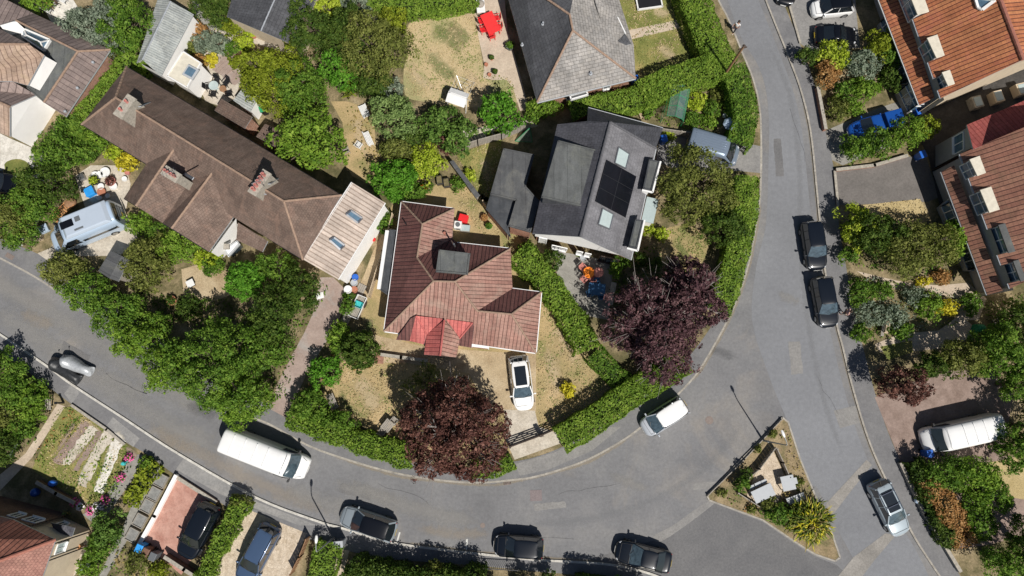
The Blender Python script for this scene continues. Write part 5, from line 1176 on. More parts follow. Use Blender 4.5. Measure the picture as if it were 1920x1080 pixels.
for i in range(2):
    for j in range(3):
        def bl(u, v_): return Q[0].lerp(Q[1], u).lerp(Q[3].lerp(Q[2], u), v_)
        u0, u1, v0, v1 = (i+.004)/2, (i+.996)/2, (j+.003)/3, (j+.997)/3; m = MB(); cs = [bl(u0, v0), bl(u1, v0), bl(u1, v1), bl(u0, v1)]; dn = Vector((0, 0, -.05))
        m.add(cs+[p+dn for p in cs], [(0,1,2,3),(0,4,5,1),(1,5,6,2),(2,6,7,3),(3,7,4,0)]); o = m.build('solar_panel', 'solar', H.root)
        m = MB()
        for q in range(4): m.bar(cs[q], cs[(q+1) % 4], .028, .03)
        m.build('frame', 'solar_frame', o)
H.flat([(1046, 263), (1122, 282), (1098, 389), (1015, 370)], 6.35, 'flat_green', 'dormer_roof', 'flat_charcoal', z0=3.6, trim='flat_green', wname='dormer_wall')
H.flat([(1217, 298), (1237, 303), (1222, 358), (1205, 354)], 4.45, 'flat_green', 'dormer_roof', 'render_white', z0=2.9, trim='flat_charcoal', wname='dormer_wall')
H.flat([(1191, 411), (1207, 413), (1194, 467), (1178, 463)], 4.45, 'flat_green', 'dormer_roof', 'render_white', z0=2.9, trim='flat_charcoal', wname='dormer_wall')
H.gutter([(1239, 302, 4.4), (1224, 360, 4.4), (1204, 356, 4.4)]); H.gutter([(1209, 412, 4.4), (1196, 470, 4.4), (1176, 465, 4.4)])
H.flat([(944, 278), (1002, 290), (986, 349), (1012, 378), (995, 436), (953, 424), (967, 376), (919, 365)], 3.05, 'flat_felt', 'flat_roof', 'brick', trim='flat_felt')
H.flat([(919, 366), (968, 377), (953, 426), (958, 446), (911, 392)], 2.6, 'flat_charcoal', 'flat_roof', 'brick', trim='flat_charcoal')
m = MB(); c = G(1218, 395, 2.2); m.box((c.x, c.y, 1.2), (.85, 1.9, 2.2), -.25); m.build('porch', 'render_white', H.root); m = MB(); m.box((c.x, c.y, 2.36), (1.0, 2.1, .09), -.25); m.build('porch_roof', 'glass_pale', H.root)
# ---------------- long terrace with brown roof
H = House('terrace_house', 'long brown tiled terrace with three chimney stacks left of centre', 'house', (400, 310))
e, r = 4.4, 7.3
A1, A2, A3, A4 = (237, 125, e), (640, 366, e), (568, 487, e), (153, 233, e); R1, R2 = (217, 183, r), (532, 377, r)
H.roof([('roof_brown', [A1, A2, R2, R1]), ('roof_brown', [A1, R1, A4]), ('roof_brown', [A4, R1, R2, A3]), ('roof_brown', [A2, A3, R2])])
H.ridges([(R1, R2), (A1, R1), (A4, R1), (R2, A3), (R2, A2)], 'mortar_ridge', .09)
w1a, w1b, w1c, w2v, w2r, w2e, w2s, v0 = (275, 306, 4.5), (232, 372, 3.6), (328, 277, 6.3), (305, 418, 4.0), (322, 428, 5.6), (392, 472, 3.3), (437, 408, 4.0), (366, 324, 5.4)
w1r = (255, 386, 5.4); w2t = (400, 321, 6.3)
H.roof([('roof_brown', [w1a, w1c, w1r, w1b]), ('roof_brown', [w1c, v0, w2v, w1r]), ('roof_brown', [v0, w2t, w2r, w2v]), ('roof_brown', [w2t, w2s, w2e, w2r])], name='wing_roof')
H.ridges([(w1c, w1r), (w2t, w2r)], 'mortar_ridge', .09)
H.walls([A1, A2, A3, A4], .35, 'render_cream'); 
H.walls([w1a, w1b, (255, 386, 4.9), w2v, (322, 428, 5.2), w2e, w2s], .25, 'render_white', top=-.3)
H.roof([('roof_brown', [(446, 417, 3.9), (502, 452, 3.9), (492, 472, 3.2), (443, 450, 3.2)])], name='lean_to_roof')
H.gutter([A4, (275, 308, e)], 'plastic_black', .05); H.gutter([(568, 487, e), (500, 445, e)], 'plastic_black', .05); H.gutter([w1b, w1r], 'plastic_black', .05); H.gutter([w2v, w2e], 'plastic_black', .05); H.gutter([A1, A2], 'plastic_black', .05)
m = MB(); q = [G(444, 412, 4.2), G(440, 411, 4.2), G(394, 470, 3.4), G(400, 478, 2.6), G(418, 486, .6), G(446, 452, .6)]
m.poly([G(443, 409, 4.2), G(396, 473, 3.5), G(417, 486, .3), G(446, 452, .3)]); m.build('gable_wall', 'render_white', H.root)
H.flat([(420, 468), (445, 450), (450, 458), (428, 482)], 1.2, 'trim_white', 'bay_roof', 'glass', wname='bay_window')
ra = ang((217, 183, r), (532, 377, r)); rp = ra+math.pi/2
H.chimney(233, 199, 8.2, 1.75, .65, rp, 6.2, 'stone', 2, 'pot_pink', .11, .3)
H.chimney(320, 326, 7.5, 1.25, .65, ra, 5.0, 'stone', 4, 'pot_pink', .11, .32)
H.chimney(486, 342, 8.2, 1.9, .6, rp, 6.2, 'stone', 5, 'pot_pink', .13, .4)
H.chimney(424, 462, 3.0, .3, .3, 0, 2.6, 'trim_white', 0)
for L_ in ([(250, 215), (262, 200), (280, 192)], [(497, 365), (505, 345), (520, 335)], [(345, 325), (362, 335)]):
    m = MB(); 
    for p, q in zip(L_, L_[1:]): m.bar(onplane([A4, R1, R2], p[0], p[1], .06) if p[0] > 400 or 1 else 0, onplane([A1, A2, R2], q[0], q[1], .06), .22, .05)
    m.build('lead_flashing', 'lead', H.roofo)
for (x, y, hh) in ((487, 342, 8.2), (320, 326, 7.5)):
    m = MB(); c = G(x, y, hh+.9); m.cyl((c.x, c.y, hh), (c.x, c.y, hh+1.3), .02); m.cyl((c.x-.5, c.y-.2, hh+1.2), (c.x+.5, c.y+.2, hh+1.2), .015)
    for i in range(5): m.cyl((c.x-.4+i*.2-.1, c.y-.16+i*.08+.25, hh+1.2), (c.x-.4+i*.2+.1, c.y-.16+i*.08-.25, hh+1.2), .01)
    m.build('aerial', 'metal_grey', H.root)
# annex with cream ribbed roof
H = House('annex', 'white annex with ribbed cream roof and two small rooflights at the end of the terrace', 'house', (660, 450))
B1, B2, B3, B4 = (660, 342, 4.4), (722, 380, 3.5), (634, 524, 3.5), (566, 485, 4.4)
H.roof([('roof_cream', [B1, B2, B3, B4])]); H.walls([B1, B2, B3, B4], .12, 'render_white'); H.gutter([B4, B1], 'trim_white', .09); H.gutter([B2, B3], 'trim_white', .05)
for cs in ([(649, 402), (658, 395), (679, 409), (671, 418)], [(618, 450), (626, 445), (646, 460), (638, 468)]): H.rooflight([B1, B2, B3], cs, 'glass_blue', 'metal_grey', off=.1, fw=.14)
# ---------------- top-left house
H = House('villa', 'pale tiled villa with white gable and glazed roof lantern in the top left corner', 'house', (40, 130))
e, r = 2.9, 4.3
T1, T2, T3, T4 = (63, 25, e), (207, 93, e), (146, 96, r), (30, 38, r); T5, T6 = (123, 219, e), (82, 192, r)
H.roof([('roof_plum', [T1, T2, T3, T4]), ('roof_plum', [T3, T2, T5, T6])]); H.ridges([(T4, T3), (T3, T6), (T3, T2)], 'mortar_ridge', .09)
H.roof([('roof_plum', [(-80, -35, 3.2), (17, 2, e), (63, 25, e), (30, 38, r), (0, 47, 4.0), (-80, 75, 4.0)])], name='roof_wing')
H.flat([(28, 40), (146, 97), (82, 192), (50, 165), (80, 105), (56, 84), (-20, 50)], 3.0, 'flat_green', 'flat_roof', 'render_white', trim='flat_green')
H.roof([('roof_plum', [(-60, 82, 5.6), (54, 83, 5.6), (0, 54, 4.0), (-60, 40, 4.0)]), ('roof_tan', [(-60, 82, 5.6), (54, 83, 5.6), (83, 103, 4.4), (52, 160, 4.2), (22, 152, 4.4), (-60, 152, 4.4)])], name='roof_wing')
H.ridges([((-60, 82, 5.6), (54, 83, 5.6))], 'mortar_ridge', .1)
H.roof([('roof_plum', [(-60, 155, 3.6), (22, 152, 4.0), (68, 178, 2.9), (18, 200, 4.4), (-60, 165, 4.4)]), ('roof_tan', [(18, 200, 4.4), (18, 256, 2.9), (-60, 225, 2.9), (-60, 165, 4.4)])], name='roof_wing')
H.ridges([((-60, 165, 4.4), (18, 200, 4.4))], 'mortar_ridge', .1)
H.gable([(18, 256, 2.9), (18, 200, 4.4), (68, 178, 2.9)], .12, 'render_white')
m = MB(); m.poly([G(68, 178, 2.8), G(103, 213, 0), G(63, 277, 0), G(18, 255, 2.8)])
m = MB(); a, b = G(82, 104, 4.3), G(52, 159, 4.1); m.poly([a, b, (b.x+.25, b.y, 3.02), (a.x+.25, a.y, 3.02)]); m.build('wall', 'render_white', H.root)
m = MB(); a, b = G(30, 39, 4.2), G(0, 48, 4.0); m.poly([a, b, (b.x, b.y-.35, 3.02), (a.x+.2, a.y-.35, 3.02)]); m.build('wall', 'render_white', H.root)
H.walls([T2, T5, (82, 192, 2.9)], .3, 'brick')
m = MB(); a, b = G(*T1), G(*T2); m.poly([(a.x, a.y-.3, 0), (b.x-.3, b.y-.3, 0), (b.x-.3, b.y-.3, 2.7), (a.x, a.y-.3, 2.7)]); m.build('wall', 'brick', H.root)
L4 = [G(44, 54, 3.15), G(94, 75, 3.15), G(82, 95, 3.15), G(43, 69, 3.15)]; ra_, rb_ = G(50, 66, 3.7), G(76, 79, 3.7)
m = MB(); 
for i in range(4): m.bar(L4[i], L4[(i+1) % 4], .14, .25)
m.bar(ra_, rb_, .1, .1); m.bar(L4[0], ra_, .08); m.bar(L4[3], ra_, .08); m.bar(L4[1], rb_, .08); m.bar(L4[2], rb_, .08); lo = m.build('roof_lantern', 'trim_white', H.root)
m = MB(); m.poly([L4[0], L4[1], rb_, ra_]); m.poly([L4[1], L4[2], rb_]); m.poly([L4[2], L4[3], ra_, rb_]); m.poly([L4[3], L4[0], ra_]); m.build('pane', 'glass_blue', lo)
for x, y in ((176, 118), (147, 166), (124, 210)):
    m = MB(); p = onplane([T3, T2, T5], x, y, .03); m.lathe(p, [(.02, 0), (.12, .05), (.12, .2), (.05, .26)], 10); m.build('roof_vent', 'lead', H.root)
H.flat([(66, 40), (80, 44), (76, 50), (62, 45)], 3.3, 'flat_charcoal', 'hatch', 'trim_grey', z0=3.0)
# ---------------- grey bungalow at the top
H = House('grey_bungalow', 'grey tiled bungalow with hipped roof beside the red patio table at the top', 'house', (1070, 50))
e = 2.8
Wn, Ws, Se, Ee, En = (940, -50, e), (1007, 192, e), (1192, 147, e), (1188, 84, e), (1150, -50, e); K1, K2, K3 = (1074, 57, 5.6), (1068, 27, 5.6), (1085, -50, 5.2)
H.roof([('roof_charcoal_and_shade', [Wn, Ws, K1, K2, (985, -50, 4.4)]), ('roof_charcoal_and_shade', [(985, -50, 4.4), K2, K3]), ('roof_grey_tile', [Ws, Se, K1]), ('roof_grey_tile', [K1, Se, Ee, (1158, -10, e), En, K3, K2])])  # west slopes get darker tiles, their shade painted as colour
H.ridges([(K1, K2), (K1, Se), (K1, Ws)], 'mortar_ridge', .09); H.ridges([(K2, (985, -30, 4.6))], 'mortar_ridge', .09)
H.roof([('roof_grey_tile', [(1112, -12, 4.6), (1158, 33, 3.5), (1172, 63, 3.4), (1142, 93, 3.7)]), ('roof_charcoal_and_shade', [(1142, 93, 3.7), (1172, 63, 3.45), (1184, 82, 3.0)])], name='dormer_roof')
H.gutter([(1157, 32, 3.4), (1172, 63, 3.4)], r=.1)
H.walls([Wn, Ws, Se, Ee, (1158, -10, e), En], .45, 'brick'); I = H.I; a_, b_ = I[1], I[2]; o_ = Vector((b_.y-a_.y, -(b_.x-a_.x), 0)).normalized()
o_ = o_ if o_.y < 0 else -o_
H.window(a_, b_, .3, .5, .9, 2.0, o_, bars=2); H.window(a_, b_, .72, .8, 1.1, 2.0, o_, bars=0); H.door(a_, b_, .84, .92, o_, 'wood')
H.gutter([Ws, Se], 'trim_grey', .06)
H.flat([(1067, 179), (1100, 170), (1104, 178), (1070, 188)], 2.5, 'flat_felt', 'bay_roof', 'glass', wname='bay_window', trim='trim_white')
for x, y, rr in ((1018, 46, .16), (979, 85, .14), (1107, 139, .16)):
    m = MB(); P_ = [Ws, K1, Wn] if x < 1050 else [Ws, Se, K1]; p = onplane(P_, x, y, 0); m.lathe(p, [(rr, 0), (rr, .12), (rr*.5, .16), (rr*.5, .35)], 12); m.build('roof_vent', 'lead', H.root)
# ---------------- sheds and outbuildings
def outbuilding(name, label, faces, walls, wm, cp, cat='shed', ridge=None, ridgem='lead', **k):
    H = House(name, label, cat, cp); H.roof(faces, .07); H.walls(walls, .12, wm, top=-.06)
    if ridge: H.ridges(ridge, ridgem, .06)
    return H
outbuilding('workshop', 'long workshop with ribbed grey sheet roof at the top of the picture', [('roof_charcoal_and_shade', [(445, -40, 2.6), (425, 31, 2.6), (489, 58, 3.7), (532, -40, 3.7)]), ('roof_charcoal_and_shade', [(489, 58, 3.7), (555, 86, 2.6), (610, -40, 2.6), (532, -40, 3.7)])], Pz([(445, -40), (425, 31), (555, 86), (610, -40)], 2.6), 'render_cream', (500, 20), ridge=[((489, 58, 3.72), (532, -40, 3.72))])
H = outbuilding('long_garage', 'long garage with weathered pale sheet roof beside the dark trees', [('roof_sheet', [(297, -6, 2.4), (320, 2, 2.9), (267, 112, 2.9), (256, 118, 2.4)]), ('roof_sheet', [(320, 2, 2.9), (363, 27, 2.3), (302, 143, 2.3), (267, 112, 2.9)])], Pz([(297, -4), (363, 27), (302, 142), (257, 118)], 2.35), 'render_white', (310, 60), 'garage', ridge=[((320, 2, 2.9), (267, 112, 2.9))])
H = House('flat_extension', 'white flat-roofed extension with one square skylight next to the long garage', 'extension', (345, 130)); H.flat([(343, 95), (378, 118), (351, 166), (312, 143)], 2.6, 'flat_cream', 'flat_roof', 'render_white', trim='trim_white')
m = MB(); c = G(357, 135, 2.75); m.box((c.x, c.y, 2.68), (1.05, 1.05, .2), -.5); o = m.build('skylight', 'trim_grey', H.root, bevel=.03); m = MB(); m.box((c.x, c.y, 2.79), (.72, .72, .04), -.5); m.build('pane', 'glass_blue', o)
outbuilding('garden_shed', 'small shed with weathered blue-grey sheet roof and white side', [('roof_sheet', [(471, 144, 2.35), (494, 165, 2.2), (469, 210, 2.2), (437, 188, 2.35)])], Pz([(471, 144), (494, 165), (469, 210), (437, 188)], 2.2), 'render_white', (468, 178))
outbuilding('tiled_shed', 'brown tiled store in front of the small blue-grey shed', [('roof_brown', [(415, 185, 2.4), (473, 219, 2.4), (459, 241, 2.9), (402, 207, 2.9)])], Pz([(415, 185), (473, 219), (459, 241), (402, 207)], 2.3), 'brick', (438, 213))
outbuilding('tiled_shed', 'brown tiled lean-to half hidden under the green tree', [('roof_brown', [(497, 232, 2.4), (535, 250, 2.4), (528, 282, 2.8), (480, 256, 2.8)])], Pz([(497, 232), (535, 250), (528, 282), (480, 256)], 2.3), 'brick', (508, 255))
outbuilding('garden_shed', 'small grey felt-roofed shed below the campervan', [('flat_felt', [(207, 470, 2.2), (228, 480, 2.4), (205, 522, 2.4), (184, 508, 2.2)]), ('flat_felt', [(228, 480, 2.4), (242, 487, 2.2), (222, 528, 2.2), (205, 522, 2.4)])], Pz([(207, 470), (242, 487), (222, 528), (184, 508)], 2.2), 'wood_grey', (213, 500))
outbuilding('garden_store', 'long low grey-roofed store beside the fence above the pink-tiled bungalow', [('flat_felt', [(843, 303, 1.7), (850, 300, 1.6), (900, 366, 1.6), (893, 372, 1.7)])], Pz([(843, 303), (850, 300), (900, 366), (893, 372)], 1.6), 'wood_grey', (868, 335))
# ---------------- right-hand terraces
def canopy(H, front, back, hf, hb, mat, nm='canopy_roof'): return H.roof([(mat, [(front[0][0], front[0][1], hf), (front[1][0], front[1][1], hf), (back[1][0], back[1][1], hb), (back[0][0], back[0][1], hb)])], .1, nm)
H = House('terracotta_house', 'house with bright terracotta pantile roof and white dormers at the top right', 'house', (1830, 60))
e, r = 4.3, 7.9
F1, F2, F3, F4 = (1680, -55, e), (1764, 184, e), (1918, 112, r), (1838, -100, r)
DF = [((1681, -12), (1703, 43)), ((1722, 90), (1737, 122)), ((1749, 153), (1758, 173))]; poly_, cut_ = notched(F1, F2, DF, .85, F3, F4)
H.roof([('roof_terracotta', poly_), ('roof_terracotta', [F3, F4, (1960, -140, 5), (2050, 60, 5)])]); H.ridges([(F4, F3)], 'ridge_red', .16)
H.gable([F2, F3, (2050, 60, 5)], .1, 'render_cream'); 
a, b = G(*F1), G(*F2); nn = Vector((1, -.35, 0)).normalized()*.35; m = MB(); m.poly([(a.x+nn.x, a.y+nn.y, 0), (b.x+nn.x, b.y+nn.y, 0), (b.x+nn.x, b.y+nn.y, e-.1), (a.x+nn.x, a.y+nn.y, e-.1)]); m.build('wall', 'render_grey', H.root)
eave_gutters(H, cut_, G(*F2))
canopy(H, [(1633, -40), (1724, 197)], [(1678, -55), (1752, 183)], 2.6, 3.4, 'roof_terracotta'); H.gutter([(1633, -40, 2.6), (1724, 197, 2.6)], 'trim_white', .05)
for a_, b_ in DF: dormer(H, a_, b_, 3.5, 4.95, 1.0, par=H.roofo)
def bay(H, a, b, z0=.7, z1=2.3, mats=('render_grey', 'trim_white', 'glass_blue'), nm='bay_window', nb=3):
    A, B = G(a[0], a[1], z0), G(b[0], b[1], z0); A.z = B.z = 0; d = (B-A).normalized(); n = Vector((-d.y, d.x, 0)); n = n if (H.c-A).dot(n) > 0 else -n; U = Vector((0, 0, 1))
    A2, B2 = A+n*.8-d*.35, B+n*.8+d*.35; W_ = [A, B, B2, A2]; m = MB(); m.prism(W_, 0, z0, 0); m.prism(inset_poly(W_, .04), z0+.01, z1-.01, 2); m.prism(W_, z1, z1+.08, 0)
    for p, q, k in ((A, B, nb), (A, A2, 1), (B, B2, 1)):
        for j in range(k+1): t = p.lerp(q, j/k); m.bar(t+U*z0, t+U*z1, .07, .07, mi=1)
        for zz in (z0+.03, z0+(z1-z0)*.7, z1-.03): m.bar(p+U*zz, q+U*zz, .07, .06, mi=1)
    m.build(nm, list(mats), H.root)
bay(H, (1677, 121), (1690, 157)); bay(H, (1684, 172), (1702, 209)); bay(H, (1650, 42), (1664, 74))
H.rooflight([F1, F2, F3], [(1828, -6), (1866, 0), (1842, 18), (1834, 14)], 'glass_blue', 'trim_white', fw=.25)
m = MB(); P_ = [G(1905, 30, 5.2), G(1920, 28, 5.2), G(1934, 66, 5.2), G(1917, 68, 5.2)]; m.prism(P_, 4.0, 5.6); m.build('dormer', 'trim_white', H.roofo)
# house below
H = House('worn_tile_house', 'house with worn brownish red tile roof and four pale dormers at the right edge', 'house', (1900, 380))
G1, G2, G3, G4 = (1800, 289, e), (1894, 541, e), (2050, 470, r), (1960, 222, r)
DG = [((1799, 312), (1811, 337)), ((1818, 368), (1833, 404)), ((1851, 432), (1868, 478)), ((1878, 498), (1890, 530))]; poly_, cut_ = notched(G1, G2, DG, .85, G3, G4)
H.roof([('roof_terracotta_worn', poly_), ('roof_terracotta_worn', [G3, G4, (2090, 170, 5), (2180, 420, 5)])]); H.ridges([(G4, G3)], 'ridge_red', .16)
H.gable([G2, G3, (2180, 420, 5)], .1, 'render_cream'); H.gable([G1, G4, (2090, 170, 5)], .1, 'brick_dark')
a, b = G(*G1), G(*G2); m = MB(); m.poly([(a.x+nn.x, a.y+nn.y, 0), (b.x+nn.x, b.y+nn.y, 0), (b.x+nn.x, b.y+nn.y, e-.1), (a.x+nn.x, a.y+nn.y, e-.1)]); m.build('wall', 'render_grey', H.root); eave_gutters(H, cut_, G(*G2))
canopy(H, [(1765, 322), (1851, 553)], [(1789, 310), (1880, 545)], 2.6, 3.4, 'roof_terracotta_worn'); H.gutter([(1765, 322, 2.6), (1851, 553, 2.6)], 'trim_grey', .05)
for a_, b_ in DG: dormer(H, a_, b_, 3.5, 4.95, 1.0, 'flat_cream' if b_[1] < 420 else 'flat_green', par=H.roofo)
bay(H, (1764, 387), (1781, 427)); bay(H, (1797, 464), (1814, 506), mats=('render_grey', 'trim_grey', 'glass'))
# link wing between the two
H = House('link_wing', 'lower wing with red pantile roof in the gap between the two right-hand houses', 'house', (1880, 250))
L1, L2, L3, L4_ = (1813, 234, 4.6), (1960, 172, 4.6), (1975, 222, 5.3), (1825, 280, 5.3)
H.roof([('roof_red_plain', [L1, L2, L3, L4_])]); H.walls([L1, L2, L3, L4_], .2, 'render_grey', top=-.2)
I = H.I; a_, b_ = I[3], I[0]; o_ = Vector((-1, .35, 0)).normalized(); H.window(a_, b_, .1, .9, 2.7, 3.9, o_, 'glass_blue', bars=1)
for (x, y, lab) in ((1834, 190, 'grey box-shaped rooflight in the shaded passage, the left one'), (1873, 180, 'yellowish box-shaped rooflight in the shaded passage, the middle one'), (1917, 166, 'pale yellow framed rooflight at the right edge of the passage')):
    c = G(x, y, .9); o = empty('box_skylight', (c.x, c.y, .11), lab, 'skylight'); m = MB(); m.box((c.x, c.y, .5), (.85, 1.05, .8), .25); m.build('box', 'stone' if x < 1850 else 'render_cream', o, bevel=.03); m = MB(); m.box((c.x, c.y, .92), (.62, .8, .05), .25); m.build('pane', 'glass_pale', o)
# ---------------- bottom-left house
H = House('corner_house', 'brick house with terracotta roof and cream side wall in the bottom left corner', 'house', (40, 1060))
e, r = 4.8, 7.5
C1, C2, C3, C4 = (24, 974, e), (104, 1012, e), (66, 1120, e), (-40, 1066, r)
H.roof([('roof_rust', [C1, C2, C4, (-90, 1010, r)]), ('roof_rust_pale', [C2, C3, (-60, 1180, e), C4]), ('roof_rust_pale', [C1, (-90, 1010, r), (-60, 968, e+.6), (0, 968, e)])])
H.ridges([(C2, C4)], 'ridge_red', .12); H.walls([C1, C2, C3, (-60, 1180, e), (-80, 960, e), (0, 968, e)], .3, 'render_cream')
a, b = G(-70, 930, 4.6), G(30, 974, 4.6); m = MB(); P_ = [G(-80, 940, 4.7), G(22, 968, 4.7)]; u = Vector((P_[1].x-P_[0].x, P_[1].y-P_[0].y, 0)).normalized(); k_ = Vector((-u.y, u.x, 0))
a, b = P_[0]-k_*.3, P_[1]-k_*.3+u*1.5; m.poly([(a.x, a.y, 0), (b.x, b.y, 0), (b.x, b.y, 4.6), (a.x, a.y, 4.6)]); m.build('brick_wall', 'brick_dark', H.root, uv=True)
H.window(a, b, .6, .72, 2.9, 4.0, k_, bars=1); H.window(a, b, .8, .98, 2.9, 4.0, k_, bars=2)
I = H.I; a_, b_ = I[0], I[1]; o_ = Vector((b_.y-a_.y, -(b_.x-a_.x), 0)).normalized(); o_ = o_ if o_.y > 0 else -o_
H.window(a_, b_, .45, .62, 1.0, 2.0, o_, bars=1)
m = MB(); p = G(128, 985, 2.5); q = G(150, 998, 2.5); t = G(138, 972, 2.5); 
H.roof([('roof_slate', [(95, 980, 2.6), (122, 985, 3.3), (135, 1006, 2.6), (108, 1008, 2.6)]), ('roof_slate', [(122, 985, 3.3), (140, 990, 2.6), (135, 1006, 2.6)])], .08, 'porch_roof')
a_, b_ = I[1], I[2]; o_ = Vector((1, -.3, 0)).normalized(); H.window(a_, b_, .1, .3, 2.8, 3.8, o_, bars=1, glass='glass_pale'); 
m = MB(); 
for t_ in (.05, .38): p = a_.lerp(b_, t_); m.cyl((p.x+.15, p.y, 0), (p.x+.15, p.y, 4.6), .05)
m.build('drainpipe', 'plastic_black', H.root)
T = tree
SH = 'shrub'
# ---- trees and hedges in the central block, west part
T(128, 505, 44, 3.4, 'lf_olive', 'yellow-green bushy tree beside the campervan bonnet', ry=36)
T(170, 548, 46, 3.6, 'lf_mid', 'mid-green roadside tree just below the small felt-roofed shed', ry=38)
T(220, 590, 46, 3.8, 'lf_mid', 'third roadside tree from the left, green with a ragged edge')
T(282, 492, 46, 3.4, 'lf_olive', 'broad olive-green tree between the shed and the sandy clearing', ry=54)
T(340, 462, 42, 3.2, 'lf_bright', 'fresh green leafy tree against the terrace front', ry=32)
T(262, 636, 52, 4.0, 'lf_bright', 'green tree overhanging the road left of the biggest crown', ry=44)
T(296, 612, 26, 3.2, 'lf_mid', 'small green tree behind the roadside row, above its darkest gap')
T(325, 688, 54, 4.4, 'lf_bright', 'light green tree leaning out over the road', ry=48)
T(412, 688, 92, 6.6, 'lf_mid', 'biggest spreading green tree of the roadside row', ry=82, limb_n=24)
T(455, 742, 52, 4.4, 'lf_bright', 'green tree at the right end of the roadside row beside the pink drive', ry=58)
T(500, 650, 40, 4.2, 'lf_mid', 'green tree hanging over the top of the pink drive', ry=50)
T(461, 526, 37, 3.0, 'lf_emerald', 'round bright green tree in the middle of the terrace garden', ry=36, lump=.06, rc=.3, dens=1.5)
T(515, 590, 48, 4.4, 'lf_dark', 'dark green tree below the annex wall', ry=52)
T(562, 543, 36, 3.8, 'lf_dark', 'dark bushy tree at the corner of the annex', ry=44)
T(520, 500, 38, 3.0, 'lf_mid', 'green shrub tree along the terrace wall left of the annex', ry=28)
T(262, 420, 24, 2.0, 'lf_bright', 'light shrub tucked against the terrace beside the campervan', SH)
T(300, 440, 30, 2.2, 'lf_mid', 'mid-green shrub beneath the terrace wings', SH, ry=22)
T(385, 487, 28, 1.8, 'lf_lime', 'lime shrub under the white gable', SH, ry=18)
T(400, 500, 20, 1.5, 'lf_mid', 'small green shrub at the top of the sandy clearing', SH)
T(355, 575, 24, 1.6, 'lf_dark', 'dark low shrub in the shade below the sandy clearing', SH)
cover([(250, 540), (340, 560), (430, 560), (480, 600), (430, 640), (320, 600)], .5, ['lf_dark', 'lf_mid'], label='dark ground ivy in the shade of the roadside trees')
# far left
hedge([(243, 108), (205, 160), (165, 205), (140, 240)], 2.0, 2.3, 'lf_hedge', 'clipped light green hedge between the villa and the long terrace')
T(108, 290, 44, 3.4, 'lf_mid', 'green tree at the foot of the white gable', ry=44)
T(135, 245, 34, 2.8, 'lf_mid', 'green tree at the lower end of the clipped hedge')
T(92, 345, 46, 3.6, 'lf_dark', 'dark green tree between the round lawn and the pile of pots', ry=44)
T(60, 385, 44, 3.4, 'lf_mid', 'mid-green tree right of the black parked car at the left edge', ry=36)
T(22, 410, 44, 3.4, 'lf_olive', 'olive tree under the black parked car at the left edge', ry=40)
T(42, 440, 34, 2.8, 'lf_mid', 'low tree at the left edge behind the white bench frame', ry=28)
T(160, 285, 26, 2.2, 'lf_mid', 'shrub at the left corner of the brown terrace', SH)
T(185, 262, 24, 2.0, 'lf_bright', 'light shrub at the eaves of the brown terrace', SH)
T(238, 305, 20, 1.5, 'lf_gold', 'golden shrub beside the pile of white pots', SH)
T(218, 288, 18, 1.4, 'lf_lime', 'lime shrub under the terrace eaves', SH)
T(185, 60, 58, 4.0, 'lf_grey', 'grey-green airy tree at the end of the villa garden', ry=50)
T(240, 50, 44, 4.4, 'lf_mid', 'dense green tree against the long garage', ry=58)
T(225, 12, 40, 3.8, 'lf_grey', 'pale tree at the top edge left of the long garage', ry=30)
T(70, 5, 30, 2.6, 'lf_bright', 'bright green bush at the top left edge', SH, ry=20)
T(150, 45, 26, 2.4, 'lf_grey', 'greyish shrub beside the white patio benches', SH)
T(200, 105, 28, 2.6, 'lf_olive', 'olive shrub at the upper end of the clipped hedge', SH)
# cottage garden left of centre
for x, y, r_, h_, m_, l_ in ((370, 60, 20, 1.2, 'lf_orange', 'bronze-leaved shrub beside the long garage wall'), (388, 80, 24, 1.3, 'lf_grey', 'blue-grey leafy shrub in the cottage garden'), (355, 85, 18, 1.1, 'lf_olive', 'olive shrub against the white extension'), (375, 115, 15, 1.0, 'lf_orange', 'orange-leaved shrub beside the square skylight'), (396, 115, 13, 1.0, 'lf_gold', 'small golden bush at the patio edge'), (412, 84, 20, 1.3, 'lf_grey', 'silvery shrub in the middle of the cottage garden'), (438, 52, 22, 1.5, 'lf_yellow', 'yellow-green shrub under the grey workshop'), (470, 58, 12, .9, 'lf_lime', 'small lime bush below the workshop corner'), (461, 82, 16, 1.1, 'lf_lime', 'round lime bush near the terracotta pot'), (436, 92, 15, 1.2, 'lf_mid', 'green bush at the top of the curved steps'), (446, 118, 15, 1.1, 'lf_yellow', 'yellowish bush right of the curved steps'), (466, 132, 14, 1.0, 'lf_olive', 'olive bush above the small shed'), (358, 158, 11, .9, 'lf_olive', 'dark olive bush at the foot of the flat extension'), (410, 30, 26, 2.2, 'lf_dark', 'dark bush at the path beside the workshop'), (395, 2, 36, 2.6, 'lf_dark', 'very dark bush at the top edge beside the workshop')):
    T(x, y, r_, h_, m_, l_, SH, name='garden_shrub')
cover([(345, 60), (425, 40), (470, 60), (480, 140), (450, 170), (430, 110), (370, 120), (340, 110)], .35, ['lf_olive', 'lf_grey', 'lf_yellow'], dens=28, label='mixed low planting of the cottage garden')
T(512, 152, 62, 5.2, 'lf_yellow', 'large yellow-green tree beside the small shed', ry=58, limb_n=20)
T(565, 170, 48, 5.0, 'lf_mid', 'green tree joined to the large yellow-green one', ry=50)
T(583, 60, 48, 4.6, 'lf_dark', 'dark grey-green tree right of the workshop roof', ry=50)
T(583, 262, 66, 5.6, 'lf_bright', 'broad drooping green tree behind the terrace roof', ry=66, leaf=.13, limb_n=22)
T(700, 92, 68, 5.6, 'lf_olive', 'large dark olive tree at the left side of the big lawn', ry=62, limb_n=20)
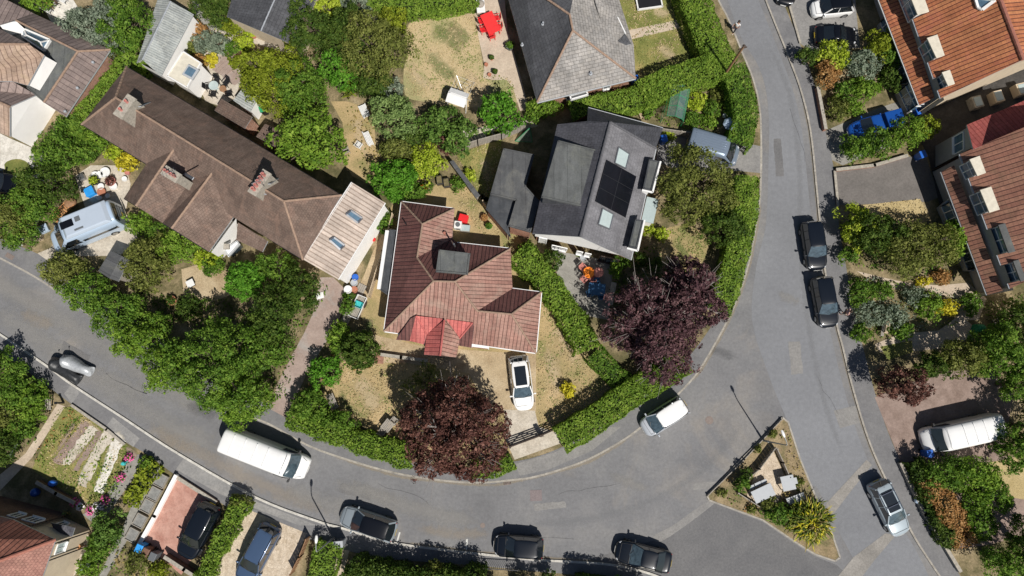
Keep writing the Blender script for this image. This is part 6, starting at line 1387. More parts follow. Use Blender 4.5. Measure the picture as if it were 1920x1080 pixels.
T(650, 70, 40, 5.0, 'lf_dark', 'dark tree between the olive tree and the workshop tree', ry=48)
T(640, 135, 38, 4.0, 'lf_emerald', 'green bushy tree below the large olive tree', ry=36)
T(700, 160, 34, 3.6, 'lf_dark', 'dark crown in the lower part of the olive tree group', ry=28)
T(738, 38, 26, 2.6, 'lf_yellow', 'rounded yellow-green bush at the lawn corner', SH)
T(615, 12, 38, 2.8, 'lf_lime', 'lime green bush at the top edge right of the workshop', SH, ry=26)
T(670, 8, 30, 2.6, 'lf_grey', 'grey-green bush at the top edge', SH, ry=22)
hedge([(700, -8), (760, 4), (830, -2), (885, -14)], 1.6, 1.9, 'lf_hedge', 'bright hedge along the top side of the big lawn')
T(733, 176, 26, 2.4, 'lf_grey', 'silver-grey shrub above the pale tree', SH)
T(738, 222, 42, 4.2, 'lf_pale', 'pale variegated tree beside the white lounger', ry=44)
T(745, 278, 34, 2.8, 'lf_olive', 'olive shrub under the pale variegated tree', ry=22)
spiky(655, 172, 20, .9, ['lf_yellow', 'lf_olive'], 'small palm-like plant beside the dark olive tree', n=60, w=.07)
T(740, 338, 42, 3.4, 'lf_emerald', 'round dark green bush in front of the annex end', ry=40, lump=.08, dens=1.2)
T(800, 305, 32, 2.4, 'lf_lime', 'lime green shrub at the end of the long low store', SH, ry=36)
T(822, 235, 36, 3.4, 'lf_conifer', 'feathery green tree left of the whirligig dryer', ry=36, leaf=.12)
T(862, 258, 32, 3.2, 'lf_conifer', 'second feathery green tree, right beside the first', ry=36, leaf=.12)
T(938, 214, 40, 4.0, 'lf_emerald', 'bright feathery conifer at the bottom of the patio strip', ry=38, leaf=.13, lump=.25)
T(835, 268, 22, 2.2, 'lf_bronze', 'brownish shrub between the feathery trees', SH)
T(880, 330, 14, 1.0, 'lf_lime', 'small lime plant beside the planters', SH)
T(858, 345, 16, 1.0, 'lf_mid', 'green plant next to the black planters', SH)
T(770, 262, 24, 2.4, 'lf_dark', 'dark shrub left of the feathery trees', SH)
T(778, 360, 30, 2.2, 'lf_mid', 'green shrub at the top left corner of the pink-tiled roof', SH, ry=16)
T(720, 415, 14, 1.6, 'lf_mid', 'green climber at the far end of the annex wall', SH, ry=26)
cover([(640, 200), (700, 210), (760, 260), (800, 350), (740, 350), (680, 330)], .35, ['lf_straw', 'lf_olive'], dens=16, label='dry weedy growth around the white chairs')
# top middle
T(1018, 202, 34, 1.8, 'lf_bright', 'bright shrub between the grey bungalow and the slate house', SH, ry=18)
T(998, 215, 18, 1.2, 'lf_mid', 'shrub near the corner of the grey bungalow', SH)
hedge([(1080, 205), (1150, 190), (1215, 175), (1240, 165)], 1.9, 1.9, 'lf_hedge', 'long bright green hedge above the slate house roof')
hedge([(1215, 168), (1262, 148), (1320, 128), (1362, 120)], 2.3, 2.2, 'lf_hedge', 'thick green hedge running in to the telegraph pole')
hedge([(1296, -30), (1316, 30), (1335, 75), (1352, 108)], 2.6, 2.2, 'lf_hedge', 'tall roadside hedge at the top of the street')
hedge([(1378, 132), (1392, 175), (1399, 220), (1390, 258)], 2.1, 2.1, 'lf_mid', 'curved roadside hedge around the vegetable garden')
hedge([(1402, 340), (1400, 400), (1385, 470), (1365, 540), (1352, 575)], 1.9, 2.1, 'lf_hedge', 'long roadside hedge below the grey van')
for i, (x, y, r_, h_, m_, l_) in enumerate(((1215, 208, 15, .8, 'lf_mid', 'low green crop left of the greenhouse'), (1305, 190, 20, 1.1, 'lf_lime', 'lime leafy crop right of the greenhouse'), (1335, 205, 18, 1.1, 'lf_mid', 'green crop in the middle of the vegetable garden'), (1300, 225, 18, 1.0, 'lf_mid', 'green crop beside the lower end of the greenhouse'), (1330, 232, 16, .9, 'lf_bright', 'bright crop near the van'), (1345, 180, 14, .8, 'lf_olive', 'olive crop at the upper end of the vegetable garden'), (1250, 255, 14, .8, 'lf_lime', 'small lime shrub at the corner of the slate roof'))):
    T(x, y, r_, h_, m_, l_, SH, name='vegetable_plant')
cover([(1200, 200), (1240, 180), (1320, 155), (1350, 170), (1355, 240), (1300, 245), (1240, 238)], .45, ['lf_mid', 'lf_olive', 'lf_bright'], dens=30, label='mixed vegetable bed around the greenhouse')
# slate house garden
T(1300, 352, 72, 5.6, 'lf_olive', 'large dull olive tree in front of the grey van', ry=66, limb_n=24, leaf=.1)
T(1350, 425, 42, 3.6, 'lf_dark', 'dark glossy tree below the olive tree', ry=40)
T(1242, 441, 14, 1.2, 'lf_lime', 'clipped lime topiary ball on the small lawn edge', SH, name='topiary_ball', lump=.03, leaf=.1, dens=.9)
T(1216, 432, 12, 1.1, 'lf_lime', 'lime bush half hidden by the white porch', SH, name='garden_shrub', lump=.06)
T(1200, 487, 14, 1.2, 'lf_dark', 'dark clipped ball in the shade below the roof corner', SH, name='topiary_ball', lump=.03, leaf=.12)
T(1226, 497, 14, 1.2, 'lf_dark', 'dark clipped ball nearest the purple tree', SH, name='topiary_ball', lump=.03, leaf=.12)
T(1165, 555, 13, 1.1, 'lf_dark', 'dark clipped ball beside the shaded stone bench', SH, name='topiary_ball', lump=.03, leaf=.12)
T(1155, 505, 14, 1.3, 'lf_bright', 'bright shrub at the end of the slate house patio', SH)
T(1165, 490, 16, 1.3, 'lf_mid', 'green shrub under the corner of the slate roof', SH)
hedge([(980, 478), (1012, 510), (1048, 560), (1082, 610), (1098, 645)], 2.0, 2.0, 'lf_hedge', 'wide sunlit hedge between the bungalow and the slate house', rough=.2)
T(1032, 490, 26, 2.2, 'lf_dark', 'dark shrub behind the wide sunlit hedge', SH, ry=20)
T(985, 468, 16, 1.6, 'lf_mid', 'green shrub at the top end of the wide hedge', SH)
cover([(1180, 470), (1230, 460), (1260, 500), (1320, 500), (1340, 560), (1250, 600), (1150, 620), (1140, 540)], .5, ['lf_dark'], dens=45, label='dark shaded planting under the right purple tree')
hedge([(1062, 820), (1120, 785), (1180, 742), (1240, 705), (1275, 682)], 2.1, 2.0, 'lf_hedge', 'roadside hedge between the gate and the parked silver car')
hedge([(1120, 668), (1150, 700), (1165, 712)], 1.6, 1.4, 'lf_mid', 'low ragged hedge at the lawn corner below the right purple tree')
B = dict(leaf=.1, bark='bark_pale', rc=.42, limb_n=40, dens=1.35)
T(1228, 612, 92, 7.0, 'lf_purple', 'wide purple-leaved tree on the right, beside the road bend', ry=88, twigs=60, lump=.24, **B)
T(1295, 560, 58, 6.4, 'lf_purple', 'upper right purple crown reaching over the pavement', ry=62, twigs=36, lump=.26, **B)
T(853, 806, 98, 7.2, 'lf_bronze', 'wide bronze-purple tree on the left, above the bottom road', ry=96, twigs=26, lump=.14, **B)
T(800, 720, 42, 2.6, 'lf_olive', 'sparse olive shrub in the shade of the bronze-purple tree', SH, dens=.35, ry=34)
T(1065, 731, 15, 1.1, 'lf_gold', 'round yellow bush on the dry lawn', SH, name='garden_shrub', lump=.06, leaf=.14)
# bungalow front garden
T(676, 657, 34, 3.4, 'lf_dark', 'round dense dark bush beside the brick steps', ry=38, lump=.05, dens=1.6, rc=.3)
T(636, 628, 22, 2.0, 'lf_bright', 'light green shrub above the round dark bush', SH, ry=26)
T(610, 700, 32, 2.4, 'lf_emerald', 'light green shrub at the edge of the pink drive', SH, ry=32)
T(580, 762, 40, 2.8, 'lf_mid', 'green shrub at the roadside corner of the pink drive', SH, ry=30)
T(640, 655, 18, 1.4, 'lf_mid', 'small shrub left of the round dark bush', SH)
T(652, 575, 14, 1.4, 'lf_mid', 'small leafy plant behind the row of pots', SH)
hedge([(550, 782), (610, 806), (670, 828), (730, 846), (765, 855)], 1.7, 1.6, 'lf_hedge', 'roadside hedge left of the bronze-purple tree', rough=.2)
T(640, 790, 34, 2.2, 'lf_mid', 'shrub behind the roadside hedge near the garden seat', SH, ry=18)
hedge([(890, 880), (925, 882), (955, 868)], 1.2, 1.1, 'lf_hedge', 'short low hedge left of the wooden gates')
cover([(640, 640), (700, 690), (640, 700), (600, 740), (560, 740)], .35, ['lf_mid', 'lf_orange'], dens=35, label='low flower bed beside the pink drive')
cover([(520, 500), (620, 540), (560, 640), (540, 740), (500, 760), (470, 640)], .4, ['lf_mid', 'lf_dark'], dens=30, label='undergrowth under the trees left of the pink drive')
# ---- right-hand plots
for x, y, r_, h_, m_, l_, ry_ in ((1512, 108, 18, 2.0, 'lf_dark', 'dark round shrub at the pavement below the black coupe', 18), (1562, 105, 32, 1.9, 'lf_lime', 'yellow-lime shrub below the black coupe', 28), (1552, 140, 26, 1.8, 'lf_orange', 'rust-tinted shrub beside the pavement', 24), (1618, 122, 34, 2.1, 'lf_grey', 'blue-green shrub in the middle of the bed', 30), (1650, 85, 30, 2.4, 'lf_yellow', 'yellow-green shrub close to the terracotta house', 30), (1672, 100, 22, 2.4, 'lf_mid', 'green shrub against the upper bay window', 30), (1668, 150, 20, 2.0, 'lf_dark', 'dark shrub beside the bay window', 24), (1622, 168, 32, 1.6, 'lf_bright', 'grassy bright shrub above the blue car', 24), (1585, 175, 24, 1.5, 'lf_mid', 'mid-green shrub left of the grassy one', 24), (1572, 205, 24, 1.4, 'lf_olive', 'olive shrub at the pavement corner', 24), (1600, 205, 18, 1.3, 'lf_bright', 'low bright shrub by the end of the blue car', 16)):
    T(x, y, r_, h_, m_, l_, SH, ry=ry_, name='garden_shrub')
T(1605, 282, 34, 2.3, 'lf_mid', 'green shrub at the road end of the strip below the blue car', SH, ry=26)
T(1650, 268, 38, 2.6, 'lf_mid', 'middle shrub of the strip below the blue car', SH, ry=28)
T(1700, 250, 40, 2.8, 'lf_bright', 'lighter shrub near the house in the strip below the blue car', SH, ry=28)
T(1735, 240, 24, 2.6, 'lf_yellow', 'yellowish end of the planted strip near the alley', SH, ry=20)
T(1605, 425, 30, 2.8, 'lf_lime', 'lime tree at the pavement beside the straw lawn', ry=44, name='tree')
T(1640, 440, 42, 4.0, 'lf_dark', 'dark tree behind the lime one', ry=44)
T(1715, 465, 72, 4.2, 'lf_olive', 'broad olive-yellow tree in front of the dormer house', ry=52, leaf=.095, limb_n=24)
T(1780, 450, 24, 3.2, 'lf_bright', 'bright green tree touching the dormer house', ry=34)
T(1590, 480, 18, 1.4, 'lf_mid', 'shrub at the pavement below the lime tree', SH)
for x, y, r_, h_, m_, l_, ry_ in ((1612, 548, 26, 1.5, 'lf_mid', 'green shrub beside the lower black car', 24), (1655, 545, 26, 1.1, 'lf_mid', 'green mound below the garden path', 18), (1630, 590, 30, 1.3, 'lf_grey', 'silver-leaved shrub above the wooden seat', 24), (1672, 590, 26, 1.2, 'lf_grey', 'second silver-leaved shrub nearer the house', 26), (1712, 555, 24, 1.1, 'lf_grey', 'grey lavender clump by the path', 18), (1740, 575, 28, 1.3, 'lf_bright', 'fresh green mound in the cottage bed', 24), (1775, 578, 20, 1.1, 'lf_gold', 'yellow-flowering mound in the cottage bed', 16), (1690, 620, 26, 1.1, 'lf_mid', 'green mound at the lower edge of the bed', 14), (1612, 625, 18, 1.4, 'lf_mid', 'shrub at the lower pavement corner of the bed', 20), (1730, 528, 14, .8, 'lf_gold', 'small golden plant on the garden path', 8), (1820, 572, 20, 1.1, 'lf_mid', 'green shrub right of the path bend', 24), (1765, 520, 20, 1.0, 'lf_orange', 'tawny shrub under the bright green tree', 14)):
    T(x, y, r_, h_, m_, l_, SH, ry=ry_, name='garden_shrub')
cover([(1590, 510), (1650, 525), (1760, 545), (1800, 560), (1790, 610), (1700, 625), (1640, 640), (1608, 650)], .5, ['lf_mid', 'lf_olive', 'lf_grey'], dens=40, label='crowded perennials of the cottage bed')
cover([(1585, 400), (1620, 430), (1760, 490), (1800, 520), (1700, 520), (1600, 500)], .5, ['lf_olive', 'lf_mid'], dens=35, label='undergrowth below the olive-yellow tree')
T(1690, 722, 46, 4.6, 'lf_bronze', 'reddish-brown tree overhanging the pavement', ry=32)
T(1745, 688, 34, 3.6, 'lf_dark', 'dark tree behind the reddish-brown one', ry=28)
T(1800, 672, 52, 4.4, 'lf_olive', 'loose olive tree above the brick drive', ry=34)
T(1868, 665, 52, 4.6, 'lf_mid', 'broad green tree at the right edge above the brick drive', ry=48)
T(1905, 720, 34, 4.2, 'lf_mid', 'green tree at the right edge below the broad one', ry=34)
T(1900, 640, 40, 3.8, 'lf_dark', 'dark tree at the right edge beneath the dormer house', ry=30)
T(1772, 888, 44, 2.8, 'lf_mid', 'green tree below the white van', ry=32)
T(1830, 892, 44, 2.8, 'lf_bright', 'fresh green tree right of the one below the white van', ry=38)
T(1900, 840, 36, 3.8, 'lf_mid', 'tall green tree behind the tail of the white van', ry=40)
T(1938, 800, 40, 4.4, 'lf_dark', 'dark tree cut by the right edge beside the white van', ry=46)
T(1860, 930, 36, 2.4, 'lf_mid', 'green shrub on the lower right garden bank', SH, ry=28)
T(1830, 970, 32, 2.0, 'lf_mid', 'shrub behind the rust-brown hedge', SH, ry=44)
hedge([(1752, 905), (1775, 945), (1800, 985), (1812, 1015)], 1.7, 1.7, 'lf_orange', 'dried rust-brown hedge along the pavement', rough=.2)
hedge([(1722, 870), (1745, 925), (1770, 985), (1790, 1020)], 1.1, 1.5, 'lf_dark', 'dark green side of the hedge along the pavement', rough=.2)
T(1885, 1055, 42, 4.4, 'lf_mid', 'green tree in the bottom right corner', ry=34)
T(1940, 1020, 50, 5.2, 'lf_dark', 'dark tree beyond the bottom right corner', ry=46)
# ---- triangle island
spiky(1518, 978, 44, 1.25, ['lf_straw', 'lf_yellow', 'lf_olive', 'lf_gold', 'lf_dark'], 'big yellow-striped spiky plant at the lower end of the triangle', n=900, w=.05)
T(1518, 978, 34, 1.0, 'lf_yellow', 'yellow-green undergrowth bush inside the striped spiky plant', SH)
spiky(1490, 965, 26, 1.1, ['lf_olive', 'lf_dark', 'lf_yellow'], 'darker spiky clump beside the big striped one', n=320, w=.05)
T(1458, 962, 26, 1.4, 'lf_mid', 'green shrub between the white table and the spiky plants', SH, ry=20)
T(1440, 945, 16, 1.0, 'lf_olive', 'dull shrub at the lower fence of the triangle', SH)
T(1392, 908, 15, 1.3, 'lf_mid', 'green shrub at the left fence of the triangle', SH, ry=14)
T(1400, 888, 12, 1.3, 'lf_dark', 'thin dark shrub on the left wall of the triangle', SH, dens=.5)
T(1382, 912, 9, 1.3, 'lf_dark', 'small dark twiggy shrub at the left end of the triangle', SH, dens=.5)
cover([(1455, 800), (1480, 810), (1500, 870), (1530, 940), (1540, 990), (1490, 1000), (1440, 970), (1480, 900), (1470, 840)], .3, ['lf_straw', 'lf_olive'], dens=18, label='dry grass along the edge of the triangle')
cover([(1335, 930), (1400, 960), (1440, 975), (1435, 955), (1380, 925), (1395, 870), (1350, 910)], .25, ['lf_straw', 'lf_orange', 'lf_mid'], dens=18, label='dry grass in the left corner of the triangle')
# ---- south-west plots
T(38, 735, 42, 2.4, 'lf_mid', 'green shrub mass behind the wooden pallet gate', SH, ry=36)
T(10, 690, 40, 3.0, 'lf_mid', 'leafy shrub at the left edge beside the pavement', SH, ry=30)
T(62, 755, 30, 2.0, 'lf_bright', 'bright shrub beside the pallet gate', SH, ry=34)
T(18, 775, 38, 2.0, 'lf_olive', 'brownish-green shrub at the left edge', SH, ry=34)
T(45, 800, 28, 1.8, 'lf_mid', 'shrub at the lower end of the left garden', SH, ry=26)
T(5, 840, 34, 2.4, 'lf_dark', 'dark shrub at the left edge above the brick house', SH, ry=30)
cover([(-20, 690), (60, 720), (90, 760), (70, 830), (-20, 860)], .6, ['lf_mid', 'lf_olive'], dens=45, label='dense growth in the left corner garden')
cover([(135, 765), (165, 790), (80, 880), (60, 860)], .25, ['lf_straw', 'lf_mid', 'lf_orange'], dens=22, label='weeds beside the pale garden path')
cover([(240, 850), (250, 870), (215, 950), (180, 975), (160, 950), (205, 900)], .5, ['lf_mid', 'lf_dark'], dens=40, label='flower border with pink blooms')
cover([(180, 860), (215, 850), (195, 920), (150, 930), (140, 900)], .12, ['lf_lime', 'lf_mid'], dens=25, leaf=.1, label='mossy grass between the concrete slabs')
hedge([(285, 872), (262, 905), (243, 940)], 1.2, .8, 'lf_yellow', 'low yellow shrub border between two narrow paths', rough=.2, leaf=.14)
T(275, 868, 14, 1.1, 'lf_bright', 'green shrub at the top of the yellow border', SH)
T(205, 990, 30, 2.4, 'lf_conifer', 'dark green shrub left of the narrow path', SH, ry=32)
T(190, 1025, 26, 2.2, 'lf_mid', 'green shrub beside the brick house corner', SH, ry=28)
T(170, 1060, 22, 2.0, 'lf_bright', 'shrub by the covered pots at the house corner', SH)
T(262, 1050, 24, 1.5, 'lf_olive', 'weedy shrub below the blue bin', SH, ry=22)
T(300, 1068, 22, 1.3, 'lf_yellow', 'yellowish shrub below the low brown wall', SH, ry=16)
cover([(220, 1020), (260, 1035), (340, 1080), (330, 1110), (200, 1110)], .4, ['lf_olive', 'lf_straw', 'lf_mid'], dens=35, label='rough growth below the three bins')
hedge([(448, 945), (425, 990), (402, 1035), (380, 1082)], 1.15, 1.5, 'lf_hedge', 'narrow hedge between the red paved and the gravel drive', rough=.2)
T(450, 940, 20, 1.6, 'lf_olive', 'twiggy shrub at the pavement end of the narrow hedge', SH, ry=15)
hedge([(612, 1030), (605, 1062), (598, 1100)], 1.9, 1.6, 'lf_hedge', 'bright hedge below the street lamp at the bottom')
T(690, 1068, 44, 2.6, 'lf_dark', 'dark tree-like shrub at the bottom edge right of the lamp', SH, ry=22)
T(665, 1085, 26, 2.2, 'lf_mid', 'green shrub beside the path at the bottom edge', SH, ry=20)
T(755, 1090, 40, 2.6, 'lf_dark', 'dark shrub just cut by the bottom edge, below the silver hatchback', SH, ry=22)
for x, l_ in ((815, 'first rounded shrub behind the railing at the bottom edge'), (860, 'second rounded shrub behind the railing at the bottom edge'), (905, 'third rounded shrub behind the railing at the bottom edge'), (990, 'shrub behind the railing below the middle black car'), (1095, 'shrub at the bottom edge left of the right black car'), (1150, 'shrub at the bottom edge below the right black car')):
    T(x, 1102, 26, 2.3, 'lf_olive' if x < 900 else 'lf_mid', l_, SH, ry=20)

for nm, poly_, mm, dn in (('short dry grass of the big lawn at the top', [(762, 60), (775, 38), (830, 20), (885, 8), (896, 60), (908, 135), (958, 148), (972, 188), (860, 198), (762, 178)], ['gr_green', 'gr_straw'], 50),
        ('dry grass of the bungalow garden', [(1000, 500), (1060, 575), (1110, 650), (1175, 700), (1060, 790), (1010, 800), (1006, 660), (1018, 550)], ['gr_straw', 'gr_green', 'gr_straw'], 50),
        ('dry grass left of the bronze-purple tree', [(700, 600), (720, 640), (760, 690), (760, 830), (630, 770), (600, 740), (640, 690), (690, 690)], ['gr_straw', 'gr_green', 'gr_straw'], 50),
        ('short grass beside the path at the top', [(1160, -20), (1285, -20), (1300, 120), (1205, 160), (1190, 90)], ['gr_green', 'gr_straw'], 50),
        ('dry grass of the slate house lawn', [(1238, 440), (1260, 425), (1300, 425), (1330, 455), (1310, 500), (1270, 510), (1235, 480)], ['gr_straw', 'gr_green'], 90),
        ('weedy grass of the slab garden', [(110, 765), (140, 762), (250, 850), (200, 950), (120, 920), (70, 870)], ['gr_green', 'lf_mid', 'gr_straw'], 50),
        ('straw-coloured grass beside the tarmac drive', [(1612, 385), (1725, 373), (1745, 410), (1650, 415)], ['gr_straw'], 50),
        ('grass of the yard behind the bungalow', [(855, 290), (940, 260), (940, 370), (960, 440), (905, 440), (860, 390)], ['gr_straw', 'gr_green'], 70)):
    cover(poly_, .07, mm, name='grass', dens=dn, leaf=.085, z0=.125, label=nm, cat='grass')

T(1905, 592, 34, 2.8, 'lf_dark', 'dark bush under the lower gable of the dormer house', SH, ry=22)
T(1860, 640, 24, 1.8, 'lf_dark', 'dark bush near the shaded ladder', SH, ry=16)
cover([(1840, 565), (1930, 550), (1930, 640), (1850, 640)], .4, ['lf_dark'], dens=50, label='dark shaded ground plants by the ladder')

for x, y, r_, l_ in ((1352, 925, 9, 'low dry tuft in the left corner of the triangle'), (1420, 842, 8, 'thin weed clump on the upper board of the triangle'), (1448, 815, 8, 'thin weed clump near the tip of the triangle'), (1498, 905, 9, 'greenish tuft at the right edge of the triangle beside the square table'), (1410, 955, 9, 'low tuft at the lower edge of the triangle')): T(x, y, r_, .5, 'lf_olive', l_, SH, name='grass_tuft', dens=.6)

hedge([(665, 1080), (760, 1092), (900, 1100)], 1.8, 2.3, 'lf_dark', 'dark hedge along the bottom edge right of the lamp', rough=.3)
hedge([(1090, 1108), (1150, 1116), (1215, 1128)], 1.4, 2.4, 'lf_dark', 'dark clipped conifer hedge at the bottom edge left of the black saloon')
T(1030, 1085, 14, 2.0, 'lf_dark', 'small round bush by the end of the iron railing', SH)
T(812, 1068, 20, 2.4, 'lf_olive', 'olive bush at the pavement edge behind the parking mark', SH)
V = vehicle
V((232, 404), (100, 458), 'camper', 'paint_silverblue', 'silver-blue campervan with high white roof, solar panel and roof vent on the left drive', 'campervan', roofm='paint_pale', name='campervan', W=2.2)
V((-66, 338), (34, 346), 'hatch', 'paint_black', 'black car cut by the left edge of the picture')
V((430, 822), (577, 880), 'van', 'paint_white', 'long white panel van parked against the kerb on the left road', 'van', name='panel_van', lightscreen=True, W=2.1)
V((399, 945), (346, 1045), 'suv', 'paint_charcoal', 'black estate parked on the red paved drive')
V((512, 985), (455, 1092), 'suv', 'paint_steel', 'blue four-wheel drive with roof rails on the gravel drive', rails=1)
V((742, 998), (639, 964), 'hatch', 'paint_grey', 'grey hatchback with black roof parked at the bottom kerb', roofm='paint_black')
V((1019, 1028), (926, 1021), 'hatch', 'paint_charcoal', 'black hatchback in the middle of the bottom kerb')
V((1258, 1056), (1154, 1030), 'saloon', 'paint_charcoal', 'black saloon furthest right along the bottom kerb', lightscreen=True)
V((1284, 756), (1206, 806), 'mpv', 'paint_silver', 'silver people carrier parked on the inside of the bend', roofm='paint_white', lightscreen=True)
V((971, 666), (984, 769), 'hatch', 'paint_white', 'white car with black glass roof on the bungalow drive', glassroof=True, lightscreen=True)
V((1519, 415), (1533, 506), 'estate', 'paint_charcoal', 'upper of the two black cars parked on the right-hand kerb', lightscreen=True)
V((1537, 519), (1555, 614), 'estate', 'paint_charcoal', 'lower of the two black cars parked on the right-hand kerb', lightscreen=True)
V((1642, 902), (1692, 1003), 'estate', 'paint_dull_silver', 'silver estate with dark roof bars parked at the lower right kerb', rails=2, glassroof=True, lightscreen=True)
V((1862, 797), (1728, 827), 'van', 'paint_white', 'white van on the brick drive at the right', 'van', name='panel_van', Ht=2.2, W=2.1)
V((1288, 266), (1384, 294), 'lvan', 'paint_bluegrey', 'grey van with ribbed roof in the drive of the slate house', 'van', name='panel_van', W=2.05)
V((1684, 225), (1592, 250), 'pickup', 'paint_blue', 'bright blue pickup half under the shrubs', 'pickup')
V((1527, 66), (1606, 68), 'coupe', 'paint_black', 'black coupe below the white car at the top right')
V((1598, 10), (1521, 18), 'small', 'paint_white', 'small white car with black roof at the top right', roofm='paint_black')
V((1490, -75), (1470, 8), 'hatch', 'paint_black', 'black car just cut by the top edge')
motorbike((146, 714), (93, 674), 'cover_black', 'motorbike under a black cover at the left kerb')
motorbike((170, 698), (113, 672), 'cover_silver', 'motorbike under a silver cover beside the black one')
# ---- street furniture
streetlamp((626, 1008), 'street lamp with white head rising from the bottom pavement', math.pi*.5)
streetlamp((1431, 826), 'street lamp on the triangular island', math.pi*.62)
c = G(1348, 156, 0); o = empty('telegraph_pole', (c.x, c.y, .1), 'wooden telegraph pole rising out of the hedge at the top of the street', 'pole'); m = MB(); m.cyl((c.x, c.y, 0), (c.x, c.y, 6.6), .12, .09); m.build('pole', 'wood', o); m = MB(); m.cyl((c.x, c.y, 6.6), (c.x, c.y, 6.7), .14, .04); m.bar((c.x-.35, c.y-.1, 6.25), (c.x+.35, c.y+.1, 6.25), .08, .1); m.build('cross_arm', 'wood_dark', o)
o = obj_at('utility_cabinet', 'grey utility cabinet beside the street lamp at the bottom', 'cabinet', (641, 1014), .1, z=.1); m = MB(); m.box((0, 0, .62), (.75, .42, 1.24)); m.build('cabinet_body', 'trim_grey', o, bevel=.03); m = MB(); m.box((0, 0, 1.27), (.83, .5, .06)); m.build('cabinet_lid', 'trim_grey', o, bevel=.01); m = MB(); m.box((0, .215, .62), (.66, .02, 1.05)); m.build('door', 'metal_grey', o)
person((1374, 60), -2.2, 'person in a white top walking up the top end of the street', 'shirt_white', 'trousers_dark')
person((1577, 588), 2.8, 'person in a pale top standing beside the lower black car', 'shirt_pink', 'shorts_beige', .12, True)
# ---- bins
bin_((275, 1022), 'plastic_blue_light', 'bright blue wheelie bin at the foot of the red paved drive', -.4); bin_((287, 1029), 'plastic_brown', 'brown wheelie bin between the blue and the grey one', -.4); bin_((300, 1037), 'plastic_grey', 'dark grey wheelie bin at the end of the row of three', -.4)
bin_((1709, 217), 'plastic_blue', 'blue wheelie bin at the corner of the terracotta house', .3); bin_((1716, 297), 'plastic_blue', 'blue wheelie bin beside the tarmac drive in the shade', .3); bin_((1240, 268), 'plastic_blue', 'blue wheelie bin at the corner of the slate roof', .2)
bin_((1187, 158), 'plastic_blue', 'blue wheelie bin at the corner of the grey bungalow', .2); bin_((1168, 163), 'plastic_brown', 'brown wheelie bin next to the blue one under the grey bungalow', .2); bin_((1728, 848), 'plastic_blue', 'blue wheelie bin in front of the white van on the brick drive', .2)
bin_((500, 213), 'plastic_black', 'black wheelie bin with green lid beside the small shed', .4, 'plastic_green')
def blob(name, cat, label, px, d, mat, rz=0, z=.12, seg=3):
    o = obj_at(name, label, cat, px, rz, z=z); m = MB(); rows = []
    for t, s_ in ((0, .82), (.35, 1.0), (.75, .95), (.95, .7), (1, .35)): rows.append([(d[0]/2*s_*(1+.09*math.sin(i*2.3+t*5))*math.cos(i*math.pi/5), d[1]/2*s_*(1+.08*math.cos(i*1.7+t*4))*math.sin(i*math.pi/5), d[2]*t) for i in range(10)])
    m.grid(rows, closed=True); m.add(rows[-1], [tuple(range(10))]); m.build('body' if name != 'recycling_bag' else 'bag', mat, o, smooth=True, subsurf=1); return o
blob('recycling_bag', 'bag', 'blue and white recycling bag on the lower right pavement', (1719, 936), (.9, .7, .45), 'paint_silverblue', .4)
# ---- gates, fences and walls
def gate(p, q, label, h=1.15):
    A_, B_ = G(*p, h), G(*q, h); o = empty('field_gate', (A_.x, A_.y, .12), label, 'gate'); m = MB(); A_.z = B_.z = 0; U = Vector((0, 0, 1))
    for i in range(5): z = .22+i*.22; m.bar(A_+U*z, B_+U*z, .045, .1)
    m.build('rail', 'wood_dark', o); m = MB()
    for t in (0, 1): k = A_.lerp(B_, t); m.bar(k+U*.15, k+U*1.2, .08, .08)
    m.bar(A_+U*.2, A_.lerp(B_, .5)+U*1.1, .06, .06); m.bar(A_.lerp(B_, .5)+U*1.1, B_+U*.2, .06, .06); m.bar(A_.lerp(B_, .5)+U*.2, A_.lerp(B_, .5)+U*1.1, .06, .06); m.build('frame', 'wood_dark', o)
    for t in (-.03, 1.03): k = A_.lerp(B_, t); m = MB(); m.bar(k, k+U*1.4, .16, .16); m.build('gate_post', 'wood_dark', o)
gate((958, 838), (1012, 818), 'wider left half of the dark wooden driveway gates'); gate((1018, 816), (1044, 804), 'narrower right half of the dark wooden driveway gates')
fence([(905, 376), (928, 408), (952, 440)], 1.7, 'wood_pale', 'pale board fence between the bungalow yard and the slate house extension')
fence([(690, 555), (716, 470), (735, 400)], 1.3, 'wood_pale', 'board fence between the annex and the bungalow lean-to')
fence([(870, 270), (895, 262), (940, 250), (985, 232)], 1.5, 'wood_grey', 'grey fence above the slate house back yard')
fence([(1237, 240), (1320, 252), (1355, 258)], 1.2, 'wood_grey', 'low fence between the vegetable garden and the grey van')
fence([(543, 1078), (560, 1045), (573, 1012)], 1.3, 'wood', 'brown board fence on the right of the gravel drive')
wall_([(261, 1020), (290, 968), (329, 893)], .5, 'render_white', 'low white wall on the left of the red paved drive', cap='render_white')
wall_([(329, 893), (404, 941)], .35, 'brick', 'low brick wall at the top of the red paved drive')
wall_([(310, 1045), (345, 1068), (380, 1090)], .9, 'brick_dark', 'dark brick wall below the row of three bins')
wall_([(1570, 318), (1640, 310), (1700, 292)], .4, 'brick', 'low brick wall between the shrub strip and the tarmac drive')
wall_([(1565, 322), (1571, 385)], .25, 'brick', 'low kerb wall at the road end of the tarmac drive', w=.15)
wall_([(1534, 165), (1548, 240)], .6, 'brick', 'low brick wall between the pavement and the shrub bed')
wall_([(1690, 870), (1735, 965), (1770, 1020), (1800, 1070)], .5, 'stone_grey', 'low stone wall along the lower right pavement')
wall_([(1480, 10), (1500, 80)], .2, 'stone', 'low edging at the mouth of the top right drive', w=.12)
wall_([(135, 760), (200, 805), (232, 832)], .25, 'stone', 'low stone edge along the pavement of the slab garden', w=.15)
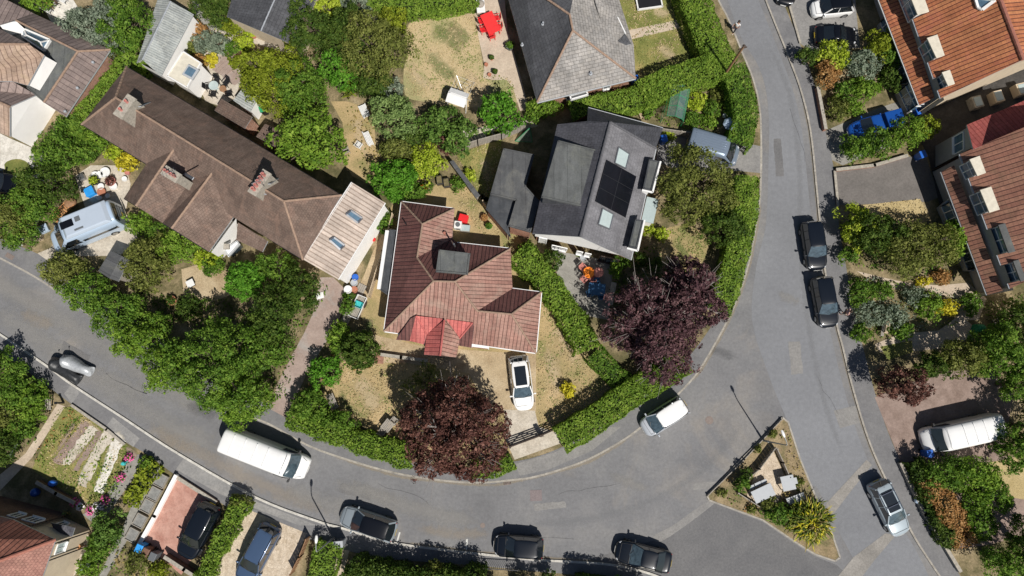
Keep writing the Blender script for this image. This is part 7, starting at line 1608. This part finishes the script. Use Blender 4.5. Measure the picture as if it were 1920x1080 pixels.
fence([(1328, 929), (1396, 862), (1466, 787)], .28, 'wood_grey', 'low dark-edged board along the upper side of the triangle', post=3, cat='fence')
fence([(1385, 925), (1432, 955)], .6, 'wood_grey', 'short lower fence of the triangle seating area', post=1.2)
fence([(1395, 905), (1425, 880), (1455, 840)], .8, 'wood_grey', 'slanted rail fence left of the triangle gravel', post=1.5)
fence([(1458, 842), (1470, 868), (1482, 895)], .8, 'wood_grey', 'rail fence on the right of the triangle gravel', post=1.5)
sheet('bare_ground', [(1420, 880), (1450, 845), (1475, 900), (1450, 960), (1400, 930)], .116, 'gravel')
def railing(p, q, label, h=1.0):
    A_, B_ = G(*p, h), G(*q, h); o = empty('railing', (A_.x, A_.y, .1), label, 'railing'); n = int((B_-A_).length/.16); m = MB()
    for i in range(n+1): k = A_.lerp(B_, i/n); m.cyl((k.x, k.y, .1), (k.x, k.y, h), .022, n=6)
    m.build('baluster', 'metal_dark', o); m = MB(); m.bar(A_, B_, .05, .05); m.build('top_rail', 'metal_dark', o)
railing((905, 1066), (975, 1070), 'black iron railing at the bottom edge below the middle black car')
o = obj_at('pallet_gate', 'wooden slatted gate at the entrance of the left corner garden', 'gate', (97, 757), -.1, z=.3); m = MB()
for i in range(5): m.box((-.36+i*.18, 0, .45), (.1, .9, .03))
m.v = [(x, y*.9, z+y*.3) for x, y, z in m.v]; m.build('slat', 'wood_grey', o); m = MB(); m.box((0, -.4, .32), (.9, .08, .08)); m.box((0, .4, .58), (.9, .08, .08)); m.box((0, 0, .45), (.9, .08, .05)); m.build('frame', 'wood_grey', o)
o = obj_at('gate_post', 'dark post at the top of the pale garden path', 'post', (121, 755), 0, z=.1); m = MB(); m.box((0, 0, .5), (.15, .15, 1.0), taper=.9); m.build('post', 'plastic_black', o); m = MB(); m.box((0, 0, 1.02), (.2, .2, .05)); m.build('cap', 'plastic_black', o)
# ---- furniture
table((920, 52), 2.0, 1.15, ang((912, 36), (927, 68)), 'cloth_red', 'red covered dining table on the pale patio at the top')
for x, y, a_, l_ in ((905, 46, 0.2, 'red chair on the left side of the red table, upper one'), (908, 62, .2, 'red chair on the left side of the red table, lower one'), (932, 40, 3.3, 'red chair on the right side of the red table, upper one'), (935, 56, 3.3, 'red chair on the right side of the red table, lower one'), (923, 73, 1.8, 'pale red chair at the lower end of the red table')):
    chair((x, y), a_, 'plastic_red', l_, 'chairs around the red table')
o = obj_at('barbecue', 'white barbecue trolley above the red table', 'barbecue', (902, 22), .1, z=.12); m = MB(); m.box((0, 0, .75), (.75, 1.2, .16)); m.build('worktop', 'plastic_white', o, bevel=.04); m = MB(); m.lathe((0, .15, .82), [(.34, 0), (.36, .12), (.28, .26), (.08, .33)], 16); m.build('lid', 'wood_grey', o, smooth=True)
for x in (-.3, .3):
    for y in (-.5, .5): m = MB(); m.cyl((x, y, 0), (x, y, .7), .03); m.build('leg', 'metal_grey', o)
blob('covered_grill', 'grill', 'dark covered grill at the top of the pale patio', (898, 3), (.8, 1.2, .9), 'cover_black')
# rotary dryer with white tent-like swing bench
o = obj_at('rotary_dryer', 'rotary clothes dryer at the foot of the big lawn', 'clothes dryer', (869, 182), .4, z=.1); m = MB(); m.cyl((0, 0, 0), (0, 0, 1.8), .03); m.build('pole', 'metal_grey', o)
for i in range(4):
    t = i*math.pi/2; m = MB(); m.cyl((0, 0, 1.2), (1.2*math.cos(t), 1.2*math.sin(t), 1.85), .02); m.build('arm', 'metal_grey', o)
m = MB()
for q in (.5, .8, 1.15):
    for i in range(4): a_, b_ = i*math.pi/2, (i+1)*math.pi/2; z = 1.2+q*.54; m.cyl((q*math.cos(a_), q*math.sin(a_), z), (q*math.cos(b_), q*math.sin(b_), z), .008, n=4)
m.build('line', 'plastic_white', o)
o = obj_at('swing_seat', 'white canopy swing seat at the foot of the big lawn', 'swing seat', (861, 196), -.35, z=.12); m = MB()
loft(m, [[(x, -.75, 1.5), (x, -.1, 1.75), (x, .1, 1.75), (x, .6, 1.45), (x, .6, 1.43), (x, 0, 1.7), (x, -.75, 1.48)] for x in (-.85, 0, .85)]); m.build('canopy', 'plastic_white', o); m = MB(); m.box((0, 0, .5), (1.4, .5, .06)); m.box((0, .28, .8), (1.4, .05, .5)); m.build('seat', 'plastic_white', o)
for x in (-.85, .85):
    for y in (-.6, .6): m = MB(); m.cyl((x, y, 0), (x, 0, 1.68), .03); m.build('leg', 'plastic_white', o)
lounger((685, 212), ang((690, 222), (680, 200)), 'plastic_white', 'white sun lounger between the pale tree and the green tree', 1.4)
chair((676, 276), 1.0, 'plastic_white', 'white garden chair standing alone on the dry ground'); bench((694, 264), 1.3, 2.0, 'plastic_white', 'white slatted bench to the right of the lone white chair')
chair((652, 286), 2.0, 'wood_grey', 'weathered chair at the left of the dry clearing')
o = obj_at('stool', 'small orange stool near the top of the pink-tiled roof', 'stool', (795, 356), .2, z=.12); m = MB(); m.lathe((0, 0, 0), [(.22, 0), (.2, .2), (.3, .36), (.34, .42), (.3, .46)], 16); m.build('seat', 'cloth_orange', o)
for x, y, l_ in ((825, 341, 'left black planter box beside the long store'), (838, 346, 'right black planter box beside the long store')):
    o = obj_at('planter_box', l_, 'planter', (x, y), .15, 'black planter boxes', z=.12); m = MB(); m.box((0, 0, .25), (.5, .75, .5), taper=1.1); m.build('box', 'plastic_black', o, bevel=.02); m = MB(); m.box((0, 0, .5), (.42, .66, .05)); m.build('compost', 'soil', o)
# yard north-east of the bungalow
o = obj_at('patio_chest', 'red storage chest in the yard behind the bungalow', 'chest', (870, 413), -.25, z=.12); m = MB(); m.box((0, 0, .3), (.75, .6, .55)); m.build('chest_body', 'plastic_red', o, bevel=.03); m = MB(); m.box((0, 0, .62), (.8, .66, .08)); m.build('lid', 'plastic_red', o, bevel=.03)
o = obj_at('washing_machine', 'white appliance standing behind the bungalow', 'appliance', (860, 426), -.1, z=.12); m = MB(); m.box((0, 0, .43), (.62, .62, .85)); m.build('casing', 'plastic_white', o, bevel=.03); m = MB(); m.cyl((0, -.32, .45), (0, -.3, .45), .2, n=20); m.build('door', 'metal_grey', o); m = MB(); m.cyl((0, 0, .86), (0, 0, .9), .2, n=16); m.build('lid', 'plastic_grey', o)
o = obj_at('cold_frame', 'glass cold frame beside the white appliance', 'cold frame', (873, 430), -.1, z=.12); m = MB(); m.box((0, 0, .2), (.8, .55, .36)); m.build('frame', 'wood_grey', o); m = MB(); m.box((0, 0, .4), (.78, .53, .02)); m.build('pane', 'glass_pale', o)
pot((917, 426), .28, .4, 'plastic_green', 'green pot by the pale board fence', 'lf_mid'); pot((908, 410), .3, .3, 'terracotta', 'terracotta pot with reddish plant by the pale board fence', 'lf_orange')
# annex side yard: pots and tubs in a row
for i, (x, y, r_, h_, m_, l_, pl_) in enumerate(((669, 522, .26, .5, 'plastic_blue', 'blue and white tub at the top of the row of tubs', 'flower_white'), (667, 532, .28, .5, 'trim_grey', 'pale grey tub second in the row of tubs', None), (656, 545, .32, .6, 'plastic_white', 'white domed tub on the left of the row', None), (667, 545, .28, .5, 'terracotta', 'reddish tub third in the row of tubs', 'flower_pink'), (664, 556, .24, .4, 'plastic_black', 'black tub near the bottom of the row', 'lf_dark'), (652, 556, .3, .4, 'plastic_green', 'dark green tub behind the white domed one', 'lf_mid'))):
    pot((x, y), r_, h_, m_, l_, pl_ if pl_ and pl_.startswith('lf') else None, name='garden_tub', cat='tub')
blob('flower_pot', 'flower pot', 'pot of bright red flowers at the top end of the annex wall', (700, 450), (.6, .45, .5), 'cloth_red')
o = obj_at('planted_barrow', 'old wooden handcart with a turquoise crate beside the fence', 'cart', (674, 577), ang((667, 596), (683, 560)), z=.12); m = MB()
for i in range(6): m.box((0, -.32+i*.13, .4), (1.9, .11, .03))
m.build('bed', 'wood_grey', o); m = MB(); m.box((0, -.4, .5), (1.9, .04, .25)); m.box((0, .4, .5), (1.9, .04, .25)); m.box((-.95, 0, .5), (.04, .8, .25)); m.box((.95, 0, .5), (.04, .8, .25)); m.build('side', 'trim_white', o)
for s_ in (-1, 1): m = MB(); m.cyl((.4, s_*.44, .3), (.4, s_*.5, .3), .3, n=18); m.build('wheel', 'wood_dark', o)
o = obj_at('crate', 'turquoise crate lying in the handcart', 'crate', (676, 573), ang((667, 596), (683, 560)), z=.55); m = MB(); m.box((0, 0, .02), (.5, .62, .04)); m.box((-.25, 0, .14), (.03, .62, .24)); m.box((.25, 0, .14), (.03, .62, .24)); m.box((0, -.31, .14), (.5, .03, .24)); m.box((0, .31, .14), (.5, .03, .24)); m.build('crate_body', 'turquoise', o)
o = obj_at('decking_board', 'weathered plank walkway beside the handcart', 'boardwalk', (664, 570), ang((650, 600), (685, 530)), z=.12); m = MB()
for i in range(4): m.box((0, -.27+i*.18, .06), (3.6, .16, .04))
m.build('plank', 'wood_grey', o)
for i in range(5): m = MB(); m.box((-1.6+i*.8, 0, .02), (.08, .75, .05)); m.build('joist', 'wood', o)
o = obj_at('stone_slab', 'white square slab lying at the top of the pink drive', 'slab', (601, 555), .3, z=.12); m = MB(); m.box((0, 0, .05), (.62, .5, .08)); m.box((0, 0, .11), (.4, .3, .04)); m.build('slab', 'plastic_white', o, bevel=.03)
o = obj_at('brick_steps', 'small flight of orange brick steps beside the round dark bush', 'steps', (712, 672), -.05, z=.1); m = MB()
for i in range(3): m.box((0, -.3+i*.3, .06+i*.06), (.7, .28, .12+i*.12))
m.build('step', 'brick', o, uv=True)
wall_([(716, 665), (752, 670), (800, 676)], .5, 'brick', 'low brick wall running from the brick steps towards the porch')
bench((628, 752), 1.3, ang((622, 740), (634, 768))+math.pi, 'wood_grey', 'weathered garden seat behind the roadside hedge on the left')
table((730, 797), .9, .8, .9, 'wood_grey', 'small grey garden table next to the bronze-purple tree', slat=True); chair((720, 808), .9, 'wood_grey', 'grey folding chair beside the small grey table'); chair((741, 789), 4.0, 'wood_grey', 'grey folding chair on the upper side of the small grey table')
bench((1079, 640), 1.5, ang((1072, 628), (1088, 650))+math.pi, 'wood_pale', 'pale wooden bench on the dry lawn against the wide hedge')
bench((1146, 552), 1.9, ang((1143, 575), (1150, 535)), 'stone', 'stone bench in the shade beside the purple tree', back=False, name='stone_bench')
# slate house patio
table((1102, 514), .95, .95, 0, 'cloth_orange', 'round orange table on the slate house patio', round_=True, name='round_table')
table((1120, 514), .85, .85, 0, 'pot_pink', 'round reddish table right of the orange one', round_=True, name='round_table')
for x, y, a_, l_ in ((1092, 505, -.8, 'reddish chair above left of the orange table'), (1094, 525, .8, 'reddish chair below left of the orange table'), (1110, 524, 1.6, 'reddish chair between the two round tables')): chair((x, y), a_, 'pot_pink', l_, 'reddish chairs around the round tables')
table((1117, 545), 1.4, 1.0, -.1, 'cloth_blue', 'shaded blue table below the two round ones')
for x, y, a_, l_ in ((1105, 552, .3, 'dark blue chair at the left of the blue table'), (1125, 556, 2.0, 'dark blue chair at the lower side of the blue table'), (1117, 532, -1.5, 'dark blue chair at the upper side of the blue table')): chair((x, y), a_, 'cloth_blue', l_, 'chairs around the blue table')
pot((1092, 485), .25, .45, 'trim_grey', 'pale pot against the slate house wall', None); pot((1082, 478), .2, .4, 'terracotta', 'terracotta pot against the slate house wall', 'lf_mid'); pot((1155, 520), .22, .4, 'trim_white', 'white pot at the shaded end of the patio', 'lf_bright')
# green netting cage + plastic greenhouse
def hoop(px, L, Wd, rz, label, h=1.9):
    o = obj_at('greenhouse', label, 'greenhouse', px, rz, z=.1); prof = [(-Wd/2, 0), (-Wd/2, h*.65), (-Wd*.38, h*.85), (0, h), (Wd*.38, h*.85), (Wd/2, h*.65), (Wd/2, 0)]
    m = MB(); m.grid([[(x, y, z) for y, z in prof] for x in (-L/2, L/2)]); m.build('cover', 'greenhouse_film', o); m = MB()
    for k in range(4):
        x = -L/2+k*L/3
        for p, q in zip(prof, prof[1:]): m.cyl((x, p[0], p[1]), (x, q[0], q[1]), .022, n=6)
    for y, z in prof: m.cyl((-L/2, y, z), (L/2, y, z), .018, n=6)
    m.build('frame', 'plastic_green', o); return o
hoop((1262, 206), 2.9, 1.75, ang((1255, 235), (1268, 172)), 'green plastic greenhouse with a hooped frame in the vegetable garden')
o = obj_at('fruit_cage', 'triangular green netting cage behind the slate house', 'netting cage', (985, 256), 0, z=.1); m = MB(); Pn = [(-.9, -.5, .1), (.6, -.6, .1), (.45, .75, .1), (.3, .2, 1.3)]
m.add(Pn, [(0, 1, 3), (1, 2, 3), (2, 0, 3)]); m.build('net', 'net', o); m = MB()
for a_, b_ in ((0, 3), (1, 3), (2, 3), (0, 1), (1, 2), (2, 0)): m.cyl(Pn[a_], Pn[b_], .025, n=6)
m.build('frame', 'plastic_green', o)
for x, y, l_ in ((933, 252, 'terracotta pot under the bright feathery conifer, right one'), (918, 258, 'terracotta pot under the bright feathery conifer, left one')): pot((x, y), .25, .35, 'terracotta', l_, 'lf_olive')
o = obj_at('garden_parasol', 'silvery folded parasol dish at the right end of the vegetable garden', 'parasol', (1360, 243), 0, z=.1); m = MB(); m.cyl((0, 0, 0), (0, 0, 1.5), .03); m.build('pole', 'metal_grey', o); m = MB(); m.lathe((0, 0, 1.2), [(.6, 0), (.45, .16), (.2, .28), (.03, .34)], 8); m.build('canopy', 'paint_silverblue', o)
pot((1356, 220), .2, .3, 'plastic_white', 'small white tub above the silvery parasol', None)
o = obj_at('raised_bed', 'wooden raised bed at the left of the vegetable garden', 'raised bed', (1208, 211), .3, z=.1); m = MB()
for y in (-.45, .45): m.box((0, y, .12), (1.1, .05, .24))
for x in (-.55, .55): m.box((x, 0, .12), (.05, .95, .24))
m.build('board', 'wood_pale', o); m = MB(); m.box((0, 0, .1), (1.05, .85, .16)); m.build('bed_soil', 'sand', o)
pot((956, 92), .35, .5, 'plastic_grey', 'grey pot with round bush against the grey bungalow', 'lf_mid'); pot((922, 112), .2, .3, 'terracotta', 'pot on the lower part of the pale patio, left', 'lf_dark'); pot((912, 124), .16, .25, 'terracotta', 'tiny pot at the lawn side of the pale patio', None); pot((928, 138), .22, .3, 'plastic_black', 'black pot near the bottom of the pale patio', 'lf_dark'); pot((918, 143), .16, .25, 'terracotta', 'tiny pot at the bottom of the pale patio', None)
bench((1116, 178), 1.4, .3, 'wood_dark', 'dark wooden bench under the grey bungalow wall')
o = obj_at('sandpit', 'pale square frame on the small lawn at the top', 'sandpit', (1215, 3), .15, z=.12); m = MB(); 
for y in (-.8, .8): m.box((0, y, .15), (2.2, .12, .2))
for x in (-1.1, 1.1): m.box((x, 0, .15), (.12, 1.7, .2))
m.build('rim', 'plastic_white', o); m = MB(); m.box((0, 0, .08), (2.1, 1.55, .08)); m.build('bed', 'plastic_black', o)
# top-left patio furniture
for x, y, a_, l_, mt in ((118, 2, .6, 'white bench at the top edge of the white patio', 'plastic_white'), (90, 21, .6, 'white bench in the lower corner of the white patio', 'plastic_white')): bench((x, y), 1.4, a_+2.0, mt, l_, back=False)
table((99, 9), .95, .75, ang((90, 5), (107, 14)), 'wood_orange', 'orange wooden table between the two white benches', slat=True)
# cottage patio set
table((408, 168), .85, .85, 0, 'glass_pale', 'pale round glass table on the cottage patio', round_=True, name='round_table')
for x, y, a_, l_ in ((396, 168, 0, 'black chair left of the pale glass table'), (411, 157, -1.6, 'black chair above the pale glass table'), (405, 181, 1.5, 'black chair below the pale glass table'), (429, 160, -2.2, 'black chair right of the pale glass table'), (434, 180, 1.8, 'black chair in front of the brown tiled store')): chair((x, y), a_, 'plastic_black', l_, 'black chairs on the cottage patio')
table((425, 174), .6, .6, 0, 'wood', 'small round brown table between the black chairs', round_=True, name='round_table')
pot((454, 105), .3, .35, 'terracotta', 'terracotta pot right of the curved steps', 'lf_bronze'); pot((478, 70), .3, .35, 'terracotta', 'terracotta pot below the workshop wall', None); pot((451, 64), .24, .35, 'terracotta', 'terracotta pot beside the yellow-green shrub', 'lf_grey')
blob('flower_clump', 'flowers', 'clump of bright pink flowers at the wall of the terrace', (372, 170), (.55, .4, .4), 'cloth_pink')
o = obj_at('garden_steps', 'curved pinkish paved steps on the cottage patio', 'steps', (425, 125), 1.9, z=.1); m = MB()
for k in range(4):
    P_ = [(r_*math.cos(t_), r_*math.sin(t_)) for r_, ts in ((3.2-k*.35, [i*.1 for i in range(8)]), (2.9-k*.35, [i*.1 for i in reversed(range(8))])) for t_ in ts]; m.prism([(x-2.4, y-.8) for x, y in P_], 0, .06+.04*k)
m.build('step', 'pink_drive', o)
# pots beside the campervan
POTS = [(183, 332, .36, .3, 'plastic_white', 'large white bowl at the top of the pot collection', None), (193, 330, .3, .35, 'trim_white', 'white pot right of the large white bowl', None), (202, 326, .42, .35, 'plastic_white', 'biggest white tub of the pot collection', None), (213, 343, .4, .4, 'pot_pink', 'round pinkish tub with soil in the pot collection', 'lf_bronze'), (218, 352, .3, .35, 'trim_white', 'cream pot below the pinkish tub', None), (194, 352, .26, .3, 'plastic_white', 'white pot in the middle of the pot collection', None), (195, 362, .34, .3, 'terracotta', 'terracotta bowl at the bottom of the pot collection', None), (206, 369, .2, .25, 'plastic_white', 'small white pot at the bottom of the pot collection', None), (184, 342, .4, .5, 'plastic_black', 'black tub with a lime plant in the pot collection', 'lf_lime'), (238, 338, .22, .3, 'plastic_white', 'white pot near the terrace wall', None), (243, 326, .2, .3, 'pot_pink', 'pink pot near the terrace wall', None), (190, 372, .22, .22, 'plastic_white', 'flat white bowl beside the blue crate', None)]
for x, y, r_, h_, m_, l_, pl_ in POTS: pot((x, y), r_, h_, m_, l_, pl_)
def crate(px, d, rz, mat, label, z=.12):
    o = obj_at('storage_crate', label, 'crate', px, rz, z=z); m = MB(); a_, b_, c_ = d; m.box((0, 0, .03), (a_, b_, .05))
    for s_ in (-1, 1): m.box((s_*a_/2, 0, c_/2), (.04, b_, c_)); m.box((0, s_*b_/2, c_/2), (a_, .04, c_))
    m.build('crate_body', mat, o); m = MB(); m.box((0, 0, c_+.02), (a_+.08, b_+.08, .05)); m.build('lid', mat, o, bevel=.02); return o
crate((174, 362), (.7, .7, .4), .5, 'plastic_blue_light', 'bright blue crate beside the pots'); crate((158, 335), (.45, .45, .35), .5, 'metal_grey', 'small blue-grey crate left of the pots')
crate((85, 432), (.9, .6, .3), .5, 'paint_silverblue', 'pale blue crate beside the white bench frame'); crate((77, 447), (.6, .5, .35), .3, 'wood_pale', 'wooden crate between the white bench frame and the campervan')
o = obj_at('slatted_lounger', 'orange wooden slatted lounger above the campervan', 'lounger', (123, 398), ang((106, 415), (140, 380)), z=.12); m = MB()
for i in range(11): m.box((-.95+i*.19, 0, .35), (.12, .85, .03))
m.build('slat', 'wood_orange', o); m = MB(); m.box((0, -.36, .31), (2.1, .06, .06)); m.box((0, .36, .31), (2.1, .06, .06)); m.build('frame', 'wood_orange', o)
for x in (-.9, .9):
    for y in (-.36, .36): m = MB(); m.bar((x, y, 0), (x, y, .3), .06); m.build('leg', 'wood_orange', o)
blob('log_pile', 'logs', 'pile of reddish logs beyond the slatted lounger', (137, 383), (1.1, .9, .5), 'wood', .6)
o = obj_at('garden_arch', 'white garden arch lying on its side by the pavement', 'garden arch', (62, 434), ang((42, 460), (88, 405)), z=.2); m = MB()
for y in (-.22, .22): m.bar((-1.3, y, .45), (1.5, y, .5), .07, .07)
for i in range(9): m.bar((-.1+i*.18, -.22, .5), (-.1+i*.18, .22, .5), .09, .04)
m.bar((-1.3, -.5, .4), (-1.3, .5, .4), .09, .07); m.bar((-.8, -.22, .45), (-1.3, .45, .42), .06, .06); m.build('lattice', 'plastic_white', o)
o = obj_at('garden_stool', 'small white box seat on the sandy clearing', 'stool', (362, 533), .5, z=.12); m = MB(); m.box((0, 0, .4), (.62, .6, .05)); m.build('top', 'plastic_white', o, bevel=.01); m = MB(); m.box((0, 0, .2), (.45, .45, .36)); m.build('box', 'plastic_black', o)
pot((327, 565), .38, .4, 'terracotta', 'terracotta pot in the shade left of the sandy clearing', 'lf_dark')
# triangle furniture
def attach(par, offs):
    for x, y, L_, W_, q in offs:
        m = MB(); m.box((x, y, .44), (L_, W_, .045)); st = m.build('seat', 'trim_grey', par, bevel=.01)
        m = MB(); m.bar((x-.2*L_*(1-q), y-.2*W_*q, .0), (x-.2*L_*(1-q), y-.2*W_*q, .42), .05); m.bar((x-.2*L_*(1-q), y-.2*W_*q, .2), (x*.3, y*.3, .2), .04); m.bar((x*.3, y*.3, .2), (x*.3, y*.3, .7), .05); m.build('support', 'metal_grey', par)
tb_ = table((1424, 922), 1.75, 1.0, ang((1408, 930), (1440, 915)), 'trim_grey', 'white picnic table with four attached seats on the triangular island', name='picnic_table')
attach(tb_, [(-.55, .72, .45, .28, 0), (0.02, .74, .55, .28, 0), (.55, .72, .45, .28, 0), (.2, -.72, .7, .28, 0)])
tb_ = table((1470, 903), 1.05, 1.15, .2, 'trim_grey', 'square pale table with one side seat at the right of the triangle seating area', name='picnic_table')
attach(tb_, [(.72, 0, .28, .5, 1)])
bench((1487, 933), 1.5, ang((1470, 938), (1502, 926)), 'trim_grey', 'long white bench at the edge of the spiky plants', back=False, d=.55)
# right gardens
bench((1657, 612), 1.3, ang((1655, 628), (1660, 598)), 'wood_pale', 'pale pink-tinted bench in the silver-leaved bed'); bench((1649, 618), 1.2, ang((1648, 630), (1652, 602)), 'wood_grey', 'narrow grey plank seat left of the pale bench', back=False, d=.25)
o = obj_at('ladder', 'wooden ladder lying on the shaded ground at the right', 'ladder', (1870, 612), ang((1862, 598), (1878, 626)), z=.2); m = MB()
for y in (-.2, .2): m.bar((-.75, y, 0), (.75, y, 0), .05, .06)
for i in range(6): m.bar((-.62+i*.25, -.2, 0), (-.62+i*.25, .2, 0), .035)
m.build('ladder_frame', 'wood_grey', o)
o = obj_at('compost_bin', 'dark green compost bin in the shade at the right', 'compost bin', (1828, 617), 0, z=.1); m = MB(); m.lathe((0, 0, 0), [(.42, 0), (.4, .1), (.32, .75), (.28, .8)], 16); m.build('bin_body', 'plastic_green', o); m = MB(); m.lathe((0, 0, .8), [(.3, 0), (.3, .06), (.1, .12)], 16); m.build('lid', 'plastic_green', o)
# raised beds, pots and water features in the south-west
for i, (x, y, l_) in enumerate(((305, 900, 'topmost slate-filled planter beside the white wall'), (293, 925, 'second slate-filled planter beside the white wall'), (280, 948, 'third slate-filled planter beside the white wall'), (266, 975, 'fourth slate-filled planter beside the white wall'), (252, 1002, 'lowest slate-filled planter beside the white wall'))):
    o = obj_at('planter_box', l_, 'planter', (x, y), ang((261, 1020), (329, 893)), 'planters beside the white wall', z=.11); m = MB()
    for y_ in (-.42, .42): m.box((0, y_, .13), (.95, .05, .26))
    for x_ in (-.48, .48): m.box((x_, 0, .13), (.05, .88, .26))
    m.build('board', 'wood_grey', o); m = MB(); m.box((0, 0, .1), (.9, .8, .16)); m.build('slate_chips', 'stone_grey', o)
for x, y, l_, r_ in ((240, 858, 'clump of purple-pink flowers at the top of the border', .35), (237, 868, 'turquoise watering can among the border flowers', .2), (224, 895, 'clump of pink flowers halfway down the border', .4), (195, 938, 'pink flower clump near the corner of the border', .35), (182, 952, 'pale pink flower clump at the lower bend of the border', .4), (168, 958, 'magenta flower clump at the lower bend of the border', .35), (150, 950, 'white flower clump left of the lower bend', .3), (140, 942, 'violet flower clump at the left end of the border', .35)):
    if 'can' in l_:
        o = obj_at('watering_can', l_, 'watering can', (x, y), .4, z=.3); m = MB(); m.lathe((0, 0, 0), [(.16, 0), (.17, .05), (.15, .25), (.1, .3)], 14); m.build('can', 'turquoise', o); m = MB(); m.cyl((.12, 0, .08), (.38, 0, .3), .03, .02); m.cyl((.38, 0, .3), (.42, 0, .33), .05, .06); m.build('spout', 'turquoise', o); m = MB(); m.cyl((-.1, 0, .28), (-.24, 0, .18), .015); m.cyl((-.24, 0, .18), (-.16, 0, .06), .015); m.build('handle', 'turquoise', o); continue
    SEED[0] += 1; rg = np.random.default_rng(SEED[0]); c = G(x, y, .4); o = empty('flower_clump', (c.x, c.y, .1), l_, 'flowers', world=False); n = 90; e_ = rg.normal(size=(n, 3)); e_ /= np.linalg.norm(e_, axis=1, keepdims=True); e_[:, 2] = abs(e_[:, 2])
    child('leaves', leaf_mesh('leaves', e_*[[r_, r_, .35]]*.85+np.array([[0, 0, .1]]), e_, .12*rg.uniform(.6, 1.4, n), 'lf_mid', seed=SEED[0]), o); e2_ = e_[::2]+rg.normal(size=(n//2, 3))*.1
    child('blossom', leaf_mesh('blossom', e2_*[[r_, r_, .4]]+np.array([[0, 0, .15]]), e2_+[[0, 0, .8]], .1*rg.uniform(.6, 1.4, n//2), 'flower_white' if 'white' in l_ or 'pale' in l_ else 'flower_pink', seed=SEED[0]), o)
spiky(127, 962, 10, .5, ['lf_pale', 'lf_straw'], 'small pale spiky plant in the shade of the brick house', n=24, w=.04)
blob('tarpaulin_heap', 'tarpaulin', 'pale green tarpaulin heap beside the brick house', (168, 1055), (1.0, 2.2, .5), 'glass_pale', -.5)
blob('tarpaulin_heap', 'tarpaulin', 'blue tarpaulin in the shade of the brick house, right one', (104, 905), (.7, .6, .5), 'plastic_blue'); blob('tarpaulin_heap', 'tarpaulin', 'violet-blue tarpaulin in the shade of the brick house, left one', (72, 922), (.7, .8, .6), 'paint_blue')
wall_([(70, 905), (105, 925), (138, 942)], .7, 'brick_dark', 'low brick wall in the shade in front of the brick house')
table((152, 1022), .9, .7, ang((140, 1030), (165, 1012)), 'wood_orange', 'orange slatted table against the cream side wall', slat=True); chair((142, 1042), .5, 'plastic_white', 'white slatted chair below the orange slatted table')
bench((37, 838), 1.6, ang((30, 848), (45, 820)), 'trim_grey', 'narrow pale rail seat at the left edge garden', back=False, d=.2)

# tidy helper properties
for ob in bpy.data.objects:
    if '_w' in ob: del ob['_w']
print('LEAVES', LEAFTOT[0], 'OBJECTS', len(bpy.data.objects))
